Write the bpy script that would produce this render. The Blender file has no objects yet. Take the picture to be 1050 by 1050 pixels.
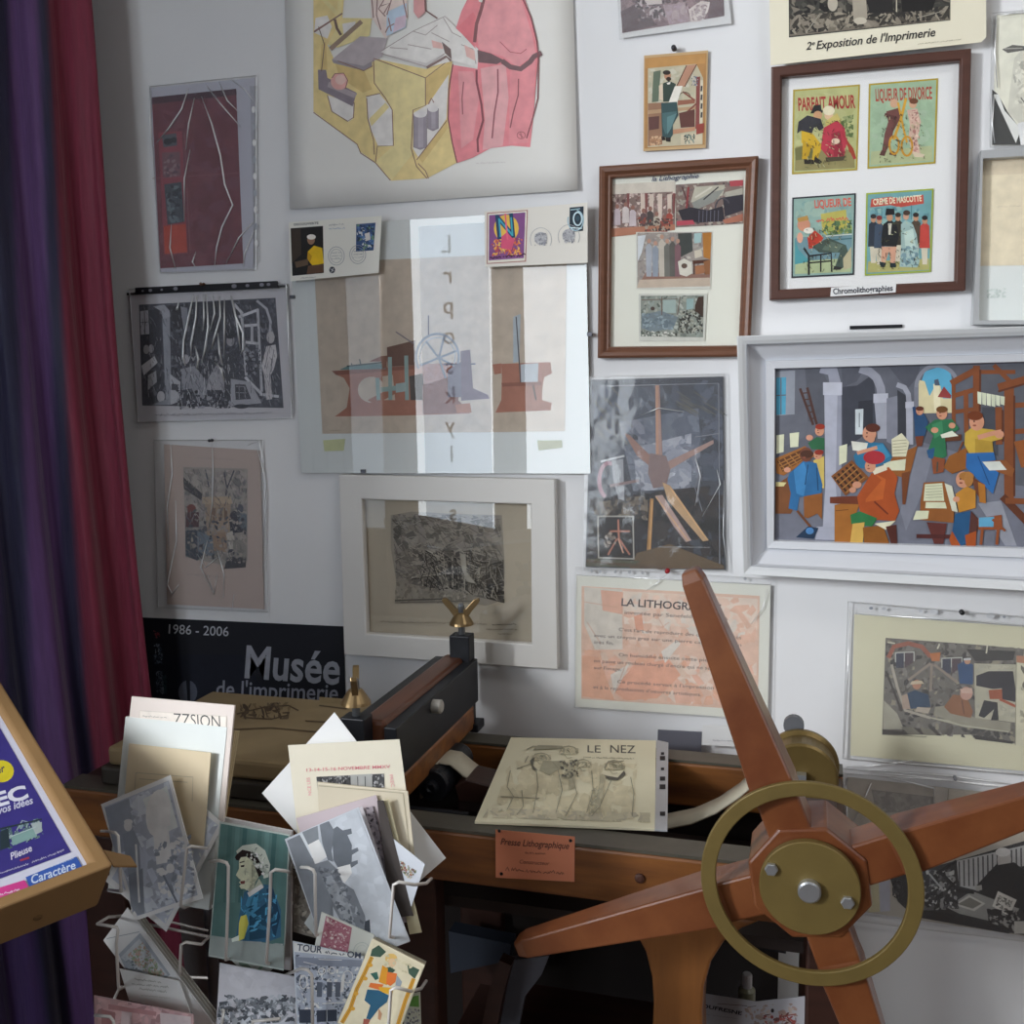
import bpy, math, random
from mathutils import Vector, Matrix

# ------------------------------------------------------------------ camera, world, lights, exposure
SC = bpy.context.scene
COL = SC.collection
YAW, PIT, ROL, FPX = math.radians(16.3), math.radians(7.55), math.radians(-0.955), 1050.0
CAM = Vector((0.0, -1.62, 1.5))
cy, sy, cp, sp, cr, sr = math.cos(YAW), math.sin(YAW), math.cos(PIT), math.sin(PIT), math.cos(ROL), math.sin(ROL)
_Ry = Matrix(((cy, 0, sy), (0, 1, 0), (-sy, 0, cy)))
_Rp = Matrix(((1, 0, 0), (0, cp, -sp), (0, sp, cp)))
_Rr = Matrix(((cr, -sr, 0), (sr, cr, 0), (0, 0, 1)))
_M = _Rr @ _Rp @ _Ry                       # rows: camera right, down, forward in (x, down, depth)
def _w(v): return Vector((v[0], v[2], -v[1]))
C_R, C_D, C_F = _w(_M[0]), _w(_M[1]), _w(_M[2])
cam = bpy.data.cameras.new('camera')
cam.sensor_width = 36.0
cam.lens = 36.0 * FPX / 1050.0
cam.clip_start = 0.02
camo = bpy.data.objects.new('camera', cam)
COL.objects.link(camo)
mm = Matrix.Identity(4)
for i in range(3):
    mm[i][0], mm[i][1], mm[i][2], mm[i][3] = C_R[i], -C_D[i], -C_F[i], CAM[i]
camo.matrix_world = mm
SC.camera = camo

W = bpy.data.worlds.new('sky')
SC.world = W
W.use_nodes = True
_bg = W.node_tree.nodes['Background']
_bg.inputs[0].default_value = (0.75, 0.86, 1.0, 1)
_bg.inputs[1].default_value = 1.0

def area(name, loc, rot, sx, sz, power, col):
    l = bpy.data.lights.new(name, 'AREA')
    l.shape = 'RECTANGLE'
    l.size, l.size_y, l.energy, l.color = sx, sz, power, col
    o = bpy.data.objects.new(name, l)
    o.location = loc
    o.rotation_euler = rot
    COL.objects.link(o)
    return o
# daylight outside the shop window, plus a fill light at an added right window
area('window_daylight', (-1.35, -3.02, 1.70), (math.radians(90), 0, 0), 1.1, 1.96, 27, (0.90, 0.96, 1.0))
area('street_window_daylight', (-2.51, -3.02, 2.24), (math.radians(90), 0, 0), .62, .80, 130, (0.95, 0.98, 1.0))
area('right_fill_light', (1.85, -3.02, 1.75), (math.radians(90), 0, 0), 1.0, 1.6, 11, (0.92, 0.97, 1.0))  # fill light, added to brighten the room from the front right
# the ceiling panel of the room, behind and to the right of the camera
area('ceiling_panel_light', (1.20, -1.10, 2.84), (0, 0, 0), 1.15, 0.55, 12, (1.0, 0.985, 0.95))

vs = SC.view_settings
vs.view_transform = 'Standard'
vs.look = 'None'
vs.exposure = 0.0
vs.gamma = 1.0
vs.use_curve_mapping = False

# ------------------------------------------------------------------ geometry of the view -> the place
def ray(px, py):
    return (C_R * ((px - 525) / FPX) + C_D * ((py - 525) / FPX) + C_F)
class Pl:
    """a plane in the room; hit() finds the point of it that the photograph shows at a pixel"""
    def __init__(s, o, n):
        s.o, s.n = Vector(o), Vector(n).normalized()
        if s.n.dot(CAM - s.o) < 0: s.n = -s.n
    def hit(s, px, py, off=0.0):
        d = ray(px, py)
        t = (s.o + s.n * off - CAM).dot(s.n) / d.dot(s.n)
        return CAM + d * t
def WP(y): return Pl((0, y, 0), (0, -1, 0))
def P3(px, py, y): return WP(y).hit(px, py)
def PZ(px, py, z): return Pl((0, 0, z), (0, 0, 1)).hit(px, py)

# ------------------------------------------------------------------ colours and materials
KA = 1.22          # photograph's white wall -> real white paint
def lin1(c):
    c /= 255.0
    return c / 12.92 if c <= 0.04045 else ((c + 0.055) / 1.055) ** 2.4
def hexc(h): return (int(h[0:2], 16), int(h[2:4], 16), int(h[4:6], 16))
def alb(c, k=None):
    if isinstance(c, str): c = hexc(c)
    k = KA if k is None else k
    return tuple(min(0.88, max(0.004, lin1(v) * k)) for v in c) + (1.0,)

MATS = {}
def mat(name, col, rough=0.6, metal=0.0, noise=0.0, scale=20.0, stretch=(1, 1, 1), bump=0.0, k=1.0, spec=0.5, col2=None, coat=0.0):
    if name in MATS: return MATS[name]
    m = bpy.data.materials.new(name)
    m.use_nodes = True
    nt = m.node_tree
    b = nt.nodes['Principled BSDF']
    c = alb(col, k)
    b.inputs['Base Color'].default_value = c
    b.inputs['Roughness'].default_value = rough
    b.inputs['Metallic'].default_value = metal
    b.inputs['Specular IOR Level'].default_value = spec
    b.inputs['Coat Weight'].default_value = coat
    if noise or bump or col2:
        tc = nt.nodes.new('ShaderNodeTexCoord')
        mp = nt.nodes.new('ShaderNodeMapping')
        mp.inputs['Scale'].default_value = stretch
        nz = nt.nodes.new('ShaderNodeTexNoise')
        nz.inputs['Scale'].default_value = scale
        nz.inputs['Detail'].default_value = 6
        nz.inputs['Roughness'].default_value = 0.6
        nt.links.new(tc.outputs['Object'], mp.inputs[0])
        nt.links.new(mp.outputs[0], nz.inputs['Vector'])
        if noise or col2:
            rp = nt.nodes.new('ShaderNodeValToRGB')
            rp.color_ramp.elements[0].position = 0.3
            rp.color_ramp.elements[1].position = 0.7
            lo = alb(col2, k) if col2 else tuple(v * (1 - noise) for v in c[:3]) + (1,)
            hi = c if col2 else tuple(min(.9, v * (1 + noise)) for v in c[:3]) + (1,)
            rp.color_ramp.elements[0].color = lo
            rp.color_ramp.elements[1].color = hi
            nt.links.new(nz.outputs['Fac'], rp.inputs[0])
            nt.links.new(rp.outputs[0], b.inputs['Base Color'])
        if bump:
            bp = nt.nodes.new('ShaderNodeBump')
            bp.inputs['Strength'].default_value = bump
            bp.inputs['Distance'].default_value = 0.002
            nt.links.new(nz.outputs['Fac'], bp.inputs['Height'])
            nt.links.new(bp.outputs[0], b.inputs['Normal'])
    MATS[name] = m
    return m
def artmat(name, rough, var=0.07, scale=90.0, sheen=0.0, stretch=(1, 1, 1), bump=0.0):
    m = bpy.data.materials.new(name)
    m.use_nodes = True
    nt = m.node_tree
    b = nt.nodes['Principled BSDF']
    at = nt.nodes.new('ShaderNodeAttribute')
    at.attribute_name = 'Col'
    tc = nt.nodes.new('ShaderNodeTexCoord')
    mp = nt.nodes.new('ShaderNodeMapping')
    mp.inputs['Scale'].default_value = stretch
    nz = nt.nodes.new('ShaderNodeTexNoise')
    nz.inputs['Scale'].default_value = scale
    nz.inputs['Detail'].default_value = 5
    mr = nt.nodes.new('ShaderNodeMapRange')
    mr.inputs['From Min'].default_value = 0.25
    mr.inputs['From Max'].default_value = 0.75
    mr.inputs['To Min'].default_value = 1 - var
    mr.inputs['To Max'].default_value = 1 + var
    mx = nt.nodes.new('ShaderNodeVectorMath')
    mx.operation = 'SCALE'
    nt.links.new(tc.outputs['Object'], mp.inputs[0])
    nt.links.new(mp.outputs[0], nz.inputs['Vector'])
    nt.links.new(nz.outputs['Fac'], mr.inputs[0])
    nt.links.new(at.outputs['Color'], mx.inputs[0])
    nt.links.new(mr.outputs[0], mx.inputs['Scale'])
    nt.links.new(mx.outputs[0], b.inputs['Base Color'])
    b.inputs['Roughness'].default_value = rough
    b.inputs['Specular IOR Level'].default_value = 0.35
    b.inputs['Sheen Weight'].default_value = sheen
    if bump:
        bp = nt.nodes.new('ShaderNodeBump')
        bp.inputs['Strength'].default_value = bump
        bp.inputs['Distance'].default_value = 0.004
        nt.links.new(nz.outputs['Fac'], bp.inputs['Height'])
        nt.links.new(bp.outputs[0], b.inputs['Normal'])
    MATS[name] = m
    return m
def clearmat(name, refl, rough, bump=0.0, scale=25.0, tint=(1, 1, 1), milk=0.0):
    m = bpy.data.materials.new(name)
    m.use_nodes = True
    nt = m.node_tree
    nt.nodes.remove(nt.nodes['Principled BSDF'])
    out = nt.nodes['Material Output']
    tr = nt.nodes.new('ShaderNodeBsdfTransparent')
    tr.inputs[0].default_value = tint + (1,)
    gl = nt.nodes.new('ShaderNodeBsdfGlossy')
    gl.inputs['Roughness'].default_value = rough
    gl.inputs['Color'].default_value = (1, 1, 1, 1)
    lw = nt.nodes.new('ShaderNodeLayerWeight')
    lw.inputs[0].default_value = 0.5
    pw = nt.nodes.new('ShaderNodeMath')
    pw.operation = 'POWER'
    pw.inputs[1].default_value = 5.0
    nt.links.new(lw.outputs['Facing'], pw.inputs[0])
    mu = nt.nodes.new('ShaderNodeMath')          # Schlick: the same from both faces of the sheet
    mu.operation = 'MULTIPLY_ADD'
    mu.use_clamp = True
    mu.inputs[1].default_value = 1 - refl
    mu.inputs[2].default_value = refl
    nt.links.new(pw.outputs[0], mu.inputs[0])
    mx = nt.nodes.new('ShaderNodeMixShader')
    nt.links.new(mu.outputs[0], mx.inputs[0])
    nt.links.new(gl.outputs[0], mx.inputs[2])
    if milk:
        df = nt.nodes.new('ShaderNodeBsdfDiffuse')
        df.inputs[0].default_value = (.85, .87, .9, 1)
        m2 = nt.nodes.new('ShaderNodeMixShader')
        m2.inputs[0].default_value = milk
        nt.links.new(tr.outputs[0], m2.inputs[1])
        nt.links.new(df.outputs[0], m2.inputs[2])
        nt.links.new(m2.outputs[0], mx.inputs[1])
    else:
        nt.links.new(tr.outputs[0], mx.inputs[1])
    nt.links.new(mx.outputs[0], out.inputs[0])
    if bump:
        tc = nt.nodes.new('ShaderNodeTexCoord')
        nz = nt.nodes.new('ShaderNodeTexNoise')
        nz.inputs['Scale'].default_value = scale
        nz.inputs['Detail'].default_value = 2
        bp = nt.nodes.new('ShaderNodeBump')
        bp.inputs['Strength'].default_value = bump
        bp.inputs['Distance'].default_value = 0.01
        nt.links.new(tc.outputs['Object'], nz.inputs['Vector'])
        nt.links.new(nz.outputs['Fac'], bp.inputs['Height'])
        nt.links.new(bp.outputs[0], gl.inputs['Normal'])
    MATS[name] = m
    return m
ART = artmat('printed_paper', 0.65, 0.11, 55.0)
ARTG = artmat('glossy_print', 0.25, 0.11, 55.0)
ARTN = artmat('mottled_print', 0.6, 0.22, 160.0)
GLASS = clearmat('picture_glass', 0.045, 0.0)
PLASTIC = clearmat('clear_plastic', 0.05, 0.12, 0.25, 22.0, (.99, .99, .99), 0.065)
CREASE = clearmat('creased_plastic', 0.5, 0.3, 0.0, 1, (.97, .97, .98), 0.55)

# ------------------------------------------------------------------ mesh building
class MB:
    def __init__(s): s.v, s.f = [], []
    def add(s, vs_, fs):
        b = len(s.v)
        s.v += [Vector(p) for p in vs_]
        s.f += [tuple(i + b for i in f) for f in fs]
        return s
    def box(s, a, b):
        (x0, y0, z0), (x1, y1, z1) = a, b
        return s.add([(x0, y0, z0), (x1, y0, z0), (x1, y1, z0), (x0, y1, z0), (x0, y0, z1), (x1, y0, z1), (x1, y1, z1), (x0, y1, z1)],
                     [(3, 2, 1, 0), (4, 5, 6, 7), (0, 1, 5, 4), (1, 2, 6, 5), (2, 3, 7, 6), (3, 0, 4, 7)])
    def prism(s, pts, vec):
        n = len(pts)
        vec = Vector(vec)
        p = [Vector(q) for q in pts]
        return s.add(p + [q + vec for q in p], [tuple(range(n)), tuple(reversed(range(n, 2 * n)))] +
                     [(i, i + n, (i + 1) % n + n, (i + 1) % n) for i in range(n)])
    def loft(s, a, b):
        n = len(a)
        return s.add(list(a) + list(b), [tuple(range(n)), tuple(reversed(range(n, 2 * n)))] + [(i, i + n, (i + 1) % n + n, (i + 1) % n) for i in range(n)])
    def tube(s, pts, r, seg=8, closed=False):
        P = [Vector(p) for p in pts]
        n = len(P)
        rr = r if isinstance(r, (list, tuple)) else [r] * n
        rings = []
        ref = None
        for i in range(n):
            a = P[i - 1] if (i > 0 or closed) else P[i]
            c = P[(i + 1) % n] if (i < n - 1 or closed) else P[i]
            t = (c - a).normalized()
            if ref is None or abs(ref.dot(t)) > 0.98:
                ref = Vector((0, 0, 1)) if abs(t.z) < 0.9 else Vector((1, 0, 0))
            u = t.cross(ref).normalized()
            w = u.cross(t).normalized()
            ref = w
            rings.append([P[i] + (u * math.cos(2 * math.pi * k / seg) + w * math.sin(2 * math.pi * k / seg)) * rr[i] for k in range(seg)])
        vs_ = [p for g in rings for p in g]
        fs = []
        for i in range(n if closed else n - 1):
            j = (i + 1) % n
            for k in range(seg):
                k2 = (k + 1) % seg
                fs.append((i * seg + k, i * seg + k2, j * seg + k2, j * seg + k))
        if not closed:
            fs += [tuple(reversed(range(seg))), tuple(range((n - 1) * seg, n * seg))]
        return s.add(vs_, fs)
    def lathe(s, prof, o, axis, seg=32, closed=False):
        """prof: (radius, height along axis)"""
        o, a = Vector(o), Vector(axis).normalized()
        u = a.cross(Vector((0, 0, 1)) if abs(a.z) < 0.9 else Vector((1, 0, 0))).normalized()
        w = a.cross(u)
        n = len(prof)
        vs_ = [o + a * h + (u * math.cos(2 * math.pi * k / seg) + w * math.sin(2 * math.pi * k / seg)) * r for (r, h) in prof for k in range(seg)]
        fs = []
        for i in range(n if closed else n - 1):
            j = (i + 1) % n
            for k in range(seg):
                k2 = (k + 1) % seg
                fs.append((i * seg + k, i * seg + k2, j * seg + k2, j * seg + k))
        if not closed:
            fs += [tuple(reversed(range(seg))), tuple(range((n - 1) * seg, n * seg))]
        return s.add(vs_, fs)
    def frame(s, outer, inner, prof, n):
        """picture moulding: prof = (0 outer .. 1 inner, height along n)"""
        loops = [[o.lerp(i, t) + n * h for o, i in zip(outer, inner)] for t, h in prof]
        L = len(loops)
        vs_ = [p for l in loops for p in l]
        fs = []
        for a in range(L):
            b = (a + 1) % L
            for k in range(4):
                k2 = (k + 1) % 4
                fs.append((a * 4 + k, a * 4 + k2, b * 4 + k2, b * 4 + k))
        return s.add(vs_, fs)
    def grid(s, fn, nu, nv):
        vs_ = [fn(i / nu, j / nv) for j in range(nv + 1) for i in range(nu + 1)]
        fs = [(j * (nu + 1) + i, j * (nu + 1) + i + 1, (j + 1) * (nu + 1) + i + 1, (j + 1) * (nu + 1) + i) for j in range(nv) for i in range(nu)]
        return s.add(vs_, fs)
    def build(s, name, m, parent=None, bevel=0.0, smooth=False, cols=None, seg=2):
        me = bpy.data.meshes.new(name)
        base = base_of(parent) if parent else sum(s.v, Vector()) / len(s.v)
        me.from_pydata([tuple(p - base) for p in s.v], [], s.f)
        me.materials.append(m)
        o = bpy.data.objects.new(name, me)
        COL.objects.link(o)
        if parent: o.parent = parent
        else: o.location = base
        if cols:
            ca = me.color_attributes.new('Col', 'FLOAT_COLOR', 'CORNER')
            buf = []
            for p, c in zip(me.polygons, cols): buf += list(c) * len(p.vertices)
            ca.data.foreach_set('color', buf)
        else:
            me.validate()
        if smooth: me.shade_smooth()
        if not cols:
            import bmesh
            bm = bmesh.new(); bm.from_mesh(me)
            bmesh.ops.recalc_face_normals(bm, faces=bm.faces)
            bm.to_mesh(me); bm.free()
        if bevel:
            md = o.modifiers.new('bevel', 'BEVEL')
            md.width = bevel; md.segments = seg; md.limit_method = 'ANGLE'; md.angle_limit = math.radians(40)
            md.harden_normals = False
        o['base'] = list(base) if not parent else list(base)
        return o
def base_of(o):
    return Vector(o['base'])
def tag(o, label, cat, group=None):
    o['label'] = label; o['category'] = cat
    if group: o['group'] = group
    return o
def thing(name, loc, label, cat, group=None):
    o = bpy.data.objects.new(name, None)
    o.empty_display_size = 0.02
    COL.objects.link(o)
    o.location = loc
    o['base'] = list(loc)
    return tag(o, label, cat, group)
def struct(o, kind='structure'):
    o['kind'] = kind
    return o

# ------------------------------------------------------------------ printed matter, drawn in shapes of flat colour
def text_mesh(s, bold=0.0, shear=0.0, spacing=1.0):
    c = bpy.data.curves.new('lettering', 'FONT')
    c.body = s; c.offset = bold; c.shear = shear; c.space_character = spacing
    c.resolution_u = 3
    o = bpy.data.objects.new('lettering', c)
    COL.objects.link(o)
    dg = bpy.context.evaluated_depsgraph_get()
    me = bpy.data.meshes.new_from_object(o.evaluated_get(dg))
    vv = [v.co.copy() for v in me.vertices]
    ff = [tuple(p.vertices) for p in me.polygons]
    bpy.data.objects.remove(o); bpy.data.curves.remove(c); bpy.data.meshes.remove(me)
    return vv, ff
class Art:
    STEP = 1.2e-5
    MSTEP = 3e-6
    def __init__(s, plane, ox=0, oy=0, sc=1.0, off=0.0004, k=None, seed=1, wash=0.0):
        s.wash = wash
        s.pl, s.ox, s.oy, s.sc, s.off, s.k = plane, ox, oy, sc, off, k
        s.v, s.f, s.c = [], [], []
        s.r = random.Random(seed)
    def T(s, ox, oy, sc): s.ox, s.oy, s.sc = ox, oy, sc; return s
    def h(s, x, y): return s.pl.hit(s.ox + x / s.sc, s.oy + y / s.sc, s.off)
    def face(s, pts, col, up=True):
        b = len(s.v)
        s.v += pts
        s.f.append(tuple(range(b, b + len(pts))))
        s.c.append(s.tone(col))
        if up: s.off += s.STEP
    def tone(s, col):
        c = hexc(col)
        return alb(tuple(v + (w - v) * s.wash for v, w in zip(c, (206, 200, 196))), s.k)
    def p(s, col, *xy):
        s.face([s.h(xy[i], xy[i + 1]) for i in range(0, len(xy), 2)], col)
        return s
    def e(s, col, x, y, rx, ry=None, rot=0, n=18):
        ry = rx if ry is None else ry
        c, q = math.cos(rot), math.sin(rot)
        pts = []
        for i in range(n):
            a = 2 * math.pi * i / n
            dx, dy = rx * math.cos(a), ry * math.sin(a)
            pts.append(s.h(x + dx * c - dy * q, y + dx * q + dy * c))
        s.face(pts, col)
        return s
    def l(s, col, w, *xy, taper=False):
        P = [Vector((xy[i], xy[i + 1])) for i in range(0, len(xy), 2)]
        n = len(P)
        L, R = [], []
        for i in range(n):
            a, b = P[max(0, i - 1)], P[min(n - 1, i + 1)]
            d = (b - a)
            d = d.normalized() if d.length > 1e-6 else Vector((1, 0))
            q = Vector((-d.y, d.x)) * (w / 2 * ((1 - .7 * i / (n - 1)) if taper else 1))
            L.append(P[i] + q); R.append(P[i] - q)
        for i in range(n - 1):
            s.face([s.h(*L[i]), s.h(*L[i + 1]), s.h(*R[i + 1]), s.h(*R[i])], col, False)
        s.off += s.STEP
        return s
    def ring(s, col, w, x, y, rx, ry=None, n=24, a0=0, a1=360):
        ry = rx if ry is None else ry
        xy = []
        for i in range(n + 1):
            a = math.radians(a0 + (a1 - a0) * i / n)
            xy += [x + rx * math.cos(a), y + ry * math.sin(a)]
        return s.l(col, w, *xy)
    def t(s, txt, x0, y0, x1, y1, h, col, bold=0.0, shear=0.0, spacing=1.0):
        """text whose baseline runs from (x0,y0) to (x1,y1) with capitals h high"""
        vv, ff = text_mesh(txt, bold, shear, spacing)
        if not vv: return s
        A, B = s.h(x0, y0), s.h(x1, y1)
        dx, dy = x1 - x0, y1 - y0
        L = math.hypot(dx, dy)
        up = s.h(x0 + dy / L * h, y0 - dx / L * h) - A
        xm, xM = min(v.x for v in vv), max(v.x for v in vv)
        ex = (B - A) / (xM - xm)
        ey = up / 0.70
        b = len(s.v)
        s.v += [A + ex * (v.x - xm) + ey * v.y for v in vv]
        s.f += [tuple(i + b for i in f) for f in ff]
        s.c += [alb(col, s.k)] * len(ff)
        s.off += s.STEP
        return s
    def m(s, quad, cols, n, smin, smax, asp=1.6):
        """mottle: n irregular blots of the given colours over a quad (x,y x4)"""
        q = [Vector((quad[i], quad[i + 1])) for i in range(0, 8, 2)]
        n = int(n * 2.2); smin *= .58; smax *= .62
        base, layers, top = s.off, [], 0
        for i in range(n):
            u, v = s.r.random(), s.r.random()
            rr = s.r.uniform(smin, smax)
            a0 = s.r.uniform(0, 6.28)
            k = s.r.randint(4, 6)
            ax, ay = rr * s.r.uniform(1, asp), rr / s.r.uniform(1, asp)
            rot = s.r.uniform(0, 3.14)
            pts = []
            for j in range(k):
                a = a0 + 6.283 * j / k + s.r.uniform(-.3, .3)
                dx, dy = ax * math.cos(a), ay * math.sin(a)
                X = dx * math.cos(rot) - dy * math.sin(rot); Y = dx * math.sin(rot) + dy * math.cos(rot)
                p = q[0].lerp(q[1], u).lerp(q[3].lerp(q[2], u), v) + Vector((X, Y))
                pts.append(s._clamp(p, q))
            ctr = sum(pts, Vector((0, 0))) / k
            rad = max((p - ctr).length for p in pts) + .4
            for L, used in enumerate(layers):       # blots that touch lie on different layers of ink
                if all((c - ctr).length_squared > (r + rad) ** 2 for c, r in used): break
            else:
                L = len(layers); layers.append([])
            layers[L].append((ctr, rad))
            s.off = base + (L + 1) * 6e-6
            s.face([s.h(*p) for p in pts], cols[s.r.randrange(len(cols))], False)
        s.off = base + (len(layers) + 2) * 6e-6
        return s
    def _clamp(s, p, q):
        c = (q[0] + q[1] + q[2] + q[3]) / 4
        for _ in range(2):
            for i in range(4):
                a, b = q[i], q[(i + 1) % 4]
                e = b - a
                nrm = Vector((-e.y, e.x)).normalized()
                if nrm.dot(c - a) < 0: nrm = -nrm
                d = nrm.dot(p - a)
                if d < 0: p = p - nrm * d
        return p
    def lines(s, col, x0, y0, x1, y1, h, n, frac=(.7, 1), w=1.0):
        """handwriting-like broken line of small strokes"""
        x = 0.0
        L = math.hypot(x1 - x0, y1 - y0)
        dx, dy = (x1 - x0) / L, (y1 - y0) / L
        while x < L:
            st = s.r.uniform(.3, 1) * h
            s.l(col, w, x0 + dx * x, y0 + dy * x - s.r.uniform(0, h * .5), x0 + dx * (x + st * .5), y0 + dy * (x + st * .5) - s.r.uniform(.3 * h, h), x0 + dx * (x + st), y0 + dy * (x + st) - s.r.uniform(0, h * .4))
            s.off -= s.STEP - s.MSTEP
            x += st * s.r.choice([1, 1, 1.1, 1.6])
        s.off += s.STEP
        return s
    def hatch(s, quad, cols, n, l0, l1, w, ang, da=.25):
        """engraver's strokes over a quad"""
        q = [Vector((quad[i], quad[i + 1])) for i in range(0, 8, 2)]
        for i in range(n):
            u, v = s.r.random(), s.r.random()
            p = q[0].lerp(q[1], u).lerp(q[3].lerp(q[2], u), v)
            a, L = ang + s.r.uniform(-da, da), s.r.uniform(l0, l1) / 2
            d = Vector((math.cos(a), math.sin(a))) * L
            A, B = s._clamp(p - d, q), s._clamp(p + d, q)
            if (B - A).length < 1: continue
            o = s.off
            s.l(cols[s.r.randrange(len(cols))], w, A.x, A.y, B.x, B.y)
            s.off = o + 3e-6
        return s
    def piece(s, name, parent, m=None):
        o = s.build(name, parent, m)
        s.v, s.f, s.c = [], [], []
        return o
    def build(s, name, parent, m=None):
        b = MB(); b.v, b.f = s.v, s.f
        return b.build(name, m or ART, parent, cols=s.c)

def quad_pts(pl, q, off=0.0): return [pl.hit(q[i], q[i + 1], off) for i in range(0, len(q), 2)]
def Z(ox, oy, sc, *xy):
    r = []
    for i in range(0, len(xy), 2): r += [ox + xy[i] / sc, oy + xy[i + 1] / sc]
    return r
def sheet(name, pl, q, m, parent=None, thick=0.0006, off=0.0):
    p = quad_pts(pl, q, off)
    return MB().prism(p, -pl.n * thick).build(name, m, parent)
PAPER = mat('white_paper', 'ffffff', 0.7, k=0.80, noise=.02, scale=30)
CREAM = mat('cream_paper', 'e8e0c0', 0.7, k=1.0, noise=.03, scale=25)
BEIGE = mat('beige_paper', 'd8c8ae', 0.7, k=1.0, noise=.03, scale=25)
def pin(px, py, y, col, label, r=0.004):
    c = P3(px, py, y)
    t = thing('push_pin', c, label, 'pin')
    mm_ = mat('pin_' + col, col, 0.3, k=1.0)
    MB().lathe([(r * .8, -.001), (r, .002), (r * .55, .004), (r * .55, .008), (r * .95, .0095), (r * .8, .011)], c, (0, -1, 0), 14).build('head', mm_, t, smooth=True)
    MB().lathe([(.0005, -.0068), (.0005, .001)], c, (0, -1, 0), 6).build('needle', mat('steel_pin', 'c0c0c4', .3, 1), t)
    return t
def sleeve(parent, pl, q, off=0.0015, creases=(), wav=0.0008, nu=14, nv=14, seed=3, wid=0.0006, name='plastic_sleeve'):
    """clear plastic pocket: wavy front film, welded edges and sharp creases"""
    rr = random.Random(seed)
    c = quad_pts(pl, q, off)
    ph = [rr.uniform(0, 6) for _ in range(6)]
    def fn(u, v):
        p = c[0].lerp(c[1], u).lerp(c[3].lerp(c[2], u), v)
        w = math.sin(u * 9 + v * 4 + ph[0]) + math.sin(v * 11 - u * 5 + ph[1]) + .6 * math.sin(u * 23 + ph[2] + v * 9)
        return p + pl.n * (wav * (w + 2.6) * .5)
    film = MB().grid(fn, nu, nv).build(name, PLASTIC, parent, smooth=True)
    e = MB()
    for i in range(4):
        e.tube([c[i], c[(i + 1) % 4]], wid * .6, 5)
    e.build('welded_edge', CREASE, film)
    if creases:
        for cr_ in creases:
            e = MB()
            e.tube([pl.hit(cr_[i], cr_[i + 1], off + wav * 2.0) for i in range(0, len(cr_), 2)], [wid * (1 if 0 < i < len(cr_) // 2 - 1 else .4) for i in range(len(cr_) // 2)], 6)
            e.build('crease', CREASE, film, smooth=True)
    return film
# ================================================================== the room
WALLW = mat('white_wall_paint', 'f4f4f6', 0.75, k=0.88, noise=.015, scale=6, bump=.04)
X0, X1, Y0, ZC = -3.3, 2.5, -2.9, 2.9
WALLB = mat('panelled_wall', '6e5a4c', 0.7, k=1.0, noise=.15, scale=5)
def wallbox(name, a, b, m=WALLW): return struct(MB().box(a, b).build(name, m))
wallbox('wall_back', (X0, 0, 0), (X1, .1, ZC))
wallbox('wall_left', (X0 - .1, Y0, 0), (X0, 0, ZC), WALLB)
wallbox('light_block_wall', (-1.72, -1.62, 0), (-1.62, 0, ZC), WALLB)  # unseen pier, added to stop light leaking behind the curtain
# wall with the shop window behind the viewer: four pieces of masonry round one opening
WX0, WX1, WZ0, WZ1 = -3.0, -.80, 0.72, 2.68
m = MB()
VX0, VX1, VZ0, VZ1 = 1.35, 2.35, .95, 2.55  # opening for the added fill window
m.box((X0, Y0 - .1, 0), (WX0, Y0, ZC)); m.box((WX1, Y0 - .1, 0), (VX0, Y0, ZC)); m.box((VX1, Y0 - .1, 0), (X1, Y0, ZC))
m.box((VX0, Y0 - .1, 0), (VX1, Y0, VZ0)); m.box((VX0, Y0 - .1, VZ1), (VX1, Y0, ZC))
m.box((WX0, Y0 - .1, 0), (WX1, Y0, WZ0)); m.box((WX0, Y0 - .1, WZ1), (WX1, Y0, ZC))
struct(m.build('wall_front', WALLB))
wallbox('wall_right', (X1, Y0, 0), (X1 + .1, 0, ZC), WALLB)
struct(MB().box((X0, Y0, -.1), (X1, 0, 0)).build('floor', mat('floor_boards', '5c4636', .5, k=1, noise=.15, scale=4)))
struct(MB().box((X0, Y0, ZC), (X1, 0, ZC + .1)).build('ceiling', mat('ceiling_paint', 'd0cec8', .8, k=.8)))
struct(MB().box((X0, -.012, 0), (X1, 0, .09)).build('baseboard_back', mat('baseboard_paint', 'dcdcdc', .5, k=.8)))
FRW = mat('window_frame_paint', '6a5a4c', .4, k=1)
m = MB()
for x in (WX0 + .03, -1.92, WX1 - .03): m.box((x - .03, Y0 - .07, WZ0), (x + .03, Y0 - .02, WZ1))
for z in (WZ0 + .03, WZ1 - .03): m.box((WX0, Y0 - .07, z - .03), (WX1, Y0 - .02, z + .03))
struct(m.build('window_1', FRW))
m = MB()
for x in (VX0 + .03, 1.85, VX1 - .03): m.box((x - .03, Y0 - .07, VZ0), (x + .03, Y0 - .02, VZ1))
for z in (VZ0 + .03, VZ1 - .03): m.box((VX0, Y0 - .07, z - .03), (VX1, Y0 - .02, z + .03))
struct(m.build('fill_window', FRW))  # unseen window, added to hold the right fill light
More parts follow.
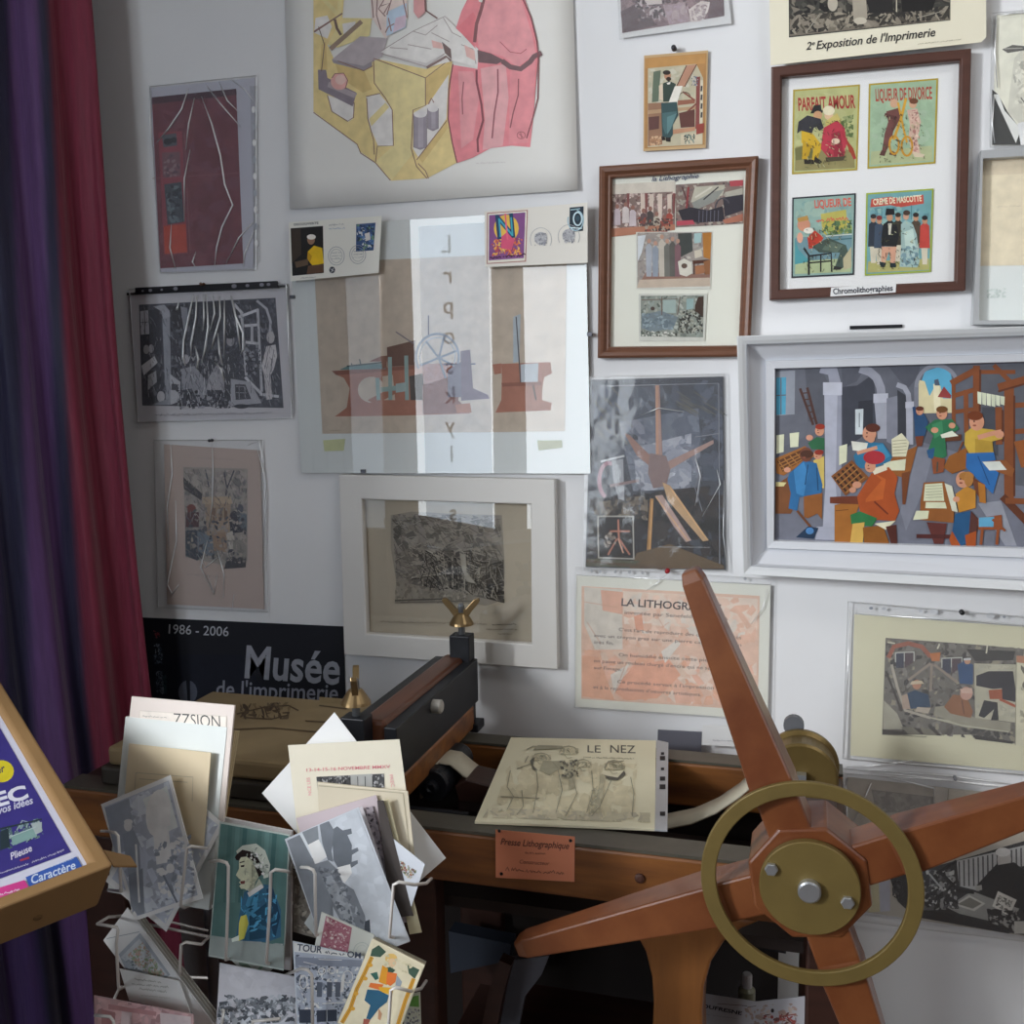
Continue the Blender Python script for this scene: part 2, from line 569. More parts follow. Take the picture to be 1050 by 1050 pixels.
# ceiling panel fixture
cl = thing('ceiling_light', (1.20, -1.10, 2.9), 'flat white rectangular ceiling panel behind the viewer', 'lamp')
MB().frame([Vector((.60, -1.40, 2.83)), Vector((1.80, -1.40, 2.83)), Vector((1.80, -.80, 2.83)), Vector((.60, -.80, 2.83))],
           [Vector((.63, -1.37, 2.83)), Vector((1.77, -1.37, 2.83)), Vector((1.77, -.83, 2.83)), Vector((.63, -.83, 2.83))],
           [(0, 0), (1, 0), (1, .07), (0, .07)], Vector((0, 0, 1))).build('rim', mat('lamp_rim', 'e0e0e0', .4, k=.9), cl)
# paper banner with letters that hangs in the shop window (it shows mirrored in the picture glass)
BANM = bpy.data.materials.new('thin_banner_paper'); BANM.use_nodes = True
_n = BANM.node_tree; _n.nodes.remove(_n.nodes['Principled BSDF'])
_d = _n.nodes.new('ShaderNodeBsdfDiffuse'); _d.inputs[0].default_value = (.8, .8, .82, 1)
_t = _n.nodes.new('ShaderNodeBsdfTranslucent'); _t.inputs[0].default_value = (.86, .9, .95, 1)
_x = _n.nodes.new('ShaderNodeMixShader'); _x.inputs[0].default_value = .9
_n.links.new(_d.outputs[0], _x.inputs[1]); _n.links.new(_t.outputs[0], _x.inputs[2]); _n.links.new(_x.outputs[0], _n.nodes['Material Output'].inputs[0])
def mirrored(px, py, y):
    """where a ray that leaves the viewer through the picture glass at a pixel lands in the room behind"""
    a = P3(px, py, -0.012)
    d = a - CAM; d.y = -d.y
    return a + d * ((y - a.y) / d.y)
YB = Y0 + .10
b0, b1, b2, b3 = mirrored(434, 232, YB), mirrored(503, 228, YB), mirrored(503, 562, YB), mirrored(434, 562, YB)
bx0, bx1 = (b0.x + b3.x) / 2, (b1.x + b2.x) / 2
bz1, bz0 = b0.z, (b2.z + b3.z) / 2
ban = thing('banner', (bx0, YB, bz0), 'long white paper banner with a column of letters hung in the shop window', 'banner')
MB().box((bx0, YB, bz0), (bx1, YB + .001, bz1)).build('paper_strip', BANM, ban)
for i, ch in enumerate('Lrposkylos'):
    vv, ff = text_mesh(ch, 0.01)
    hgt = .11
    zc_ = bz1 - .12 - i * (bz1 - bz0 - .25) / 9
    xc_ = (bx0 + bx1) / 2 - .03
    mx_ = sum((v.x for v in vv)) / len(vv)
    # faces the room (+y): as seen from inside its x runs to the left
    lm = MB()
    lm.add([(xc_ - (v.x - mx_) * hgt, YB + .003, zc_ + v.y * hgt) for v in vv], ff)
    lm.build('letter', mat('banner_ink', '3a2c30', .7, k=1), ban)
# two brown curtain panels beside the banner
def drape(name, xa, xb, y, za, zb, m_, label, amp=.03, per=.11, cat='curtain'):
    mb_ = MB().grid(lambda u, v: Vector((xa + (xb - xa) * u, y + amp * math.sin(u * (xb - xa) / per * 6.28 + .4 * math.sin(v * 5)), za + (zb - za) * v)), 60, 12)
    o = mb_.build(name, m_, smooth=True)
    o.modifiers.new('thick', 'SOLIDIFY').thickness = .002
    return tag(o, label, cat)
xa = mirrored(506, 350, YB).x; xb = mirrored(540, 350, YB).x
TAN = mat('tan_curtain', '8f7a66', .8, k=1, noise=.1, scale=8)
drape('window_curtain', xa, xb, YB + .02, .25, 2.75, TAN, 'narrow tan curtain hanging beside the paper banner in the shop window')
drape('window_curtain', mirrored(392, 350, YB).x, mirrored(428, 350, YB).x, YB + .02, .25, 2.75, TAN, 'tan curtain left of the paper banner in the shop window', .03, .13)

# ================================================================== purple and burgundy curtain at the left
CUR = artmat('shot_taffeta', .55, .16, 26, .35, (5, 5, .5), .35)
cpts = [(-.985, -.072), (-1.02, -.075), (-1.12, -.10), (-1.20, -.18), (-1.27, -.27), (-1.36, -.42), (-1.46, -.65), (-1.54, -.95), (-1.54, -1.25), (-1.50, -1.55)]
# arc length table
seg_ = [0]
for a, b in zip(cpts[:-1], cpts[1:]): seg_.append(seg_[-1] + math.hypot(b[0] - a[0], b[1] - a[1]))
LT = seg_[-1]
def cpath(t):
    for i in range(len(seg_) - 1):
        if t <= seg_[i + 1] + 1e-9:
            k = (t - seg_[i]) / (seg_[i + 1] - seg_[i])
            a, b = cpts[i], cpts[i + 1]
            d = Vector((b[0] - a[0], b[1] - a[1], 0)).normalized()
            return Vector((a[0] + (b[0] - a[0]) * k, a[1] + (b[1] - a[1]) * k, 0)), Vector((d.y, -d.x, 0))
    return Vector((cpts[-1][0], cpts[-1][1], 0)), Vector((0, -1, 0))
BUR, BUR2, NAV, PUR, PUR2 = '742038', '6a1a34', '1e1c3c', '5a3a6c', '3e2858'
NU, NV = 300, 40
def cstripe(t, z=1.0):
    t /= 1 - .36 * max(0, min(1, (z - .95) / 1.15))
    # woven colour bands across the cloth
    ks = [(0, BUR), (.108, BUR), (.118, NAV), (.130, NAV), (.142, PUR), (.195, PUR), (.207, NAV), (.240, NAV), (.252, PUR2), (.315, PUR2), (.327, NAV), (.42, NAV), (.44, PUR2), (.55, PUR2), (.57, NAV), (.8, PUR2), (1.2, NAV), (9, NAV)]
    for (a, ca), (b, cb) in zip(ks[:-1], ks[1:]):
        if t <= b:
            f = (t - a) / (b - a)
            return tuple(p + (q - p) * f for p, q in zip(hexc(ca), hexc(cb)))
    return hexc(NAV)
cmb = MB()
ccols = []
def cfn(u, v):
    t = u * LT
    z = .03 + v * 2.7
    p, n = cpath(min(t + .125, LT))
    lean = (0.949 - z) * .036 if t < .6 else 0
    ph = t / .080 * 6.28 + .35 * math.sin(z * 2.1 + t * 8) + .9
    amp = .019 + .006 * math.sin(z * 1.3 + t * 11)
    q = p - n * (amp * math.sin(ph) + .004 * math.sin(ph * 2.3 + z * 3) + .002 * math.sin(z * 9 + t * 40)) * min(1, .35 + t * 9)
    sag = .018 * math.sin(max(0, min(1, (2.1 - z) / 1.6)) * 3.14) * max(0, 1 - t * 2)
    return Vector((q.x + lean - sag, min(q.y, -.02), z))
cmb.grid(cfn, NU, NV)
for j in range(NV):
    for i in range(NU):
        t = (i + .5) / NU * LT
        ccols.append(alb(cstripe(t, .03 + 2.7 * (j + .5) / NV), 1.12))
cur = cmb.build('curtain', CUR, cols=ccols, smooth=True)
_buf = []
for p_ in cur.data.polygons:
    for vi in p_.vertices:
        _buf += list(alb(cstripe((vi % (NU + 1)) / NU * LT, .03 + 2.7 * (vi // (NU + 1)) / NV), 1.12))
cur.data.color_attributes['Col'].data.foreach_set('color', _buf)
cur.modifiers.new('thick', 'SOLIDIFY').thickness = .0015
tag(cur, 'floor-length shot taffeta curtain in burgundy, navy and purple bands left of the wall of prints', 'curtain')
# ================================================================== pictures on the back wall
def at(px, py, y): return tuple(P3(px, py, y))

# ---- red book cover in a creased plastic sleeve
q = Z(0, 0, 3.387, 518, 300, 890, 262, 888, 935, 556, 948)
t = thing('sleeved_print', at(208, 180, -.003), 'dark red book cover in a crinkled clear sleeve high beside the curtain', 'print')
pl = WP(-.004)
ins = sheet('insert_card', pl, Z(0, 0, 3.387, 518, 305, 885, 270, 880, 933, 556, 945), mat('dull_white_card', 'b8b8c4', .7, k=1.15), t)
a = Art(pl, 0, 0, 3.387, k=1.25, seed=2)
a.p('6e3e48', 527, 338, 820, 308, 845, 915, 557, 932)
a.m((530, 340, 820, 312, 843, 912, 558, 930), ['724048', '6a3a44', '764650', '704450'], 60, 18, 60)
a.p('4c3540', 527, 338, 820, 308, 822, 330, 528, 362)
a.p('8a4650', 550, 460, 632, 455, 652, 880, 570, 885)
a.p('565a62', 562, 470, 612, 462, 615, 505, 568, 512); a.e('2e3038', 583, 492, 15, 12); a.e('2e3038', 604, 486, 11, 10)
a.p('75545c', 562, 530, 625, 526, 628, 610, 566, 618)
a.m((565, 530, 622, 528, 626, 612, 570, 616), ['8a7078', '5c4650'], 10, 6, 14)
a.p('4a5058', 570, 640, 630, 632, 640, 770, 582, 780)
a.m((575, 640, 628, 635, 636, 770, 584, 776), ['68727a', '3a3e46', '525a64'], 16, 8, 20)
a.p('b04a3c', 568, 785, 645, 778, 650, 876, 572, 882)
a.l('84555c', 3, 640, 460, 660, 870); a.l('84555c', 2, 530, 620, 835, 600)
a.build('print', t)
sleeve(t, pl, q, creases=[Z(0, 0, 3.387, *c) for c in (
    (700, 335, 735, 430, 765, 540, 780, 640, 808, 712, 770, 790, 752, 860, 745, 925), (655, 305, 630, 380, 590, 440, 545, 495),
    (715, 295, 765, 360, 835, 440), (675, 340, 655, 430, 645, 520), (760, 285, 790, 350, 825, 385), (880, 770, 830, 825, 785, 915), (800, 275, 850, 310, 880, 350),
    (660, 520, 640, 620, 640, 770), (525, 310, 520, 420, 530, 520), (595, 780, 590, 860, 610, 935), (680, 875, 668, 910, 678, 925), (882, 800, 850, 880, 845, 925))], seed=5, wid=.0013)
hs = sheet('hole_strip', WP(-.006), Z(0, 0, 3.387, 868, 300, 893, 298, 905, 905, 885, 935), PLASTIC, t, .0003)
a = Art(WP(-.0066), 0, 0, 3.387, k=1.2)
for i in range(9): a.e(['e8eaee', 'a0a4ac'][i % 2], 880 + i * 1.2, 380 + i * 58, 6, 12); a.piece('punched_hole', hs)

# ---- old engraving of a workshop in a sleeve with a black hanging strip
pl = WP(-.004)
t = thing('sleeved_print', at(220, 360, -.003), 'black and white workshop engraving in a sleeve under a black hanging strip', 'print')
sheet('insert_sheet', pl, Z(130, 285, 6, 15, 100, 985, 70, 1010, 860, 75, 885), mat('grey_white_sheet', 'c4c2c8', .7, k=1.12), t)
a = Art(pl, 130, 285, 6, k=1.12, seed=11)
a.p('484a55', 75, 165, 915, 122, 965, 800, 95, 785)
a.m((78, 168, 913, 126, 962, 790, 97, 780), ['3a3c46', '5a5c68', '4c4e59', '363842', '6a6c78'], 420, 8, 26)
a.p('3c3e4a', 82, 350, 140, 345, 130, 200, 215, 190, 235, 320, 240, 520, 195, 480, 120, 420, 85, 520)
a.p('c0c0ca', 82, 205, 132, 198, 138, 345, 88, 350); a.l('60626c', 5, 108, 204, 112, 346); a.l('60626c', 4, 84, 275, 135, 270)
a.p('9a9ca6', 218, 240, 265, 235, 275, 770, 240, 775); a.p('aaaab4', 160, 175, 230, 165, 262, 200, 268, 240, 225, 250, 205, 200)
a.p('33353f', 275, 175, 350, 165, 360, 300, 320, 320, 285, 300)
a.p('8c8e98', 330, 175, 372, 185, 382, 330, 352, 330)
a.p('3e404a', 390, 150, 640, 135, 640, 320, 520, 340, 400, 420)
for xy in ((690, 240, 810, 195), (720, 295, 808, 288), (730, 395, 815, 405), (728, 610, 830, 715), (820, 715, 935, 730), (660, 160, 712, 220)): a.l('c8c8d0', 17, *xy)
for xy in ((805, 190, 830, 700), (770, 290, 770, 400), (705, 210, 735, 600)): a.l('b8b8c0', 16, *xy)
a.l('b0b0ba', 15, 800, 140, 860, 190, 885, 270, 880, 330)
a.m((720, 420, 820, 410, 830, 600, 735, 600), ['565862', '3a3c46', '8a8c96'], 30, 8, 20)
# standing reader at the right edge, figures at cases and a table
a.p('d0ccd0', 860, 420, 915, 410, 925, 480, 905, 560, 885, 600, 895, 745, 860, 750, 845, 600, 830, 540); a.e('b4b0b4', 885, 365, 25, 38); a.l('6a6a74', 4, 870, 450, 850, 560); a.l('6a6a74', 4, 905, 440, 885, 580)
a.p('44464f', 600, 460, 660, 470, 680, 560, 660, 600, 655, 790, 625, 800, 600, 700); a.e('9a98a0', 638, 385, 24, 36); a.e('34363f', 635, 345, 32, 30)
a.p('9c9ca6', 335, 560, 420, 540, 480, 620, 500, 740, 440, 770, 400, 680, 340, 690); a.p('acaab2', 500, 620, 560, 520, 600, 620, 600, 690, 490, 690)
a.e('aaa8b0', 360, 500, 24, 30); a.e('aaa8b0', 120, 440, 18, 28); a.e('aaa8b0', 150, 435, 16, 26)
a.p('cfcfd6', 90, 540, 170, 480, 190, 520, 105, 600); a.p('b4b4bc', 130, 600, 180, 570, 185, 640, 130, 690)
a.p('bcbcc4', 265, 590, 330, 640, 325, 760, 270, 780); a.p('4a4c56', 275, 650, 320, 655, 318, 690, 275, 690)
a.p('a6a6b0', 640, 620, 760, 640, 830, 770, 640, 790); a.p('44464f', 665, 655, 730, 655, 765, 745, 670, 750); a.l('8e8e98', 6, 672, 668, 725, 668, 728, 735); a.l('8e8e98', 5, 690, 660, 692, 745); a.l('8e8e98', 5, 672, 705, 738, 708); a.e('34363f', 705, 790, 45, 14)
a.e('c0bfc6', 210, 730, 24, 34); a.p('8e909a', 180, 770, 260, 740, 270, 780, 150, 785)
a.m((300, 690, 620, 690, 650, 800, 320, 810), ['40424c', '5a5c66', 'a0a0aa', '30323c'], 60, 6, 24)
a.hatch((80, 168, 913, 126, 962, 790, 97, 780), ['22242c', '8e909a', '363842', 'b0b0ba', '2c2e36'], 420, 14, 46, 2.2, 1.35, .5)
a.hatch((300, 480, 640, 480, 650, 800, 310, 800), ['44464f', 'b8b8c0', '60626c', 'd0d0d6'], 160, 14, 50, 3, 1.45, .4)
a.hatch((840, 420, 930, 410, 910, 745, 850, 750), ['70707a', '9a9aa2'], 30, 20, 60, 3, 1.5, .2)
a.lines('6a6a74', 175, 852, 880, 838, 18, 10, w=3)
a.build('print', t)
MB().prism(quad_pts(WP(-.0105), Z(130, 285, 6, 50, 60, 920, 18, 932, 60, 50, 102)), (0, .006, 0)).build('hanging_strip', mat('black_plastic', '16161c', .35, k=1), t, .0006)
MB().prism(quad_pts(WP(-.006), Z(130, 285, 6, 0, 92, 985, 38, 985, 56, 0, 106)), (0, .002, 0)).build('hanging_bar', mat('black_plastic', '16161c', .35, k=1), t)
a = Art(WP(-.0107), 130, 285, 6, k=1)
for x, y, r in ((98, 80, 7), (145, 76, 11), (215, 73, 8), (300, 66, 14), (660, 50, 16), (742, 47, 12), (830, 42, 14), (872, 40, 12)): a.e('8a8a94', x, y, r, r * .8); a.piece('punched_hole', t)
sleeve(t, WP(-.0055), Z(130, 285, 6, 15, 70, 980, 40, 1015, 862, 70, 888), creases=[Z(130, 285, 6, *c) for c in (
    (410, 100, 385, 220, 350, 380, 345, 480, 360, 540), (430, 110, 425, 240, 395, 400, 395, 480), (470, 100, 475, 240, 470, 320), (490, 100, 500, 300, 480, 440, 460, 520),
    (530, 110, 540, 220, 510, 330), (570, 110, 575, 240, 540, 360, 520, 440), (600, 130, 600, 300, 598, 480), (640, 110, 670, 240, 715, 340, 715, 440, 700, 470),
    (650, 130, 680, 300, 700, 450), (560, 340, 570, 460, 590, 540), (420, 420, 440, 500, 430, 560), (540, 520, 580, 560, 600, 640), (318, 150, 310, 190, 300, 200),
    (985, 60, 992, 300, 1020, 850))], seed=9, wid=.0019)

# ---- faded workshop print in a sleeve above the black poster
t = thing('sleeved_print', at(218, 540, -.003), 'small faded workshop scene on beige paper in a puckered sleeve above the black poster', 'print')
pl = WP(-.004)
a = Art(pl, 120, 280, 2.916, k=1.2, seed=21)
sheet('insert_sheet', pl, Z(120, 280, 2.916, 140, 512, 428, 530, 440, 1005, 150, 990), mat('beige_pink_paper', 'b4a39b', .7, k=1.2, noise=.04), t)
a.p('9a948e', 198, 580, 390, 585, 390, 860, 350, 880, 205, 850)
a.m((200, 585, 388, 590, 388, 870, 206, 850), ['8a8480', 'a89e98', '7c7a7a', '948c8a'], 110, 6, 20)
a.p('44444a', 198, 610, 255, 660, 252, 680, 200, 645); a.l('50505a', 4, 265, 590, 275, 640); a.l('50505a', 4, 350, 590, 330, 640, 325, 665); a.l('50505a', 4, 320, 595, 328, 640)
a.p('b09c86', 255, 670, 340, 668, 345, 690, 255, 690); a.p('a08c7a', 262, 690, 340, 690, 336, 800, 270, 790)
a.e('7a4c48', 222, 705, 14, 14); a.p('5a4448', 205, 715, 245, 715, 245, 760, 205, 760); a.e('44424a', 350, 725, 12, 14); a.p('3c3e48', 335, 735, 375, 735, 375, 775, 340, 778)
a.e('5a5c66', 368, 705, 10, 14); a.p('66707a', 355, 715, 388, 720, 388, 770, 375, 770)
for x in (290, 308, 325): a.p('7a6458', x - 5, 702, x + 5, 702, x + 4, 740, x - 4, 740)
a.p('46505c', 205, 770, 260, 765, 275, 830, 240, 860, 205, 845); a.p('6f7a86', 240, 770, 285, 790, 290, 860, 240, 830)
a.p('98806e', 285, 780, 325, 775, 330, 835, 290, 830); a.p('b8b0a8', 325, 780, 345, 770, 360, 835, 340, 835)
a.p('3f4046', 330, 850, 385, 845, 385, 880, 320, 885); a.p('8a8680', 345, 800, 388, 795, 388, 850, 350, 850)
a.hatch((200, 585, 388, 590, 388, 870, 206, 850), ['6c6866', 'a8a09a', '545258', '8a8482', '74707a'], 300, 6, 22, 1.6, 1.3, .7)
a.m((205, 700, 388, 700, 388, 870, 206, 850), ['5a5a60', '7c7876', '948c88', '484a52', 'a0968e'], 60, 4, 11)
a.lines('8f8480', 210, 903, 330, 912, 5, 8)
a.lines('9a908a', 240, 555, 350, 560, 5, 8)
a.build('print', t)
sleeve(t, pl, Z(120, 280, 2.916, 110, 500, 435, 500, 452, 1015, 122, 1000), creases=[Z(120, 280, 2.916, *c) for c in (
    (285, 510, 287, 600, 285, 690, 275, 760), (270, 800, 250, 880, 290, 960), (300, 830, 320, 900, 318, 970), (160, 510, 165, 600, 150, 700, 155, 820), (175, 680, 178, 800, 150, 930, 165, 960, 185, 930),
    (420, 530, 440, 600, 445, 700, 435, 900), (390, 515, 425, 500, 435, 560, 430, 650), (240, 840, 265, 880, 300, 850), (300, 900, 290, 960, 270, 900), (350, 960, 345, 1000))], seed=14, wid=.0013)

# ---- black museum poster
pl = WP(-.003)
t = thing('poster', at(250, 690, -.002), 'black poster with grey lettering Musée de l\'imprimerie behind the litho stone', 'poster')
sheet('poster_paper', pl, Z(140, 620, 4.565, -150, 52, 968, 102, 990, 760, -130, 760), mat('black_poster', '0e111c', .7, k=1.1), t)
a = Art(pl, 140, 620, 4.565, k=1.15, seed=4)
a.p('171a26', 70, 235, 490, 235, 700, 560, 90, 560)
a.t('1986 - 2006', 150, 135, 430, 148, 44, 'b2b4bc', .004)
a.t('Musée', 505, 340, 948, 372, 150, '9496a0', .02)
a.t('de l\'imprimerie', 372, 430, 942, 452, 78, '888a96', .01)
a.e('5a5e6c', 240, 410, 44, 56); a.p('12151f', 232, 352, 250, 352, 252, 470, 240, 470)
a.m((78, 120, 108, 130, 112, 160, 78, 155), ['7a3038', '502630', '8a5058'], 12, 3, 8)
a.m((80, 180, 118, 185, 125, 280, 82, 275), ['8a909a', '3a4452', '5a6472', '202634'], 40, 4, 10)
a.m((90, 310, 122, 310, 130, 420, 92, 420), ['6a707c', '2a303e', '4a525e'], 50, 4, 9)
a.m((125, 330, 140, 330, 142, 420, 126, 420), ['2a4448', '20343a'], 30, 3, 7)
a.build('print', t)

# ---- large watercolour poster
pl = WP(-.006)
t = thing('poster', at(445, 100, -.004), 'large watercolour poster of a red-robed printer at a yellow press', 'poster')
def bent(u, v):
    A, B, Cc, D = POSTQ
    p = A.lerp(B, u).lerp(D.lerp(Cc, u), v)
    return p + Vector((0, -.004 * (v ** 3) * (.3 + abs(2 * u - 1)), 0))
POSTQ = quad_pts(WP(-.0035), (286, -190, 583, -175, 593.3, 195, 299, 214.9))
pp = MB().grid(bent, 12, 12).build('poster_paper', mat('watercolour_paper', 'cecac6', .8, k=1.46, noise=.012, scale=12), t, smooth=True)
pp.modifiers.new('thick', 'SOLIDIFY').thickness = .0006
a = Art(WP(-.0058), 290, 0, 3.281, k=1.55, seed=8, wash=.15)
Y_, Y2, Y3 = 'c8b074', 'ccb67e', 'b89e62'
a.p(Y_, 103, 25, 103, 375, 250, 485, 260, 510, 310, 545, 365, 608, 485, 600, 590, 545, 570, 480, 556, 400, 570, 200, 480, 232, 305, 196, 190, 205, 175, 205, 150, 150, 200, 60, 210, -60, 103, -60)
a.p(Y2, 200, 60, 300, 62, 292, 120, 185, 160, 150, 150); a.p(Y2, 305, 196, 480, 262, 480, 360, 440, 380, 435, 520, 365, 608, 310, 545, 372, 490, 372, 370, 310, 290)
a.p(Y3, 480, 262, 570, 200, 560, 250, 482, 355); a.p(Y3, 175, 205, 275, 240, 300, 300, 270, 312, 190, 260)
WH = 'c4c0bd'
a.p(WH, 110, 60, 150, 52, 165, 90, 150, 130, 105, 110); a.p(WH, 200, 80, 245, 72, 240, 100, 205, 120)
a.p(WH, 150, 320, 240, 350, 235, 400, 220, 410, 165, 375); a.p(WH, 280, 325, 325, 315, 370, 370, 370, 490, 320, 490, 290, 420)
a.p(WH, 440, 380, 490, 350, 558, 250, 550, 400, 460, 535, 438, 500)
a.p(Y2, 290, 400, 345, 345, 358, 360, 298, 425); a.p(Y3, 455, 530, 550, 410, 556, 430, 470, 548)
a.p('9a9094', 165, 200, 260, 122, 352, 128, 335, 190, 272, 224); a.p('7e767c', 165, 200, 272, 222, 300, 205, 300, 225, 272, 238, 170, 212)
a.l('7a6658', 15, 160, 165, 265, 72); a.l('5a4640', 9, 175, 65, 182, 95, 196, 118); a.l(Y2, 14, 105, -40, 190, 55); a.l(Y2, 14, 195, -40, 188, 60); a.l('6a504c', 5, 105, 108, 200, 45)
a.p('6c626c', 118, 235, 145, 232, 150, 262, 248, 312, 235, 358, 120, 300); a.p('8e8288', 155, 275, 250, 315, 240, 330, 150, 292)
a.e('c48e88', 190, 274, 29, 29); a.e('d0a49c', 194, 268, 18, 17); a.l('7a4c48', 3, 165, 262, 175, 248, 205, 246, 218, 270, 210, 300)
a.p(Y3, 130, 150, 145, 140, 150, 235, 125, 235); a.l('5a4640', 3, 120, 90, 140, 150, 130, 240)
for cx_, c0, h0, h1, w_ in ((462, 384, 384, 495, 22), (505, 365, 365, 432, 18)):
    a.p('7c747e', cx_ - w_, h0, cx_ + w_, h0, cx_ + w_, h1, cx_, h1 + 8, cx_ - w_, h1); a.p('8e8690', cx_ - w_ * .3, h0, cx_ + w_ * .5, h0, cx_ + w_ * .5, h1, cx_ - w_ * .3, h1)
    a.e('c0bcbc', cx_, c0, w_, 12); a.l('5a5058', 2, cx_ - w_, h0, cx_ - w_, h1, cx_, h1 + 8, cx_ + w_, h1, cx_ + w_, h0)
a.l('7a504c', 4, 490, 350, 500, 330, 508, 345)
OUT = '75524a'
for xy in ((103, 378, 250, 485, 262, 515, 312, 548, 362, 607), (305, 200, 308, 280, 345, 330, 368, 370, 372, 490, 318, 492, 312, 545), (280, 325, 300, 320, 328, 314), (282, 330, 286, 400, 305, 470, 308, 520),
           (150, 320, 165, 375, 218, 408, 238, 395, 240, 345), (480, 262, 480, 355, 438, 370, 432, 500, 450, 560, 485, 600), (305, 196, 480, 262, 568, 195), (450, 538, 552, 405), (105, 105, 160, 70), (185, 205, 272, 238, 302, 222), (490, 600, 480, 575, 455, 550)):
    a.l(OUT, 3, *xy)
# robes and sheet
a.p('c9b4ae', 290, -60, 415, -60, 420, 60, 345, 130, 300, 62); a.p('9fb0c2', 350, 40, 416, 10, 414, 92, 348, 122); a.p('b4a0b0', 380, 60, 415, 50, 412, 90, 370, 110)
for xy in ((300, 0, 305, 60), (318, -5, 315, 50, 330, 100), (340, 0, 322, 30, 345, 55), (365, 0, 350, 50), (345, 110, 355, 90, 375, 80), (365, 105, 355, 60), (405, 0, 418, 60), (330, 20, 360, 10, 340, 45)): a.l('7a5a58', 4, *xy)
a.p('b98080', 440, -40, 478, -40, 478, 42, 455, 62, 440, 40); a.l('5a3a38', 5, 478, -20, 480, 35, 520, 62)
a.p('c6c2bf', 330, 175, 438, 105, 545, 55, 600, 110, 660, 168, 672, 232, 572, 205, 482, 228); a.p('b2adac', 330, 178, 482, 212, 540, 180, 545, 190, 484, 228)
for xy in ((330, 172, 438, 105, 545, 55, 605, 112, 662, 168), (330, 180, 484, 224, 545, 180), (438, 105, 480, 118, 520, 85), (500, 110, 560, 140), (540, 60, 570, 110, 600, 125), (600, 150, 640, 165, 650, 215), (360, 160, 420, 165), (420, 150, 500, 165)): a.l('8a7c7a', 2.5, *xy)
a.p('c49a94', 500, 135, 535, 145, 540, 165, 505, 160); a.p('c49a94', 610, 150, 645, 170, 648, 205, 618, 190); a.p('5a4644', 535, 140, 565, 165, 568, 200, 545, 178); a.l('6a5450', 8, 484, 228, 550, 190, 566, 205)
R1, R2, R3 = 'cc6c74', 'd47e84', 'd88c90'
a.p(R1, 640, -40, 800, -40, 835, 60, 852, 140, 858, 190, 842, 400, 832, 495, 770, 490, 700, 498, 640, 530, 588, 548, 566, 470, 555, 390, 570, 218, 655, 232, 658, 165, 582, 95, 602, 35)
a.p(R2, 672, 0, 800, -10, 840, 120, 850, 180, 790, 225, 740, 190, 660, 165, 650, 100); a.p(R3, 665, 230, 750, 215, 760, 330, 740, 490, 672, 505, 680, 400); a.p('cf757c', 765, 240, 850, 200, 840, 400, 825, 480, 760, 485)
a.p('c4616a', 585, 95, 640, 40, 650, 60, 640, 140, 650, 165); a.p(R2, 590, 240, 640, 240, 660, 330, 640, 470, 600, 500)
a.p('584044', 655, 168, 700, 180, 745, 203, 720, 216, 658, 210)
a.l('5c4044', 17, 738, 205, 765, 225, 800, 232, 832, 208, 845, 190, 870, 178)
a.l('6a3c40', 11, 680, -20, 668, 30, 652, 80, 645, 142); a.l('6a3038', 7, 652, 235, 652, 275, 668, 350, 674, 405, 655, 470, 657, 512)
a.l('7a3a42', 5, 723, 232, 724, 310, 712, 380, 704, 465); a.l('7a3a42', 4, 793, 265, 792, 320, 775, 380, 765, 430); a.l('8a444c', 4, 608, 275, 603, 330, 605, 385)
a.l('6a3038', 4, 800, -20, 835, 60, 855, 140, 860, 200, 858, 330, 840, 400, 820, 465); a.l('6a3038', 4, 572, 215, 558, 300, 556, 400, 570, 480, 586, 548); a.l('a04c54', 3, 730, 140, 765, 175, 800, 180, 820, 165)
a.p('d6c8c0', 655, -10, 675, -10, 670, 8, 660, 6)
a.ring('9a5058', 3, 802, 455, 14, 12, 12); a.l('9a5058', 3, 795, 450, 808, 462); a.l('9a5058', 3, 800, 445, 804, 466)
a.lines('b0aaaa', 650, 552, 745, 548, 6, 8, w=1.5)
a.build('print', t)

# ---- two first day covers
pl = WP(-.026)
t = thing('first_day_cover', at(342, 250, -.026), 'stamped envelope with a yellow-shirted painter, stuck on the glass frame\'s upper left corner', 'envelope', 'stamped envelopes on the big glass frame')
sheet('envelope', pl, Z(290, 200, 3.281, 20, 92, 332, 70, 322, 262, 26, 290), mat('envelope_paper', 'd6d4cc', .7, k=1.28), t, .0012)
a = Art(pl, 290, 200, 3.281, k=1.25, seed=3)
a.p('1c1a1a', 26, 112, 135, 104, 138, 262, 32, 272); a.p('3a3028', 28, 116, 60, 112, 62, 200, 30, 230)
a.e('8c6a54', 95, 150, 13, 17); a.e('d8d4cc', 96, 141, 15, 9); a.p('d8b01c', 84, 190, 105, 170, 132, 178, 138, 230, 100, 238, 82, 215); a.p('b88c18', 84, 190, 98, 205, 92, 226, 82, 215); a.p('5a4030', 85, 238, 135, 232, 137, 260, 80, 266); a.p('5c4a3a', 40, 225, 85, 215, 85, 235, 45, 245)
a.t('DECOUVERTE', 38, 103, 120, 97, 7, '505058', .02); a.lines('8a8a90', 155, 105, 205, 100, 7, 6, w=1.5); a.lines('8a98b0', 155, 118, 205, 114, 8, 6, w=1.5)
a.p('3a5078', 247, 98, 312, 93, 305, 186, 246, 190); a.m((249, 100, 310, 96, 304, 184, 248, 188), ['2c4468', '6a8a70', '486a98', 'c0c4c8', '28384c', '5878a4'], 46, 4, 11); a.p('c8c4c0', 275, 130, 292, 125, 295, 150, 280, 155)
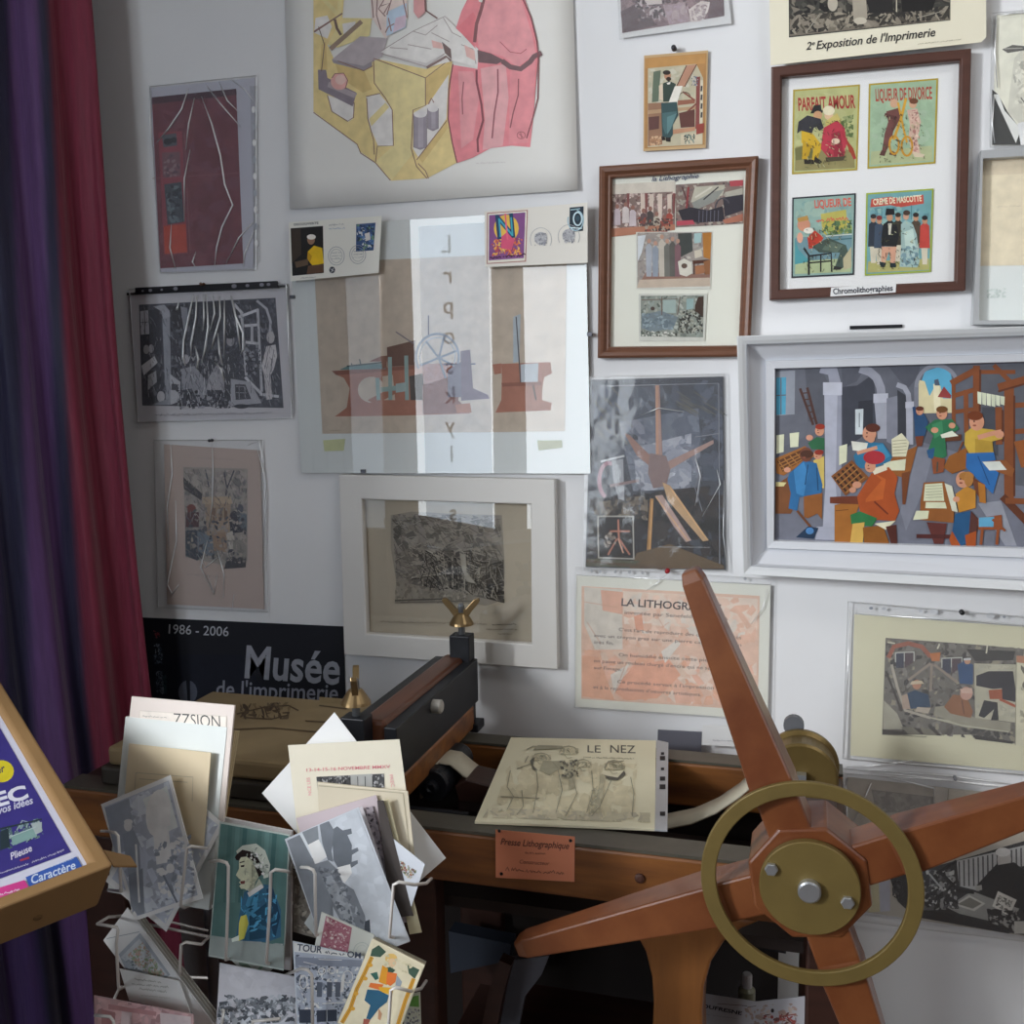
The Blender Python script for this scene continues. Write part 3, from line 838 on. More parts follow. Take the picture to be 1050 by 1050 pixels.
for x, y in ((180, 205), (252, 200)):
    a.ring('8e9098', 1.6, x, y, 27, 31); a.ring('8e9098', 1.2, x, y, 20, 23)
    for dy in (-8, 2, 12): a.lines('8e9098', x - 15, y + dy, x + 15, y + dy - 1, 6, 5, w=1.2)
a.e('3c3e46', 166, 252, 10, 11); a.l('c8c8c8', 2, 160, 248, 172, 256); a.l('c8c8c8', 2, 170, 246, 163, 260); a.lines('909090', 60, 282, 110, 278, 5, 4, w=1.2)
a.build('print', t)
t = thing('first_day_cover', at(550, 242, -.026), 'stamped envelope with a purple panel and big N at the glass frame\'s upper right corner', 'envelope', 'stamped envelopes on the big glass frame')
sheet('envelope', pl, Z(290, 200, 3.281, 678, 55, 1025, 25, 1025, 228, 680, 242), mat('envelope_paper_cream', 'd2cec6', .7, k=1.28), t, .0012)
a = Art(pl, 290, 200, 3.281, k=1.25, seed=6)
a.p('a06a64', 687, 60, 824, 50, 818, 224, 686, 232); a.p('d4cfc4', 690, 63, 821, 53, 815, 221, 689, 229); a.p('7c4a80', 694, 68, 816, 58, 811, 212, 693, 220)
a.e('d8b04c', 752, 112, 42, 46); a.m((700, 150, 806, 142, 804, 200, 702, 208), ['d0683c', 'd89a4c', '8a3c60', 'e0b060', 'b04a4c'], 60, 4, 10)
a.p('c85070', 735, 140, 760, 120, 780, 150, 770, 185, 735, 180)
a.t('N', 722, 146, 782, 140, 78, '1c3c5c', .03); a.t('N', 730, 142, 776, 138, 66, '3c9ab0', -.01); a.l('d46078', 5, 748, 62, 756, 150); a.lines('3c1430', 696, 216, 808, 206, 12, 8, w=4)
a.p('1e2c38', 965, 42, 1012, 38, 1010, 120, 964, 125); a.ring('b8ccd4', 5, 992, 80, 14, 22); a.ring('9ab4c0', 4, 985, 85, 26, 34, a0=-80, a1=200); a.e('2c4450', 992, 78, 7, 10); a.l('c8d8dc', 4, 968, 110, 1006, 112); a.l('8aa4ae', 4, 968, 50, 1000, 46)
for x, y in ((868, 150), (962, 140)):
    a.ring('a0a0a4', 1.6, x, y, 36, 40, a0=150, a1=390); a.e('a4a4a8', x, y - 4, 22, 22); a.m((x - 20, y - 22, x + 20, y - 22, x + 20, y + 22, x - 20, y + 22), ['8e8e94', 'b8b8ba', '78787e'], 24, 3, 7)
a.build('print', t)

# ---- big frameless glass frame with the coloured press drawing
t = thing('glass_clip_frame', at(455, 360, -.006), 'big frameless glass picture of a terracotta hand press, below the watercolour poster', 'picture')
gq = Z(290, 200, 3.281, 22, 107, 1018, 47, 1035, 937, 62, 935)
MB().prism(quad_pts(WP(-.009), gq), (0, .008, 0)).build('backing_board', mat('hardboard', '6a5a48', .7), t)
sheet('mat_board', WP(-.0096), gq, mat('pale_mat_board', 'bcc0c0', .75, k=1.4), t, .0005)
a = Art(WP(-.0097), 290, 200, 3.281, k=1.2, seed=13, wash=.06)
a.p('b2a596', 105, 228, 955, 190, 950, 795, 133, 803)
TC, TD = '966454', '7c5044'
a.p(TC, 165, 592, 345, 585, 460, 570, 620, 562, 625, 600, 600, 640, 590, 690, 630, 735, 400, 742, 175, 745, 215, 715, 225, 650, 205, 615, 180, 605)
a.e('b2a596', 298, 655, 46, 44); a.p('b2a596', 335, 610, 370, 605, 378, 690, 340, 690); a.p(TD, 165, 592, 450, 572, 450, 585, 180, 606); a.p(TC, 285, 690, 380, 640, 395, 660, 310, 705)
a.p(TD, 290, 560, 330, 542, 445, 532, 445, 560); a.p('5c7a7c', 190, 588, 220, 574, 350, 566, 345, 585); a.l('3c4a4c', 5, 215, 576, 345, 562); a.l('4a5456', 4, 262, 570, 258, 552); a.l('4a5456', 4, 235, 578, 230, 566)
a.p('5a4038', 350, 512, 400, 500, 445, 488, 447, 572, 352, 578); a.p('6e4a3e', 330, 545, 350, 540, 350, 580, 335, 585)
for xy in ((318, 615, 322, 690), (360, 545, 362, 690), (415, 540, 418, 690)): a.l('7f9896', 13, *xy)
a.l('7f9896', 16, 330, 655, 420, 645); a.p('44403e', 425, 610, 470, 600, 478, 690, 430, 690); a.p('8ea0a0', 380, 635, 415, 630, 415, 660, 380, 665)
a.ring('8f98a8', 8, 520, 545, 72, 78, a0=150, a1=385); a.ring('a8aeb8', 4, 520, 545, 60, 66, a0=150, a1=385)
for an in (20, 75, 130, 200, 290, 335): a.l('8f98a8', 7, 525, 548, 525 + 68 * math.cos(math.radians(an)), 548 - 74 * math.sin(math.radians(an)))
a.l('6a6470', 4, 490, 405, 490, 470); a.l('6a6470', 4, 380, 460, 440, 500); a.l('6a6e7c', 5, 540, 570, 648, 568)
a.p('7c7280', 598, 525, 630, 520, 640, 650, 690, 672, 695, 685, 600, 692); a.p('8a6a66', 470, 640, 600, 600, 590, 690, 628, 732, 470, 738); a.p('7c7a88', 555, 590, 600, 560, 600, 680, 555, 680); a.p('a87a6a', 580, 705, 630, 700, 635, 732, 585, 732)
a.p(TC, 705, 570, 735, 566, 735, 600, 712, 604); a.p(TC, 735, 568, 900, 562, 905, 600, 880, 612, 872, 650, 872, 690, 905, 700, 900, 724, 715, 732, 735, 690, 737, 610)
a.p('9aa4ac', 775, 410, 800, 400, 795, 560, 775, 565); a.l('4c4a50', 4, 785, 410, 800, 630); a.p('a8b0b8', 800, 570, 860, 565, 858, 630, 802, 635); a.p(TD, 735, 632, 870, 628, 870, 640, 738, 645); a.l('3c3434', 5, 842, 640, 852, 690)
a.lines('8c8074', 160, 795, 190, 794, 4, 4); a.p('b4b88e', 135, 825, 210, 820, 205, 860, 140, 862); a.p('b4b8a0', 855, 825, 940, 825, 940, 850, 860, 860)
a.build('print', t)
MB().prism(quad_pts(WP(-.0125), gq), (0, .0022, 0)).build('glass_pane', GLASS, t)
for x, y in ((270, 931), (32, 345), (1032, 470)):
    c = P3(290 + x / 3.281, 200 + y / 3.281, -.0125)
    MB().box((c.x - .004, -.0145, c.z - .002), (c.x + .004, -.006, c.z + .004)).build('clip', mat('clip_steel', '55555a', .3, .8), t)

# ---- white framed charcoal
t = thing('framed_picture', at(460, 585, -.01), 'white-framed charcoal sketch of a workshop, hung behind the press\'s wing nuts', 'picture')
of = quad_pts(WP(-.022), Z(340, 480, 4.038, 30, 28, 922, 48, 935, 833, 52, 772)); inn = quad_pts(WP(-.022), Z(340, 480, 4.038, 124, 130, 824, 150, 828, 730, 144, 686))
MB().frame(of, inn, [(0, -.020), (0, 0), (.97, 0), (1, -.002), (1, -.016)], Vector((0, -1, 0))).build('frame', mat('white_lacquer', 'efece8', .45, k=.84), t, .0012)
pl = WP(-.005)
sheet('paper', pl, Z(340, 480, 4.038, 110, 118, 838, 138, 842, 742, 130, 698), mat('drawing_paper', 'a59c8c', .8, k=1.25, noise=.05, scale=10), t, .004)
a = Art(pl, 340, 480, 4.038, k=1.2, seed=31)
a.p('8c867c', 245, 195, 330, 180, 520, 190, 705, 195, 712, 320, 718, 430, 712, 545, 640, 570, 560, 560, 262, 560, 268, 470, 245, 330)
a.m((248, 190, 700, 195, 715, 555, 268, 470), ['7c766e', '6c6862', '8e887e', '5f5c58', '86807a'], 240, 12, 36, 2.2)
a.m((650, 400, 712, 380, 716, 560, 640, 540), ['3c3a38', '2c2a2a', '4a4846', '34322f'], 60, 10, 26)
a.m((330, 340, 640, 340, 650, 500, 380, 500), ['4e4b48', '5c5852', '44423f', '6c6862'], 90, 8, 22)
for xy in ((385, 340, 460, 385), (400, 395, 470, 380, 530, 370), (330, 460, 510, 440), (375, 475, 415, 510, 515, 490), (440, 400, 440, 430), (490, 370, 492, 490), (515, 370, 520, 500), (575, 380, 650, 392), (560, 350, 570, 385, 640, 395), (600, 400, 595, 500), (640, 410, 645, 500)): a.l('2f2d2b', 5, *xy)
for xy in ((330, 452, 510, 432), (395, 340, 470, 380), (500, 365, 502, 485), (540, 360, 556, 440, 548, 480), (610, 410, 612, 480)): a.l('a8a296', 5, *xy)
a.hatch((250, 195, 700, 200, 715, 555, 268, 470), ['6a665f', '9a948a', '5a5752', '847e75'], 420, 20, 70, 2.5, .35, .9)
a.hatch((330, 350, 690, 350, 700, 540, 380, 500), ['34322f', '4a4743', 'a09a8e'], 160, 14, 60, 3, 1.2, .8)
a.p('9a958a', 530, 350, 555, 360, 560, 430, 600, 480, 560, 470, 540, 420)
a.m((262, 470, 560, 520, 560, 560, 265, 558), ['8e887c', '787268', '989084'], 50, 6, 20); a.l('5a5650', 7, 262, 548, 460, 542); a.l('6c675f', 4, 285, 556, 600, 550)
a.lines('7c756a', 200, 640, 640, 650, 10, 10, w=2); a.lines('4a4640', 665, 652, 762, 650, 8, 6, w=2); a.lines('6a655c', 640, 672, 765, 672, 9, 6, w=2); a.lines('6a655c', 690, 690, 745, 690, 8, 5, w=2)
a.build('print', t)
MB().prism(quad_pts(WP(-.0145), Z(340, 480, 4.038, 118, 124, 832, 144, 836, 736, 138, 692)), (0, .0018, 0)).build('glass_pane', GLASS, t)

# ---- sepia photograph at the top
t = thing('photograph', at(690, 10, -.004), 'sepia workshop photograph with a white border, above the small apron-man print', 'photograph')
pl = WP(-.006)
sheet('photo_paper', pl, Z(590, 0, 5, 215, -200, 765, -215, 800, 120, 235, 195), PAPER, t, .001)
sheet('plastic_cover', WP(-.008), Z(590, 0, 5, 208, -210, 790, -220, 803, 125, 225, 202), PLASTIC, t, .0004)
a = Art(pl, 590, 0, 5, k=1.25, seed=41)
a.p('7c646a', 222, -190, 755, -205, 764, 82, 240, 170)
a.m((225, -190, 755, -200, 762, 80, 240, 166), ['8a7276', '5e484e', '6e565c', '9a868a', '4e3c42', 'a89498'], 170, 10, 34)
a.p('544046', 232, 60, 330, 10, 360, 60, 420, 130, 245, 168); a.m((300, -20, 450, -30, 470, 90, 320, 110), ['3c2e34', 'b4a6a8', '5a464c', '7a666a', '463840'], 60, 8, 22)
a.p('c4b8b6', 350, -5, 440, -20, 445, 20, 370, 25); a.p('a08c90', 450, 30, 560, 10, 590, 110, 480, 130); a.m((460, 30, 560, 20, 590, 105, 480, 125), ['ac9a9c', '98848a', 'a4909a'], 20, 12, 30)
a.p('c8bcb8', 580, 50, 640, 5, 690, 10, 680, 60, 640, 110, 590, 112); a.m((590, 30, 680, 20, 660, 100, 600, 108), ['d0c6c2', 'a8989a', '8c7a7e'], 30, 8, 18); a.l('d8d0cc', 9, 690, 10, 668, 70); a.e('6a5458', 628, 0, 14, 14)
a.p('5e484e', 690, 0, 760, -10, 763, 80, 680, 95)
a.build('print', t)

# ---- small print of the man in an apron
t = thing('small_print', at(692, 103, -.004), 'little brown-edged print of a bearded man in an apron reading a sheet, pinned alone', 'print')
pl = WP(-.006)
sheet('card', pl, Z(590, 0, 5, 352, 285, 680, 258, 668, 758, 348, 775), mat('tan_edge_card', 'b89a70', .6, k=1.2), t, .001)
a = Art(pl, 590, 0, 5, k=1.25, seed=43)
a.p('a47a4c', 357, 298, 672, 272, 662, 742, 355, 762); a.p('b08450', 360, 300, 668, 275, 665, 325, 358, 350)
a.p('b0a890', 372, 350, 620, 328, 655, 400, 652, 740, 370, 755); a.m((375, 355, 610, 335, 610, 540, 375, 545), ['b4ac98', 'a8a48e', 'b8b4a4'], 40, 12, 30)
a.p('5c6858', 400, 368, 438, 360, 425, 520, 392, 525); a.p('8c6a54', 372, 530, 450, 525, 445, 740, 372, 750); a.p('5a3c38', 375, 600, 430, 595, 428, 660, 378, 668); a.p('a88a6c', 372, 565, 620, 545, 620, 560, 372, 585)
a.p('a87e68', 520, 440, 570, 335, 622, 330, 560, 445); a.l('584034', 5, 520, 440, 570, 335); a.l('584034', 5, 560, 445, 622, 330); a.p('7c4440', 620, 395, 640, 392, 636, 660, 615, 660)
a.p('c4bca8', 640, 410, 655, 410, 652, 632, 636, 632)
for i in range(4): a.p('3a3a3c', 643, 440 + i * 45, 652, 440 + i * 45, 650, 468 + i * 45, 641, 468 + i * 45)
a.m((590, 390, 630, 388, 628, 440, 592, 440), ['7a8090', 'b0a8a8', '606878'], 14, 4, 9)
a.p('8a5a48', 525, 515, 615, 508, 612, 530, 525, 540); a.l('7c4a40', 9, 550, 470, 612, 515); a.l('7c4a40', 9, 555, 590, 622, 530); a.ring('5a443c', 5, 560, 495, 28, 22, a0=180, a1=360)
a.p('5c3a34', 530, 580, 612, 560, 612, 650, 540, 655); a.p('b08468', 495, 665, 615, 650, 612, 670, 490, 690); a.p('c0b49c', 540, 690, 650, 675, 648, 738, 540, 742); a.m((555, 690, 615, 685, 610, 735, 560, 738), ['3c4a48', '708078', 'c8c0a8', '2c3434'], 26, 4, 11)
a.p('c8b8a4', 428, 440, 455, 425, 455, 515, 430, 510); a.p('33403a', 448, 428, 480, 415, 515, 430, 505, 520, 450, 522); a.e('a87c64', 472, 388, 17, 22); a.e('2c2420', 468, 372, 20, 12); a.e('33261f', 478, 405, 13, 11); a.p('d0ccc4', 468, 425, 488, 420, 485, 432, 472, 434)
a.p('d6d2c8', 510, 442, 550, 440, 522, 525, 478, 525); a.p('344a4c', 440, 528, 520, 522, 528, 590, 500, 640, 500, 690, 485, 712, 445, 700, 442, 620); a.p('466264', 445, 580, 520, 570, 498, 640, 462, 690, 448, 650); a.p('5a7a7c', 470, 600, 520, 580, 490, 660, 470, 690)
a.p('241e1c', 462, 705, 488, 705, 488, 728, 465, 725); a.p('241e1c', 440, 700, 458, 700, 462, 718, 445, 720); a.m((380, 700, 440, 695, 440, 745, 380, 748), ['b08868', 'a0785c', 'c0a080'], 14, 6, 16); a.p('8a4038', 620, 640, 660, 630, 658, 680, 620, 690)
a.build('print', t)
pin(691.5, 50.5, -.0072, '2c2a30', 'black pin above the small print of the man in an apron')

# ---- brown frame «la Lithographie»
t = thing('framed_picture', at(692, 268, -.01), 'brown wooden frame titled la Lithographie with four stuck colour photographs', 'picture')
of = quad_pts(WP(-.02), Z(590, 150, 4.567, 110, 92, 857, 43, 815, 985, 103, 992)); inn = quad_pts(WP(-.02), Z(590, 150, 4.567, 166, 146, 797, 104, 762, 932, 158, 938))
WOODF = mat('brown_frame_wood', '62402f', .35, k=1.3, noise=.12, scale=18, stretch=(1, 1, 6))
MB().frame(of, inn, [(0, -.018), (0, -.002), (.2, .001), (.5, 0), (.75, -.005), (.9, -.004), (1, -.007), (1, -.014)], Vector((0, -1, 0))).build('frame', WOODF, t, .0006)
pl = WP(-.006)
sheet('mount', pl, Z(590, 150, 4.567, 140, 125, 812, 84, 790, 955, 135, 960), mat('mount_ivory', 'd6d6c4', .75, k=1.42), t, .004)
a = Art(WP(-.0062), 590, 150, 4.567, k=1.25, seed=51)
def photo(qd, cols, n=90, base='7c6a64', s0=6, s1=18):
    a.p(base, *qd); a.m(qd, cols, n, s0, s1)
photo((168, 225, 466, 210, 466, 385, 168, 425), ['9a8480', 'b8a49c', '7a5c58', '5c4444', 'c8b8b0', '8e7470'], 120)
a.p('c8c0b4', 168, 178, 468, 162, 466, 212, 168, 226)
for x in (305, 345, 385, 430): a.p('c8b8ac', x, 225, x + 22, 222, x + 20, 330, x + 2, 335)
for x in (240, 325, 455): a.p('7a4a48', x, 220, x + 14, 220, x + 10, 310, x + 2, 315)
for x, y, c in ((195, 310, 'b8aab0'), (235, 300, 'c4bab8'), (268, 315, 'c0b4b8'), (318, 330, '5c4a4c'), (350, 320, '4a4444'), (380, 345, 'b0a898'), (440, 330, 'a04a40'), (415, 360, '8c3c38')):
    a.p(c, x - 16, y + 60, x - 14, y - 10, x, y - 22, x + 15, y - 8, x + 17, y + 58); a.e('8a6258', x + 1, y - 28, 9, 11)
a.p('a8735c', 168, 385, 466, 365, 466, 392, 168, 425); a.m((290, 330, 460, 340, 460, 395, 300, 400), ['5a4640', '483c3c', 'a09484', '8a4a40'], 36, 6, 15)
photo((470, 180, 785, 158, 785, 362, 470, 380), ['6c6060', '9a9488', '4c4448', '8a7874', 'b0a89c'], 100)
a.p('a84850', 720, 162, 785, 157, 785, 185, 725, 188); a.p('b4b0a0', 560, 190, 700, 180, 690, 230, 600, 260, 540, 262); a.p('8a8c86', 545, 265, 640, 215, 700, 200, 650, 260, 560, 300); a.p('a8a498', 700, 215, 785, 195, 785, 240, 720, 260)
a.p('2e2c34', 480, 300, 540, 285, 620, 300, 690, 280, 700, 350, 580, 358, 500, 345); a.p('33313a', 690, 240, 785, 225, 785, 300, 700, 330); a.ring('4a4850', 7, 690, 290, 34, 46, a0=180, a1=330)
for i in range(6): a.l('5c5a66', 4, 580 + i * 18, 300, 578 + i * 18, 355)
a.l('5a3c3c', 7, 500, 190, 530, 280); a.l('8a3c40', 9, 530, 190, 520, 290); a.p('b04a58', 475, 350, 550, 345, 560, 365, 475, 372); a.p('a86c58', 690, 345, 785, 315, 785, 350, 700, 362); a.l('c8c4b8', 8, 560, 240, 640, 190); a.l('3a383c', 6, 600, 250, 670, 190)
a.p('c8c8c0', 284, 402, 640, 398, 634, 668, 286, 668); photo((290, 405, 638, 402, 630, 635, 290, 655), ['a09a94', '8a8280', 'b4aea4', '7a7270', '94908c'], 110, '948c86')
a.p('8a6a5e', 330, 590, 630, 600, 630, 640, 290, 660); a.p('b8a898', 300, 625, 630, 615, 632, 655, 288, 664); a.p('3f4442', 480, 408, 545, 405, 550, 490, 490, 520, 482, 480); a.p('a0bcbc', 556, 408, 592, 406, 588, 450, 556, 455); a.p('a87030', 595, 405, 638, 403, 632, 530, 600, 520)
for x, y, c in ((345, 470, 'a0a4ac'), (375, 480, '8c94a0'), (405, 450, 'b8b0a4'), (430, 470, '6a6a64'), (455, 460, '5a5854'), (480, 470, '7a5a60')): a.p(c, x - 13, 610, x - 15, y, x, y - 18, x + 14, y, x + 12, 610); a.e('b08a78', x, y - 26, 9, 11)
a.p('ccc8bc', 480, 540, 510, 525, 545, 545, 548, 595, 520, 610, 488, 600); a.e('5c4a40', 510, 560, 14, 12); a.p('4c2c20', 548, 535, 625, 530, 625, 545, 550, 552); a.l('4c2c20', 7, 556, 548, 556, 600); a.l('4c2c20', 7, 612, 545, 608, 600); a.p('9a6848', 560, 560, 605, 555, 605, 595, 562, 600); a.p('c0b8a8', 556, 490, 590, 480, 595, 515, 560, 525)
a.p('8a5c3c', 600, 540, 632, 530, 630, 600, 608, 600); a.p('c8ccd0', 292, 420, 330, 415, 310, 500, 292, 540)
a.p('c4c4bc', 296, 690, 618, 690, 606, 912, 298, 912); photo((306, 700, 602, 698, 598, 895, 306, 890), ['8c948e', 'a8aca4', '6c746e', '9a9c92', '585f5a'], 100, '848a82')
a.p('98a8a4', 410, 715, 470, 710, 470, 780, 410, 780); a.p('8ca4a4', 520, 715, 555, 712, 552, 760, 520, 765); a.p('707c82', 310, 790, 400, 770, 480, 800, 460, 850, 360, 870, 310, 850); a.m((310, 780, 470, 790, 460, 860, 312, 860), ['78868e', '8c9aa0', '64727a'], 30, 8, 18)
a.m((485, 770, 598, 760, 596, 880, 480, 875), ['30302e', '4a4c46', '8c8c80', '222222', 'a8a89c'], 70, 5, 13); a.p('3c2c24', 575, 705, 600, 703, 598, 800, 560, 770, 560, 745); a.e('4a3c38', 362, 760, 10, 9); a.l('6a5850', 4, 310, 720, 480, 715); a.l('6a5850', 4, 404, 705, 405, 790); a.l('6a5850', 4, 490, 705, 478, 790)
a.m((308, 860, 480, 870, 480, 892, 308, 890), ['c8c8c0', '5c6058', '8a8c84', '3c3e3a'], 40, 4, 10)
a.t('la Lithographie', 357, 164, 578, 148, 22, '3a4668', .008, .35)
a.build('print', t)
MB().prism(quad_pts(WP(-.0135), Z(590, 150, 4.567, 150, 134, 806, 92, 780, 946, 146, 950)), (0, .0015, 0)).build('glass_pane', GLASS, t)

# ---- dark frame with four liqueur labels
t = thing('framed_picture', at(892, 180, -.01), 'dark brown frame holding four colour liqueur labels, left of the silver frame', 'picture')
of = quad_pts(WP(-.02), Z(770, 0, 3.282, 68, 225, 742, 163, 722, 978, 62, 1010)); inn = quad_pts(WP(-.02), Z(770, 0, 3.282, 104, 258, 704, 203, 686, 946, 97, 974))
MB().frame(of, inn, [(0, -.018), (0, 0), (.15, .001), (.85, .001), (1, -.002), (1, -.014)], Vector((0, -1, 0))).build('frame', mat('dark_frame_wood', '4c3028', .4, k=1.25, noise=.15, scale=14, stretch=(1, 1, 5)), t, .0008)
pl = WP(-.006)
sheet('mount', pl, Z(770, 0, 3.282, 85, 240, 722, 182, 706, 965, 80, 992), mat('mount_white', 'dce0da', .75, k=1.35), t, .004)
a = Art(WP(-.0062), 770, 0, 3.282, k=1.22, seed=61)
LAB = []
def label(qd, rim, bg):
    a.p(rim, *qd)
    cx_, cy_ = sum(qd[0::2]) / 4, sum(qd[1::2]) / 4
    i_ = []
    for i in range(0, 8, 2): i_ += [cx_ + (qd[i] - cx_) * .95, cy_ + (qd[i + 1] - cy_) * .96]
    a.p(bg, *i_); LAB.append((i_, bg)); return i_
label((142, 302, 367, 284, 358, 573, 138, 587), 'a8943c', 'aeb07c')
a.m((150, 320, 355, 305, 350, 480, 148, 490), ['b4b684', 'a8aa74', 'b0b07e'], 30, 14, 36)
a.p('8c8458', 150, 495, 230, 480, 348, 510, 350, 565, 148, 575); a.p('6c6c44', 148, 500, 200, 485, 215, 530, 150, 540); a.m((300, 395, 345, 385, 345, 470, 310, 470), ['6c7c4c', '90986a', '586a40'], 30, 5, 12)
a.t('PARFAIT AMOUR', 160, 372, 352, 362, 42, 'a03c38', .03)
a.p('2c2c2c', 205, 372, 212, 355, 235, 352, 238, 370, 245, 372, 240, 380, 200, 382); a.e('c09470', 225, 388, 15, 15); a.p('34343a', 160, 410, 190, 388, 235, 400, 245, 430, 232, 440, 212, 430, 205, 450, 168, 440, 155, 450)
a.p('c8a430', 170, 440, 208, 450, 240, 490, 225, 535, 205, 540, 210, 500, 170, 480); a.p('b89428', 175, 470, 205, 490, 190, 540, 172, 535); a.p('2a2622', 178, 535, 210, 538, 214, 552, 180, 552); a.p('2a2622', 215, 525, 240, 545, 232, 552, 212, 545)
a.e('d0b090', 262, 388, 15, 16); a.e('d8d0b4', 262, 372, 20, 16); a.p('c0b068', 250, 410, 290, 380, 305, 410, 285, 440, 255, 440); a.p('b03848', 245, 430, 290, 405, 315, 430, 322, 480, 315, 525, 260, 530, 235, 500, 240, 460); a.p('942c3c', 270, 450, 300, 440, 312, 520, 280, 528); a.e('e0c4ac', 285, 475, 14, 10); a.l('a83440', 9, 305, 440, 350, 535); a.p('98402c', 322, 470, 345, 500, 355, 535, 330, 510)
a.p('4c4434', 250, 530, 320, 525, 310, 540, 255, 545)
label((397, 282, 630, 263, 621, 550, 392, 568), 'a89434', '98b094')
a.m((408, 350, 615, 335, 610, 480, 405, 495), ['9cb498', '94ac90', 'a0b49c'], 30, 14, 36); a.p('a8b088', 405, 510, 610, 490, 610, 540, 402, 555)
a.t('LIQUEUR DE DIVORCE', 420, 340, 610, 332, 40, 'a84a40', .025)
a.p('6c4440', 455, 375, 500, 362, 502, 400, 480, 440, 470, 480, 450, 520, 440, 515, 450, 450, 462, 410); a.e('c49c80', 482, 348, 14, 15); a.l('5a3836', 12, 450, 385, 490, 400); a.p('5c3c38', 440, 505, 455, 510, 450, 525, 432, 522); a.p('5c3c38', 470, 505, 490, 515, 488, 525, 465, 520)
a.p('c8a898', 525, 370, 560, 365, 572, 410, 560, 470, 570, 515, 545, 520, 530, 470, 535, 420); a.e('c49c80', 545, 350, 13, 15); a.e('6c4430', 548, 340, 15, 10); a.m((530, 370, 565, 370, 570, 510, 540, 510), ['b88880', 'd4b8a8', 'a87870'], 24, 4, 10); a.p('c8b8a0', 545, 510, 585, 520, 580, 530, 550, 528)
a.l('c89838', 9, 522, 330, 505, 400, 480, 470); a.l('c89838', 7, 495, 345, 515, 440, 525, 480); a.ring('c08c30', 7, 482, 488, 16, 30); a.ring('c08c30', 7, 525, 492, 18, 32)
label((139, 665, 353, 650, 347, 925, 136, 936), '2c3038', '88a49c')
a.m((150, 680, 340, 668, 338, 800, 150, 810), ['8caaa2', '7c9c98', '94aca0', '84988c'], 40, 10, 28)
a.t('LIQUEUR DE', 215, 700, 338, 692, 26, 'c85a4c', .03); a.p('b0a858', 235, 720, 320, 705, 325, 770, 240, 780); a.lines('c85a4c', 220, 750, 322, 742, 16, 9, w=4)
a.m((240, 745, 340, 740, 340, 800, 240, 800), ['54704a', '90a058', '6c8450', '3c5844', 'b0a44c'], 50, 5, 14); a.p('6c8c94', 150, 800, 340, 785, 340, 880, 150, 890); a.l('d0d4c8', 3, 250, 795, 340, 788); a.l('3c6870', 4, 250, 810, 340, 802); a.p('a8b48c', 150, 880, 338, 868, 336, 915, 148, 922); a.p('4c9098', 148, 800, 160, 840, 200, 880, 148, 890)
a.e('c48a70', 178, 757, 22, 22); a.p('b08848', 155, 735, 190, 725, 195, 740, 160, 748); a.e('ded8cc', 195, 776, 18, 10); a.e('d8a088', 165, 800, 10, 18); a.p('b83c2c', 190, 800, 215, 775, 245, 800, 225, 830, 195, 838); a.p('44544c', 205, 830, 260, 800, 320, 825, 335, 870, 318, 900, 280, 905, 300, 850, 230, 850); a.p('5c6c60', 260, 810, 310, 825, 290, 850, 240, 840)
a.l('1c1c20', 7, 178, 835, 195, 860, 195, 925); a.l('1c1c20', 6, 195, 862, 270, 852, 272, 915); a.l('1c1c20', 5, 235, 858, 235, 915); a.l('1c1c20', 5, 195, 885, 270, 878)
a.p('2c2c2c', 280, 895, 310, 900, 300, 908, 276, 908); a.p('b0a888', 310, 870, 338, 830, 338, 900, 312, 908)
label((388, 650, 615, 634, 606, 915, 383, 928), '94a43c', '6c9ca0')
a.p('b84c40', 405, 670, 470, 662, 500, 668, 580, 655, 582, 685, 500, 698, 470, 690, 402, 698); a.t('CREME DE MASCOTTE', 412, 690, 575, 676, 20, 'e0d4b8', .03)
a.m((398, 700, 600, 690, 598, 760, 398, 770), ['709ca4', '5c8890', '88aca8'], 36, 8, 20); a.l('4c7880', 3, 440, 700, 440, 740); a.l('4c7880', 3, 540, 690, 540, 740); a.p('a8a468', 395, 880, 600, 870, 600, 908, 392, 918)
for x, y, c, hc in ((412, 740, '2c3440', '2c2c30'), (432, 745, '3c4a5c', '7c3030'), (495, 735, '38342e', '3a2c24'), (555, 735, '504438', '2c2420'), (585, 745, 'b8443c', '1e1e22')):
    a.p(c, x - 18, y + 90, x - 15, y + 15, x, y, x + 15, y + 15, x + 17, y + 90); a.e('b88a6c', x, y - 2, 9, 11); a.e(hc, x, y - 12, 10, 8); a.p('c8c0ac', x - 12, y + 90, x + 10, y + 90, x + 8, y + 145, x - 8, y + 145)
a.p('1c2024', 445, 755, 468, 738, 490, 755, 498, 790, 490, 830, 440, 828, 440, 790); a.p('c8c4b4', 462, 752, 474, 752, 470, 790, 463, 790); a.e('b88a6c', 467, 732, 11, 12); a.p('1c1c20', 452, 725, 455, 702, 482, 702, 484, 722); a.p('c89880', 440, 830, 490, 830, 485, 885, 470, 885, 465, 845, 452, 885, 438, 880); a.p('1c2c30', 432, 880, 455, 885, 450, 900, 435, 898); a.p('1c2c30', 468, 885, 488, 885, 488, 900, 468, 900)
a.p('9ab4b0', 505, 755, 520, 740, 545, 755, 558, 790, 568, 880, 560, 900, 500, 898, 505, 830); a.p('b8ccc4', 515, 780, 545, 770, 555, 830, 520, 840); a.e('c89c84', 522, 728, 10, 12); a.e('44342c', 524, 716, 12, 9); a.m((505, 830, 562, 825, 565, 895, 505, 895), ['7c98a0', '6a8890', 'a8bcb8'], 24, 5, 14)
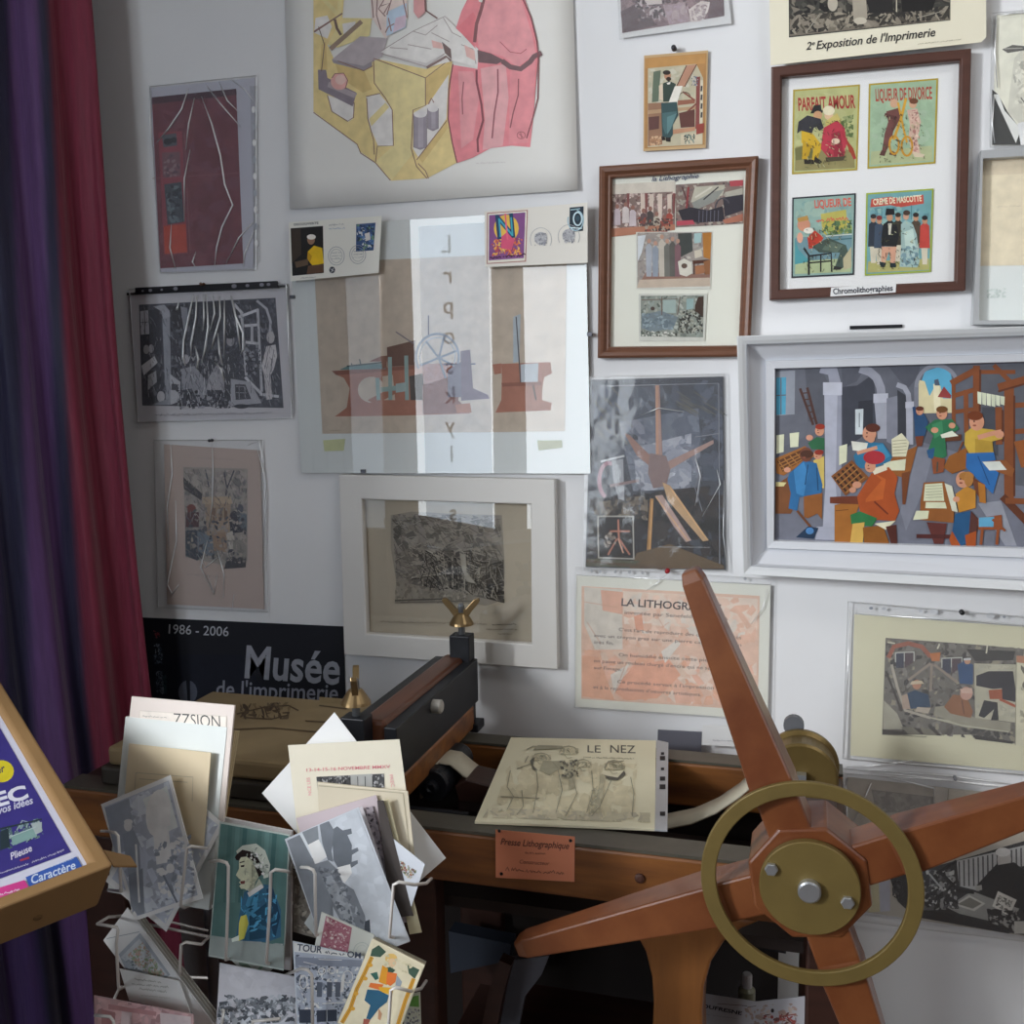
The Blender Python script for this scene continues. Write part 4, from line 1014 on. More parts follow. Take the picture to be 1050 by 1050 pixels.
for i_, bg in LAB:
    mx_ = [i_[0] * .8 + i_[4] * .2, i_[1] * .62 + i_[5] * .38, i_[2] * .8 + i_[6] * .2, i_[3] * .62 + i_[7] * .38, i_[4] * .85 + i_[0] * .15, i_[5] * .96 + i_[1] * .04, i_[6] * .85 + i_[2] * .15, i_[7] * .96 + i_[3] * .04]
    a.hatch(mx_, ['3a3a30', '2a2a2a', 'b8b890', '4c4638', '5c6444'], 90, 4, 14, 1.8, 1.2, 1.0)
a.build('print', t)
MB().prism(quad_pts(WP(-.0135), Z(770, 0, 3.282, 92, 248, 714, 194, 698, 956, 88, 984)), (0, .0015, 0)).build('glass_pane', clearmat('label_glass', 0.03, 0.02), t)
t = tag(sheet('caption_card', WP(-.0222), Z(770, 0, 3.282, 270, 968, 489, 952, 487, 984, 267, 998), PAPER), 'small white caption card reading Chromolithographies on the lower rail of the dark frame', 'label')
a = Art(WP(-.0223), 770, 0, 3.282, k=1.2); a.t('Chromolithographies', 277, 990, 478, 978, 19, '2c2c38', .02); a.build('print', t)

# ---- exhibition poster, top right
t = thing('poster', at(898, 20, -.02), 'cream poster reading 2e Exposition de l\'Imprimerie above the dark frame', 'poster')
pl = WP(-.0245)
sheet('poster_paper', pl, Z(770, 0, 3.282, 58, -260, 790, -300, 792, 125, 775, 142, 66, 220), mat('poster_cream', 'd2ccb8', .75, k=1.28, noise=.03, scale=7), t, .0008)
a = Art(pl, 770, 0, 3.282, k=1.25, seed=71)
a.p('34322e', 126, -250, 672, -280, 671, 68, 128, 126)
a.m((128, -100, 670, -120, 669, 64, 130, 120), ['2a2826', '46443e', '5c5850', '1e1c1c', '3c3a36', '70695e'], 200, 10, 34, 2.4)
a.p('6c655a', 130, 60, 300, 40, 420, 70, 670, 30, 670, 66, 130, 122); a.m((130, 50, 668, 20, 668, 64, 132, 118), ['4a453e', '7c7468', '38342f', '8a8274', '2a2826'], 120, 6, 22, 2.6)
a.e('aaa294', 275, 12, 17, 26); a.p('989082', 340, -30, 385, -40, 392, 60, 360, 85, 345, 70); a.e('b4ac9c', 368, 70, 22, 12); a.l('8a8478', 4, 185, 110, 230, 50); a.l('b0a898', 4, 490, -20, 490, 40)
a.p('1c1a1a', 500, -40, 640, -60, 610, 35, 510, 40); a.p('242222', 380, -40, 470, -50, 480, 40, 400, 45); a.l('8a8478', 3, 560, 60, 655, 35)
a.t('2', 185, 168, 206, 166, 26, '2c2a2a', .01, .35); a.t('e', 206, 152, 216, 151, 14, '2c2a2a', .01, .35); a.t('Exposition de l\'Imprimerie', 220, 166, 622, 121, 28, '2c2a2a', .012, .35)
a.lines('8c846e', 562, 150, 708, 135, 5, 9, w=1.2)
a.build('print', t)

# ---- portrait and silver frame at the right edge
t = thing('photograph', at(1040, 80, -.004), 'black and white portrait of an old man in a shiny sleeve at the right edge', 'photograph')
pl = WP(-.005)
sheet('photo_paper', pl, Z(980, 0, 3, 125, 45, 480, 20, 470, 445, 112, 447), mat('photo_white', 'd0cec2', .5, k=1.25), t, .001)
a = Art(pl, 980, 0, 3, k=1.6, seed=77)
a.p('c4c2b4', 128, 48, 470, 25, 460, 440, 116, 445); a.p('22221f', 112, 275, 130, 290, 160, 345, 190, 385, 230, 360, 300, 400, 300, 446, 112, 446)
a.p('cfcdc0', 118, 290, 132, 290, 150, 340, 190, 385, 200, 400, 185, 440, 120, 300)
a.p('b4b2a6', 180, 180, 205, 150, 300, 160, 310, 330, 230, 370, 195, 380, 160, 345, 165, 290, 172, 240); a.m((178, 190, 300, 180, 300, 330, 175, 330), ['a8a69a', 'bab8ac', '96948a', 'c4c2b6'], 40, 8, 22)
a.p('4c4a46', 142, 152, 175, 138, 215, 142, 330, 148, 330, 160, 210, 155, 160, 163); a.l('8c8a82', 3, 150, 150, 205, 148)
a.p('d8d6ca', 190, 380, 240, 365, 240, 446, 200, 446); a.l('3c3a38', 3, 200, 300, 215, 320)
a.build('print', t)
sleeve(t, WP(-.0065), Z(980, 0, 3, 112, 40, 480, 12, 475, 455, 105, 452), creases=[Z(980, 0, 3, *c) for c in ((125, 50, 120, 160, 128, 270), (118, 290, 112, 380, 120, 440), (135, 48, 180, 40, 260, 38))], seed=23, wid=.0013)
t = thing('framed_picture', at(1040, 240, -.01), 'slim silver-edged frame with cream paper at the right edge below the portrait', 'picture')
of = quad_pts(WP(-.024), Z(980, 0, 3, 78, 462, 560, 432, 545, 998, 52, 998)); inn = quad_pts(WP(-.024), Z(980, 0, 3, 84, 488, 550, 458, 540, 984, 72, 985))
MB().frame(of, inn, [(0, -.022), (0, 0), (1, 0), (1, -.018)], Vector((0, -1, 0))).build('frame', mat('silver_aluminium', 'b4b6b8', .35, .35, k=1.2), t, .0006)
pl = WP(-.008)
sheet('mount', pl, Z(980, 0, 3, 74, 470, 560, 440, 550, 992, 62, 992), mat('grey_mount', 'c8ccca', .7, k=1.45), t, .004)
a = Art(pl, 980, 0, 3, k=1.5, seed=78)
a.p('cbbfa8', 76, 490, 560, 470, 550, 812, 70, 818); a.p('c0b49e', 76, 490, 560, 470, 558, 520, 76, 540); a.lines('a89c88', 130, 640, 200, 636, 8, 6); a.m((95, 890, 160, 885, 160, 915, 95, 918), ['b0b8b4', 'b8c0bc'], 12, 5, 12)
a.build('print', t)
MB().prism(quad_pts(WP(-.0125), Z(980, 0, 3, 76, 475, 558, 445, 548, 990, 64, 990)), (0, .0015, 0)).build('glass_pane', MATS['label_glass'], t)

# ---- black press poster with the star wheel
t = thing('poster', at(673, 485, -.003), 'glossy dark poster of a wooden star-wheel press, right of the big glass picture', 'poster')
pl = WP(-.0045)
sheet('poster_paper', pl, Z(590, 370, 2.69, 42, 52, 408, 43, 415, 577, 28, 570), mat('dark_gloss_poster', '2e3038', .3, k=1.3), t, .0008)
a = Art(pl, 590, 370, 2.69, k=1.25, seed=81)
a.p('3a3d46', 44, 54, 406, 46, 413, 574, 30, 567)
a.m((46, 60, 404, 52, 408, 330, 42, 330), ['3e424c', '484c58', '363a44', '424854', '505664'], 110, 16, 48)
a.m((120, 170, 340, 130, 350, 350, 160, 360), ['5c6270', '666c7a', '545a68', '70727e', '5e6470'], 120, 16, 40)  # blue-grey cloud: haze reflected off the gloss, painted into the print
a.m((160, 240, 320, 200, 320, 350, 170, 360), ['8a8e9a', '9a9ca6', '7e828e'], 60, 14, 32)  # brighter middle of the same painted reflection
a.m((40, 380, 410, 340, 410, 570, 32, 565), ['1e1e22', '262428', '2c2626', '181818', '302a28'], 140, 14, 44)
for i in range(26):
    x = 50 + a.r.random() * 80; y = 60 + a.r.random() * 160
    a.l(['5c5c56', '6c6a60', '505050'][i % 3], 2.2, x, y, x + a.r.uniform(10, 40), y + a.r.uniform(15, 40))
for i in range(16):
    x = 270 + a.r.random() * 110; y = 80 + a.r.random() * 50
    a.l('5a5850', 2, x, y, x + 40, y + 25)
W1, W2, W3 = '967a72', 'a88e86', 'b0906c'
a.p(W1, 220, 66, 232, 66, 240, 260, 222, 262); a.p('a8806a', 222, 66, 228, 66, 230, 260, 222, 262); a.p(W1, 380, 218, 382, 228, 260, 300, 250, 280); a.p('8a6a60', 135, 200, 150, 205, 215, 270, 205, 290, 170, 262)
a.p('7c6866', 205, 255, 250, 262, 262, 300, 250, 345, 215, 352, 200, 310); a.p(W3, 240, 335, 262, 345, 368, 495, 352, 498, 255, 385); a.p(W2, 220, 372, 240, 370, 320, 495, 305, 500, 270, 455); a.p('9c7446', 206, 380, 216, 380, 208, 535, 196, 535); a.l('c8a078', 3, 222, 375, 310, 495); a.l('c8a070', 3, 262, 350, 362, 492); a.l('c49860', 3, 212, 385, 204, 530)
a.ring('9a7480', 11, 92, 330, 26, 48, a0=110, a1=290); a.p('8e9096', 100, 275, 132, 270, 135, 385, 120, 385, 105, 330); a.l('b0b2b6', 6, 70, 278, 135, 262); a.l('7a6464', 8, 95, 345, 175, 330)
a.m((60, 390, 200, 370, 200, 440, 50, 425), ['5c5248', '3c342e', '6c6052', '2c2826', '746a5e'], 70, 5, 16)
a.p('5c4a34', 170, 530, 260, 505, 410, 565, 410, 574, 150, 572); a.p('4a4a38', 32, 545, 180, 552, 150, 570, 30, 566); a.l('50402e', 8, 30, 552, 240, 572)
a.l('8a8c94', 5, 330, 270, 345, 310, 335, 390); a.l('6a6c74', 3, 345, 300, 330, 350, 350, 415); a.l('8c8e96', 2, 70, 70, 395, 62, 398, 560); a.l('74767e', 2, 330, 210, 400, 200)
a.p('96928a', 60, 427, 161, 427, 163, 548, 62, 545); a.p('1c1818', 64, 431, 157, 431, 159, 544, 66, 541); a.l('a86c58', 5, 118, 438, 120, 490); a.l('a06450', 5, 95, 470, 150, 470); a.l('a06450', 5, 120, 490, 150, 535); a.l('9a6250', 5, 115, 490, 90, 535); a.l('c09078', 4, 118, 490, 132, 530); a.m((78, 475, 112, 470, 112, 515, 80, 515), ['6c6058', '948678', '3c3430'], 16, 4, 9)
a.lines('9a9a9a', 228, 515, 368, 516, 4, 9, w=1)
a.build('print', t, ARTG)
sleeve(t, WP(-.0062), Z(590, 370, 2.69, 30, 45, 412, 36, 420, 580, 22, 578), creases=[Z(590, 370, 2.69, *c) for c in ((330, 260, 345, 320, 330, 400), (410, 330, 408, 480, 418, 575), (390, 300, 400, 340, 350, 430), (180, 150, 230, 130, 300, 140))], seed=33, wid=.0008)

# ---- orange text sheet
t = thing('sleeved_print', at(690, 660, -.004), 'orange and white text sheet headed La Lithographie, partly behind the upper spoke', 'print')
pl = WP(-.0075)
sheet('sheet', pl, Z(590, 580, 5, 5, 50, 1000, 100, 985, 790, 0, 722), mat('sheet_greenish', 'd0d0c6', .7, k=1.28), t, .0008)
a = Art(pl, 590, 580, 5, k=1.25, seed=91, wash=.16)
a.p('d4ae98', 32, 105, 945, 155, 935, 742, 30, 682); a.p('c8c0b4', 45, 110, 240, 122, 242, 430, 100, 430, 45, 300); a.p('d8c4b4', 240, 130, 935, 170, 930, 330, 250, 300)
a.m((245, 135, 930, 170, 925, 400, 245, 420), ['d8b8a4', 'd0c4b8', 'd4a890', 'dcbca8'], 40, 24, 60); a.m((40, 430, 930, 480, 925, 730, 35, 675), ['d8a488', 'd49a7c', 'd8c0b0', 'd0b4a0', 'dba890'], 70, 24, 70)
a.p('d49478', 300, 260, 340, 245, 350, 330, 310, 330); a.p('d8987c', 190, 640, 300, 510, 480, 480, 540, 560, 420, 680, 260, 690); a.p('ccc4ba', 180, 560, 280, 500, 240, 580, 200, 660); a.p('d0c8be', 440, 440, 520, 380, 540, 400, 460, 500); a.p('d49a7c', 35, 460, 120, 470, 200, 690, 35, 670); a.p('d4a088', 130, 125, 245, 135, 240, 250, 140, 230)
for xy in ((45, 185, 215, 215), (60, 290, 130, 400), (420, 260, 450, 310), (480, 290, 440, 320), (260, 500, 200, 660)): a.l('c89880', 3, *xy)
INK = '564c4c'
a.t('LA LITHOGRAPHIE', 235, 205, 745, 238, 38, INK, .02); a.t('inventée par Senefelder en 1796', 252, 248, 780, 282, 18, '6c6260')
for s_, x0, y0, x1, y1 in (('C\'est l\'art de reproduire des dessins exécutés', 222, 335, 850, 378), ('avec un crayon gras sur une pierre calcaire au grain', 95, 365, 850, 415), ('très fin.', 95, 400, 195, 405), ('On humidifie ensuite cette pierre puis', 222, 465, 800, 500), ('on passe un rouleau chargé d\'encre qui ne se dépose que', 95, 495, 860, 545), ('sur l\'image.', 95, 530, 235, 540), ('Ce procédé servait à l\'impression d\'images', 215, 602, 850, 645), ('et à la reproduction d\'oeuvres artistiques.', 92, 630, 645, 670)):
    a.t(s_, x0, y0, x1, y1, 17, '6e6464', -.002)
a.build('print', t)
sleeve(t, WP(-.009), Z(590, 580, 5, 0, 5, 1002, 68, 990, 795, -5, 728), creases=[Z(590, 580, 5, *c) for c in ((480, 30, 420, 90, 360, 130), (985, 120, 960, 220, 900, 300), (5, 48, 500, 72, 1000, 98))], seed=41, wid=.0007)
a = Art(WP(-.0095), 590, 580, 5, k=1.1)
for x, y in ((85, 28), (125, 29), (205, 31), (278, 33), (345, 36), (870, 66)): a.e('a4a6aa', x, y, 8, 9); a.piece('punched_hole', t)
pin(590 + 474 / 5, 580 + 24 / 5, -.0098, 'a01c28', 'red pin at the top of the orange text sheet')

# ---- deep white frame with the painting
t = thing('framed_picture', at(930, 475, -.02), 'deep white frame with a bright painting of many figures in a printing house', 'picture')
FD = .052
of = quad_pts(WP(-FD), Z(740, 320, 3.387, 52, 83, 1330, 40, 1330, 985, 75, 912)); inn = quad_pts(WP(-.018), Z(740, 320, 3.387, 187, 198, 1200, 170, 1200, 822, 183, 792))
WL = mat('white_frame_gloss', 'eceef0', .4, k=.84)
MB().frame(of, inn, [(0, FD - FD - .050), (0, 0), (.14, .001), (.24, .0), (.28, -.004)], Vector((0, -1, 0))).build('outer_moulding', WL, t, .0015)
n_ = Vector((0, -1, 0))
m = MB()
Lp = [(.28, 0.004 - .0), (.60, .0), (.66, -.002), (.72, .006), (.94, .004), (1.0, -.001)]
def fl(t_, y_): return [Vector((o.x + (i.x - o.x) * t_, -y_, o.z + (i.z - o.z) * t_)) for o, i in zip(of, inn)]
loops = [fl(.26, FD - .006), fl(.30, .034), fl(.74, .016), fl(.76, .024), fl(.98, .022), fl(1.0, .012)]
vv = [p for l in loops for p in l]
ff = []
for i in range(len(loops) - 1):
    for k in range(4):
        ff.append((i * 4 + k, i * 4 + (k + 1) % 4, (i + 1) * 4 + (k + 1) % 4, (i + 1) * 4 + k))
m.add(vv, ff).build('inner_slope', mat('white_frame_matt', 'e6e8ee', .5, k=.84), t)
sheet('canvas', WP(-.0120), Z(740, 320, 3.387, 176, 188, 1215, 160, 1215, 832, 172, 802), mat('canvas_cloth', '8a8a90', .8), t, .008)
a = Art(WP(-.0122), 740, 320, 3.387, k=1.15, seed=101)
a.p('5c5e68', 180, 192, 1210, 164, 1210, 830, 176, 800)
a.p('62646e', 187, 198, 300, 195, 360, 240, 360, 400, 187, 480); a.p('54565f', 290, 196, 345, 196, 372, 250, 358, 392, 300, 380)
a.p('8a8e98', 190, 207, 255, 203, 253, 355, 190, 360); a.p('4c94b0', 190, 228, 224, 226, 222, 355, 190, 357); a.l('5c6068', 4, 206, 228, 206, 356); a.l('5c6068', 4, 190, 290, 223, 288)
a.l('4a302a', 9, 272, 265, 318, 392); a.l('4a302a', 9, 297, 262, 330, 390)
for i in range(5): a.l('4a302a', 4, 278 + i * 9, 282 + i * 22, 300 + i * 6, 280 + i * 22)
a.p('6c6e7a', 187, 540, 187, 792, 700, 806, 1210, 830, 1210, 600, 760, 470, 690, 450, 640, 480, 420, 560); a.p('7a7c88', 660, 470, 740, 470, 700, 620, 640, 760, 620, 690, 655, 560)
a.p('3c3e48', 418, 260, 470, 255, 530, 212, 535, 400, 420, 480); a.p('50525c', 416, 192, 500, 190, 470, 240, 420, 262); a.p('2e3038', 475, 310, 525, 305, 525, 395, 475, 410); a.p('c0c8cc', 464, 338, 492, 336, 490, 425, 464, 425); a.l('54606a', 3, 478, 350, 478, 400)
a.l('8e909c', 30, 556, 300, 552, 262, 538, 228, 515, 208, 480, 196); a.p('9a9ca8', 530, 310, 573, 305, 573, 440, 542, 440); a.p('b2b4c0', 527, 284, 578, 282, 578, 314, 527, 316); a.p('7a7c88', 573, 300, 612, 290, 610, 470, 573, 450)
a.p('36383f', 610, 270, 640, 290, 640, 430, 612, 440); a.l('9698a4', 18, 652, 325, 648, 285, 635, 262, 608, 252); a.p('a4a6b2', 640, 330, 665, 328, 665, 460, 642, 460); a.p('b0b2be', 638, 312, 668, 310, 668, 332, 638, 334)
a.p('4e505a', 580, 190, 690, 186, 680, 225, 650, 262, 620, 240)
a.l('9092a0', 40, 345, 192, 385, 205, 395, 250); a.p('a6a8b6', 356, 250, 416, 250, 416, 600, 402, 770, 350, 768, 360, 600); a.p('b6b8c4', 352, 244, 418, 244, 418, 288, 352, 288); a.p('8c8e9c', 402, 290, 416, 290, 416, 600, 404, 700, 396, 600); a.p('a0a2b0', 330, 745, 405, 745, 402, 792, 325, 790)
a.p('58a0c0', 690, 250, 706, 206, 755, 190, 795, 206, 803, 260, 803, 340, 690, 350); a.p('cfc49c', 684, 236, 705, 240, 722, 292, 738, 262, 745, 238, 760, 258, 768, 300, 800, 300, 800, 350, 684, 352); a.p('dcd4b4', 735, 250, 755, 245, 762, 340, 738, 345); a.p('8c3a38', 750, 295, 772, 258, 798, 290, 795, 300); a.p('4a5464', 738, 236, 752, 232, 758, 255, 740, 255)
a.ring('82848f', 14, 748, 262, 72, 76, a0=180, a1=345); a.p('777985', 668, 262, 684, 262, 684, 345, 670, 345)
a.p('565860', 880, 190, 1210, 170, 1210, 620, 1010, 600, 1000, 320, 890, 340); a.p('44464e', 905, 330, 960, 330, 960, 500, 905, 480)
WB, WD = '7c4628', '5c3220'
for w_, xy in ((24, (885, 186, 885, 350)), (22, (796, 248, 892, 196)), (16, (802, 292, 890, 266)), (14, (800, 348, 886, 336)), (13, (805, 250, 806, 420)), (16, (848, 270, 850, 420)), (34, (998, 262, 998, 660)), (26, (960, 262, 1120, 215)), (18, (1005, 325, 1120, 318)), (16, (945, 184, 1012, 252)), (18, (1005, 416, 1120, 408)), (24, (962, 330, 964, 460)), (14, (900, 208, 1020, 208))): a.l(WB, w_, *xy)
for xy in ((898, 200, 896, 345), (1016, 290, 1016, 640), (960, 276, 1120, 230), (975, 340, 976, 450)): a.l(WD, 7, *xy)
a.p('8a5028', 1015, 450, 1120, 430, 1120, 540, 1040, 540); a.p('8c8e98', 890, 665, 970, 655, 1025, 812, 985, 812); a.l(WD, 26, 975, 640, 1120, 790); a.l(WB, 20, 985, 655, 1120, 660)
a.p('7a7468', 1090, 430, 1120, 420, 1120, 640, 1100, 650)
for i in range(6): a.p(['d4d8c0', 'c8ccb4'][i % 2], 888 + i * 16, 276 + i * 3, 903 + i * 16, 279 + i * 3, 902 + i * 16, 330 - abs(i - 3) * 3, 889 + i * 16, 326 - abs(i - 3) * 3)
def face(x, y, r, hair, hx=0, hy=-10, sk='c48c70'):
    a.e(sk, x, y, r, r * 1.15); a.e(hair, x + hx, y + hy, r * 1.05, r * .62); a.e('8a4c3c', x - r * .3, y + r * .45, r * .25, r * .12); a.e('4a2c24', x - r * .35, y - r * .1, r * .12, r * .12)
for qd in ((190, 428, 217, 424, 215, 486, 190, 492), (236, 421, 269, 417, 266, 468, 238, 470), (408, 466, 436, 458, 434, 520, 408, 532)): a.p('cfd0b4', *qd)
a.p('c8b060', 318, 515, 356, 500, 356, 612, 342, 610); face(334, 495, 15, '8a3024', 4, -8)
a.p('2c6040', 300, 455, 330, 434, 357, 438, 357, 478, 312, 476); a.e('c89078', 305, 436, 12, 10); face(340, 412, 16, '90301f', 2, -14)
a.p('74482a', 187, 600, 250, 560, 290, 600, 240, 700, 187, 700); a.p('d4c890', 188, 590, 225, 592, 215, 605, 188, 606)
a.p('96602f', 187, 508, 290, 465, 322, 500, 215, 568, 190, 560)
a.p('5c3820', 192, 518, 285, 474, 308, 500, 212, 555)
for i in range(5): a.l('9c6a38', 4, 197 + i * 20, 516 - i * 9, 222 + i * 20, 550 - i * 12)
for i in range(3): a.l('9c6a38', 4, 198 + i * 6, 528 + i * 10, 292 + i * 5, 484 + i * 8)
a.p('2c6494', 236, 560, 285, 515, 330, 525, 350, 600, 345, 640, 270, 642, 262, 690, 232, 682, 240, 630, 228, 580); a.p('3c7cb0', 250, 550, 285, 520, 300, 560, 285, 640, 260, 630); a.l('1e4468', 4, 300, 530, 290, 600); a.l('1e4468', 4, 330, 540, 335, 620); face(293, 495, 22, '4a2c20', 3, -2, '6c4030'); a.e('c89078', 228, 548, 12, 9)
a.p('8a5428', 285, 640, 350, 628, 348, 720, 332, 700, 300, 716, 286, 712); a.l('6c4024', 8, 262, 690, 320, 760); a.p('20344c', 258, 782, 300, 744, 336, 750, 320, 788); a.e('4a7cb0', 306, 760, 14, 12)
a.p('8a5428', 560, 540, 600, 500, 680, 464, 655, 560, 630, 575, 560, 556); a.p('6c3c20', 625, 560, 655, 552, 638, 668, 628, 668); a.p('d0ccb0', 590, 442, 625, 420, 652, 452, 640, 502, 592, 502)
for i in range(5): a.l('9c987c', 2.5, 594, 448 + i * 11, 642, 444 + i * 11)
a.p('ccccb0', 560, 522, 640, 510, 636, 550, 570, 550)
a.p('2c6c90', 458, 500, 500, 450, 560, 455, 592, 500, 585, 518, 520, 545, 470, 540); a.p('3c84a8', 520, 465, 560, 458, 585, 500, 560, 515); face(513, 422, 24, '54281c', 12, -20); a.e('c48c70', 518, 440, 14, 14); a.p('d4d4c8', 450, 448, 508, 455, 500, 486, 455, 480); a.l('c48c70', 12, 470, 490, 540, 470)
a.p('9c6228', 392, 670, 485, 650, 470, 690, 445, 802, 392, 798); a.p('6a3420', 376, 642, 492, 638, 480, 668, 376, 664); a.l('6c4018', 3, 395, 690, 440, 686)
a.p('7c4c28', 380, 570, 452, 514, 512, 575, 430, 638)
for i in range(5): a.l('3c2418', 8, 390 + i * 14, 572 - i * 11, 434 + i * 14, 624 - i * 11)
for i in range(4): a.l('a0703c', 4, 396 + i * 12, 584 + i * 14, 460 + i * 12, 530 + i * 14)
a.p('a04a20', 470, 640, 520, 560, 580, 538, 612, 575, 600, 630, 617, 690, 602, 726, 540, 722, 480, 692); a.p('b45a28', 500, 610, 540, 565, 570, 580, 560, 650, 500, 660); a.l('6c2c18', 6, 530, 658, 578, 702); a.p('d8d0b8', 520, 545, 570, 530, 575, 548, 530, 565); face(516, 535, 19, 'a83038', 14, -26); a.e('a02c34', 530, 505, 38, 24); a.l('a04a20', 28, 545, 575, 490, 640); a.e('c48c70', 470, 600, 16, 12); a.e('c48c70', 455, 618, 12, 10)
a.p('2c7040', 447, 704, 480, 692, 540, 716, 522, 745, 450, 736); a.p('c8a050', 455, 735, 496, 730, 490, 800, 446, 800); a.p('84501c', 490, 748, 560, 740, 582, 803, 495, 802); a.p('d4d0b4', 530, 735, 605, 724, 570, 756); a.p('4c241c', 570, 745, 606, 738, 610, 804, 588, 804)
a.p('28486c', 668, 365, 700, 350, 718, 380, 705, 432, 672, 432); a.p('6c3824', 672, 432, 702, 430, 695, 466, 678, 466); face(688, 343, 13, '5c3020', 0, -8); a.p('26446a', 662, 330, 672, 328, 680, 372, 668, 372)
a.p('5c3420', 755, 432, 832, 424, 832, 446, 760, 450); a.p('2c6c48', 706, 400, 740, 374, 800, 372, 826, 405, 802, 420, 775, 430, 782, 500, 735, 522, 713, 490, 735, 430); a.p('3c8058', 730, 390, 765, 378, 770, 420, 740, 440); face(765, 352, 19, '6c4420', 0, -14); a.p('d8dac8', 760, 426, 800, 412, 822, 430, 765, 438); a.e('c48c70', 740, 410, 13, 10); a.e('c48c70', 800, 394, 12, 10); a.p('84482c', 728, 500, 776, 510, 770, 556, 735, 562); a.l('3c4440', 5, 750, 520, 748, 555); a.p('285078', 712, 480, 740, 470, 735, 510, 718, 506)
a.p('8a5424', 770, 540, 790, 500, 850, 470, 860, 540, 800, 562); a.l('7a4424', 5, 838, 450, 820, 490)
a.p('bc9c40', 845, 420, 870, 400, 940, 408, 978, 416, 975, 440, 930, 452, 946, 490, 860, 494, 843, 460); a.p('a88834', 880, 440, 940, 450, 944, 488, 880, 490); face(886, 382, 26, '6c3418', -6, -22); a.l('c48c70', 16, 890, 436, 930, 424, 972, 415); a.e('c48c70', 965, 425, 16, 14); a.p('2c64a0', 850, 490, 945, 487, 962, 560, 942, 632, 900, 592, 848, 540); a.l('1e4878', 4, 890, 500, 930, 600); a.p('86502c', 903, 520, 985, 513, 1017, 545, 1010, 573, 960, 556); a.p('ced2ca', 905, 520, 966, 518, 990, 548, 930, 550)
a.p('6c3c24', 868, 572, 912, 598, 905, 662, 880, 622); a.p('a86c28', 890, 590, 915, 600, 918, 665, 895, 660)
a.p('8a5428', 690, 660, 702, 592, 772, 588, 807, 690, 805, 732, 688, 722); a.p('ccceb0', 706, 598, 766, 594, 773, 656, 701, 656); a.p('ccceb0', 709, 660, 776, 660, 782, 682, 707, 681); a.p('ccceb0', 676, 690, 720, 690, 716, 718, 664, 722)
for i in range(5): a.l('9a9c80', 2, 708, 605 + i * 10, 766, 602 + i * 10)
a.p('5c2c28', 712, 730, 782, 734, 770, 805, 738, 805); a.l('4c2422', 14, 676, 778, 802, 780); a.p('c8c8b4', 774, 594, 800, 604, 820, 695, 800, 690)
a.p('b88030', 812, 632, 850, 604, 882, 620, 882, 680, 824, 696); face(838, 582, 25, 'a06c34', 12, -12); a.e('a8743c', 858, 580, 16, 26); a.e('c48c70', 815, 650, 12, 10); a.p('245078', 812, 700, 868, 690, 856, 802, 830, 812, 798, 772); a.p('54302a', 865, 690, 892, 720, 886, 760, 858, 776); a.p('a04c20', 790, 790, 800, 760, 830, 812, 798, 812); a.p('a04c20', 845, 775, 885, 760, 882, 815, 850, 816)
a.p('8a4a28', 890, 715, 972, 704, 976, 756, 890, 756); a.p('5c9cbc', 893, 714, 946, 710, 944, 746, 893, 746); a.l('8a4a28', 10, 905, 756, 900, 808); a.l('8a4a28', 10, 960, 756, 955, 808); a.l('8a4a28', 8, 940, 720, 985, 760)
a.build('painting', t)

# ---- little black hook plate above the frame
b_ = MB().prism(quad_pts(WP(-.004), Z(740, 320, 3.387, 445, 48, 628, 43, 628, 54, 445, 60)), (0, .0038, 0)).build('hanger_strip', MATS['black_plastic'])
tag(b_, 'thin black hanger strip on the wall just above the deep white frame', 'hanger')

# ---- cream print in sleeve at the right, and the photograph sleeve below
t = thing('sleeved_print', at(965, 700, -.004), 'cream sheet with a colour press-room print in a sleeve, below the deep white frame', 'print')
pl = WP(-.007)
sheet('insert_sheet', pl, Z(840, 590, 4.376, 158, 175, 1300, 260, 1280, 910, 140, 808), mat('cream_green_paper', 'c6c2a8', .75, k=1.3, noise=.02), t, .0008)
a = Art(pl, 840, 590, 4.376, k=1.3, seed=111, wash=.08)
a.p('64605a', 298, 280, 700, 310, 920, 330, 880, 755, 690, 728, 690, 715, 282, 715)
a.m((300, 284, 900, 325, 878, 745, 286, 700), ['5a5650', '74706a', '4c4844', '86806f', '68645c', '3c3a38'], 230, 8, 30)
a.p('989484', 290, 560, 350, 620, 380, 690, 286, 690); a.p('a8a490', 380, 610, 520, 640, 860, 690, 850, 705, 650, 680); a.p('8c8878', 520, 590, 600, 580, 700, 640, 860, 660, 855, 700, 640, 670, 520, 630)
a.l('8c5444', 20, 310, 370, 335, 320, 400, 305, 460, 320, 500, 365); a.p('a8663c', 495, 350, 545, 345, 540, 385, 505, 385)
for x, y, w_, h_ in ((340, 345, 88, 70), (548, 370, 95, 70)): a.p('a8a8a0', x, y, x + w_, y - 4, x + w_, y + 40, x, y + 45); a.p('3a3c48', x + 5, y + 5, x + w_ * .45, y + 3, x + w_ * .45, y + h_, x + 5, y + h_); a.p('4c4044', x + w_ * .5, y + 3, x + w_ - 5, y + 2, x + w_ - 5, y + 45, x + w_ * .5, y + h_)
for xy in ((505, 395, 500, 520), (400, 470, 500, 395), (515, 400, 620, 480)): a.l('84786c', 12, *xy)
a.l('a0988a', 12, 325, 400, 350, 500, 385, 605, 500, 640); a.l('3c3834', 10, 300, 430, 370, 610)
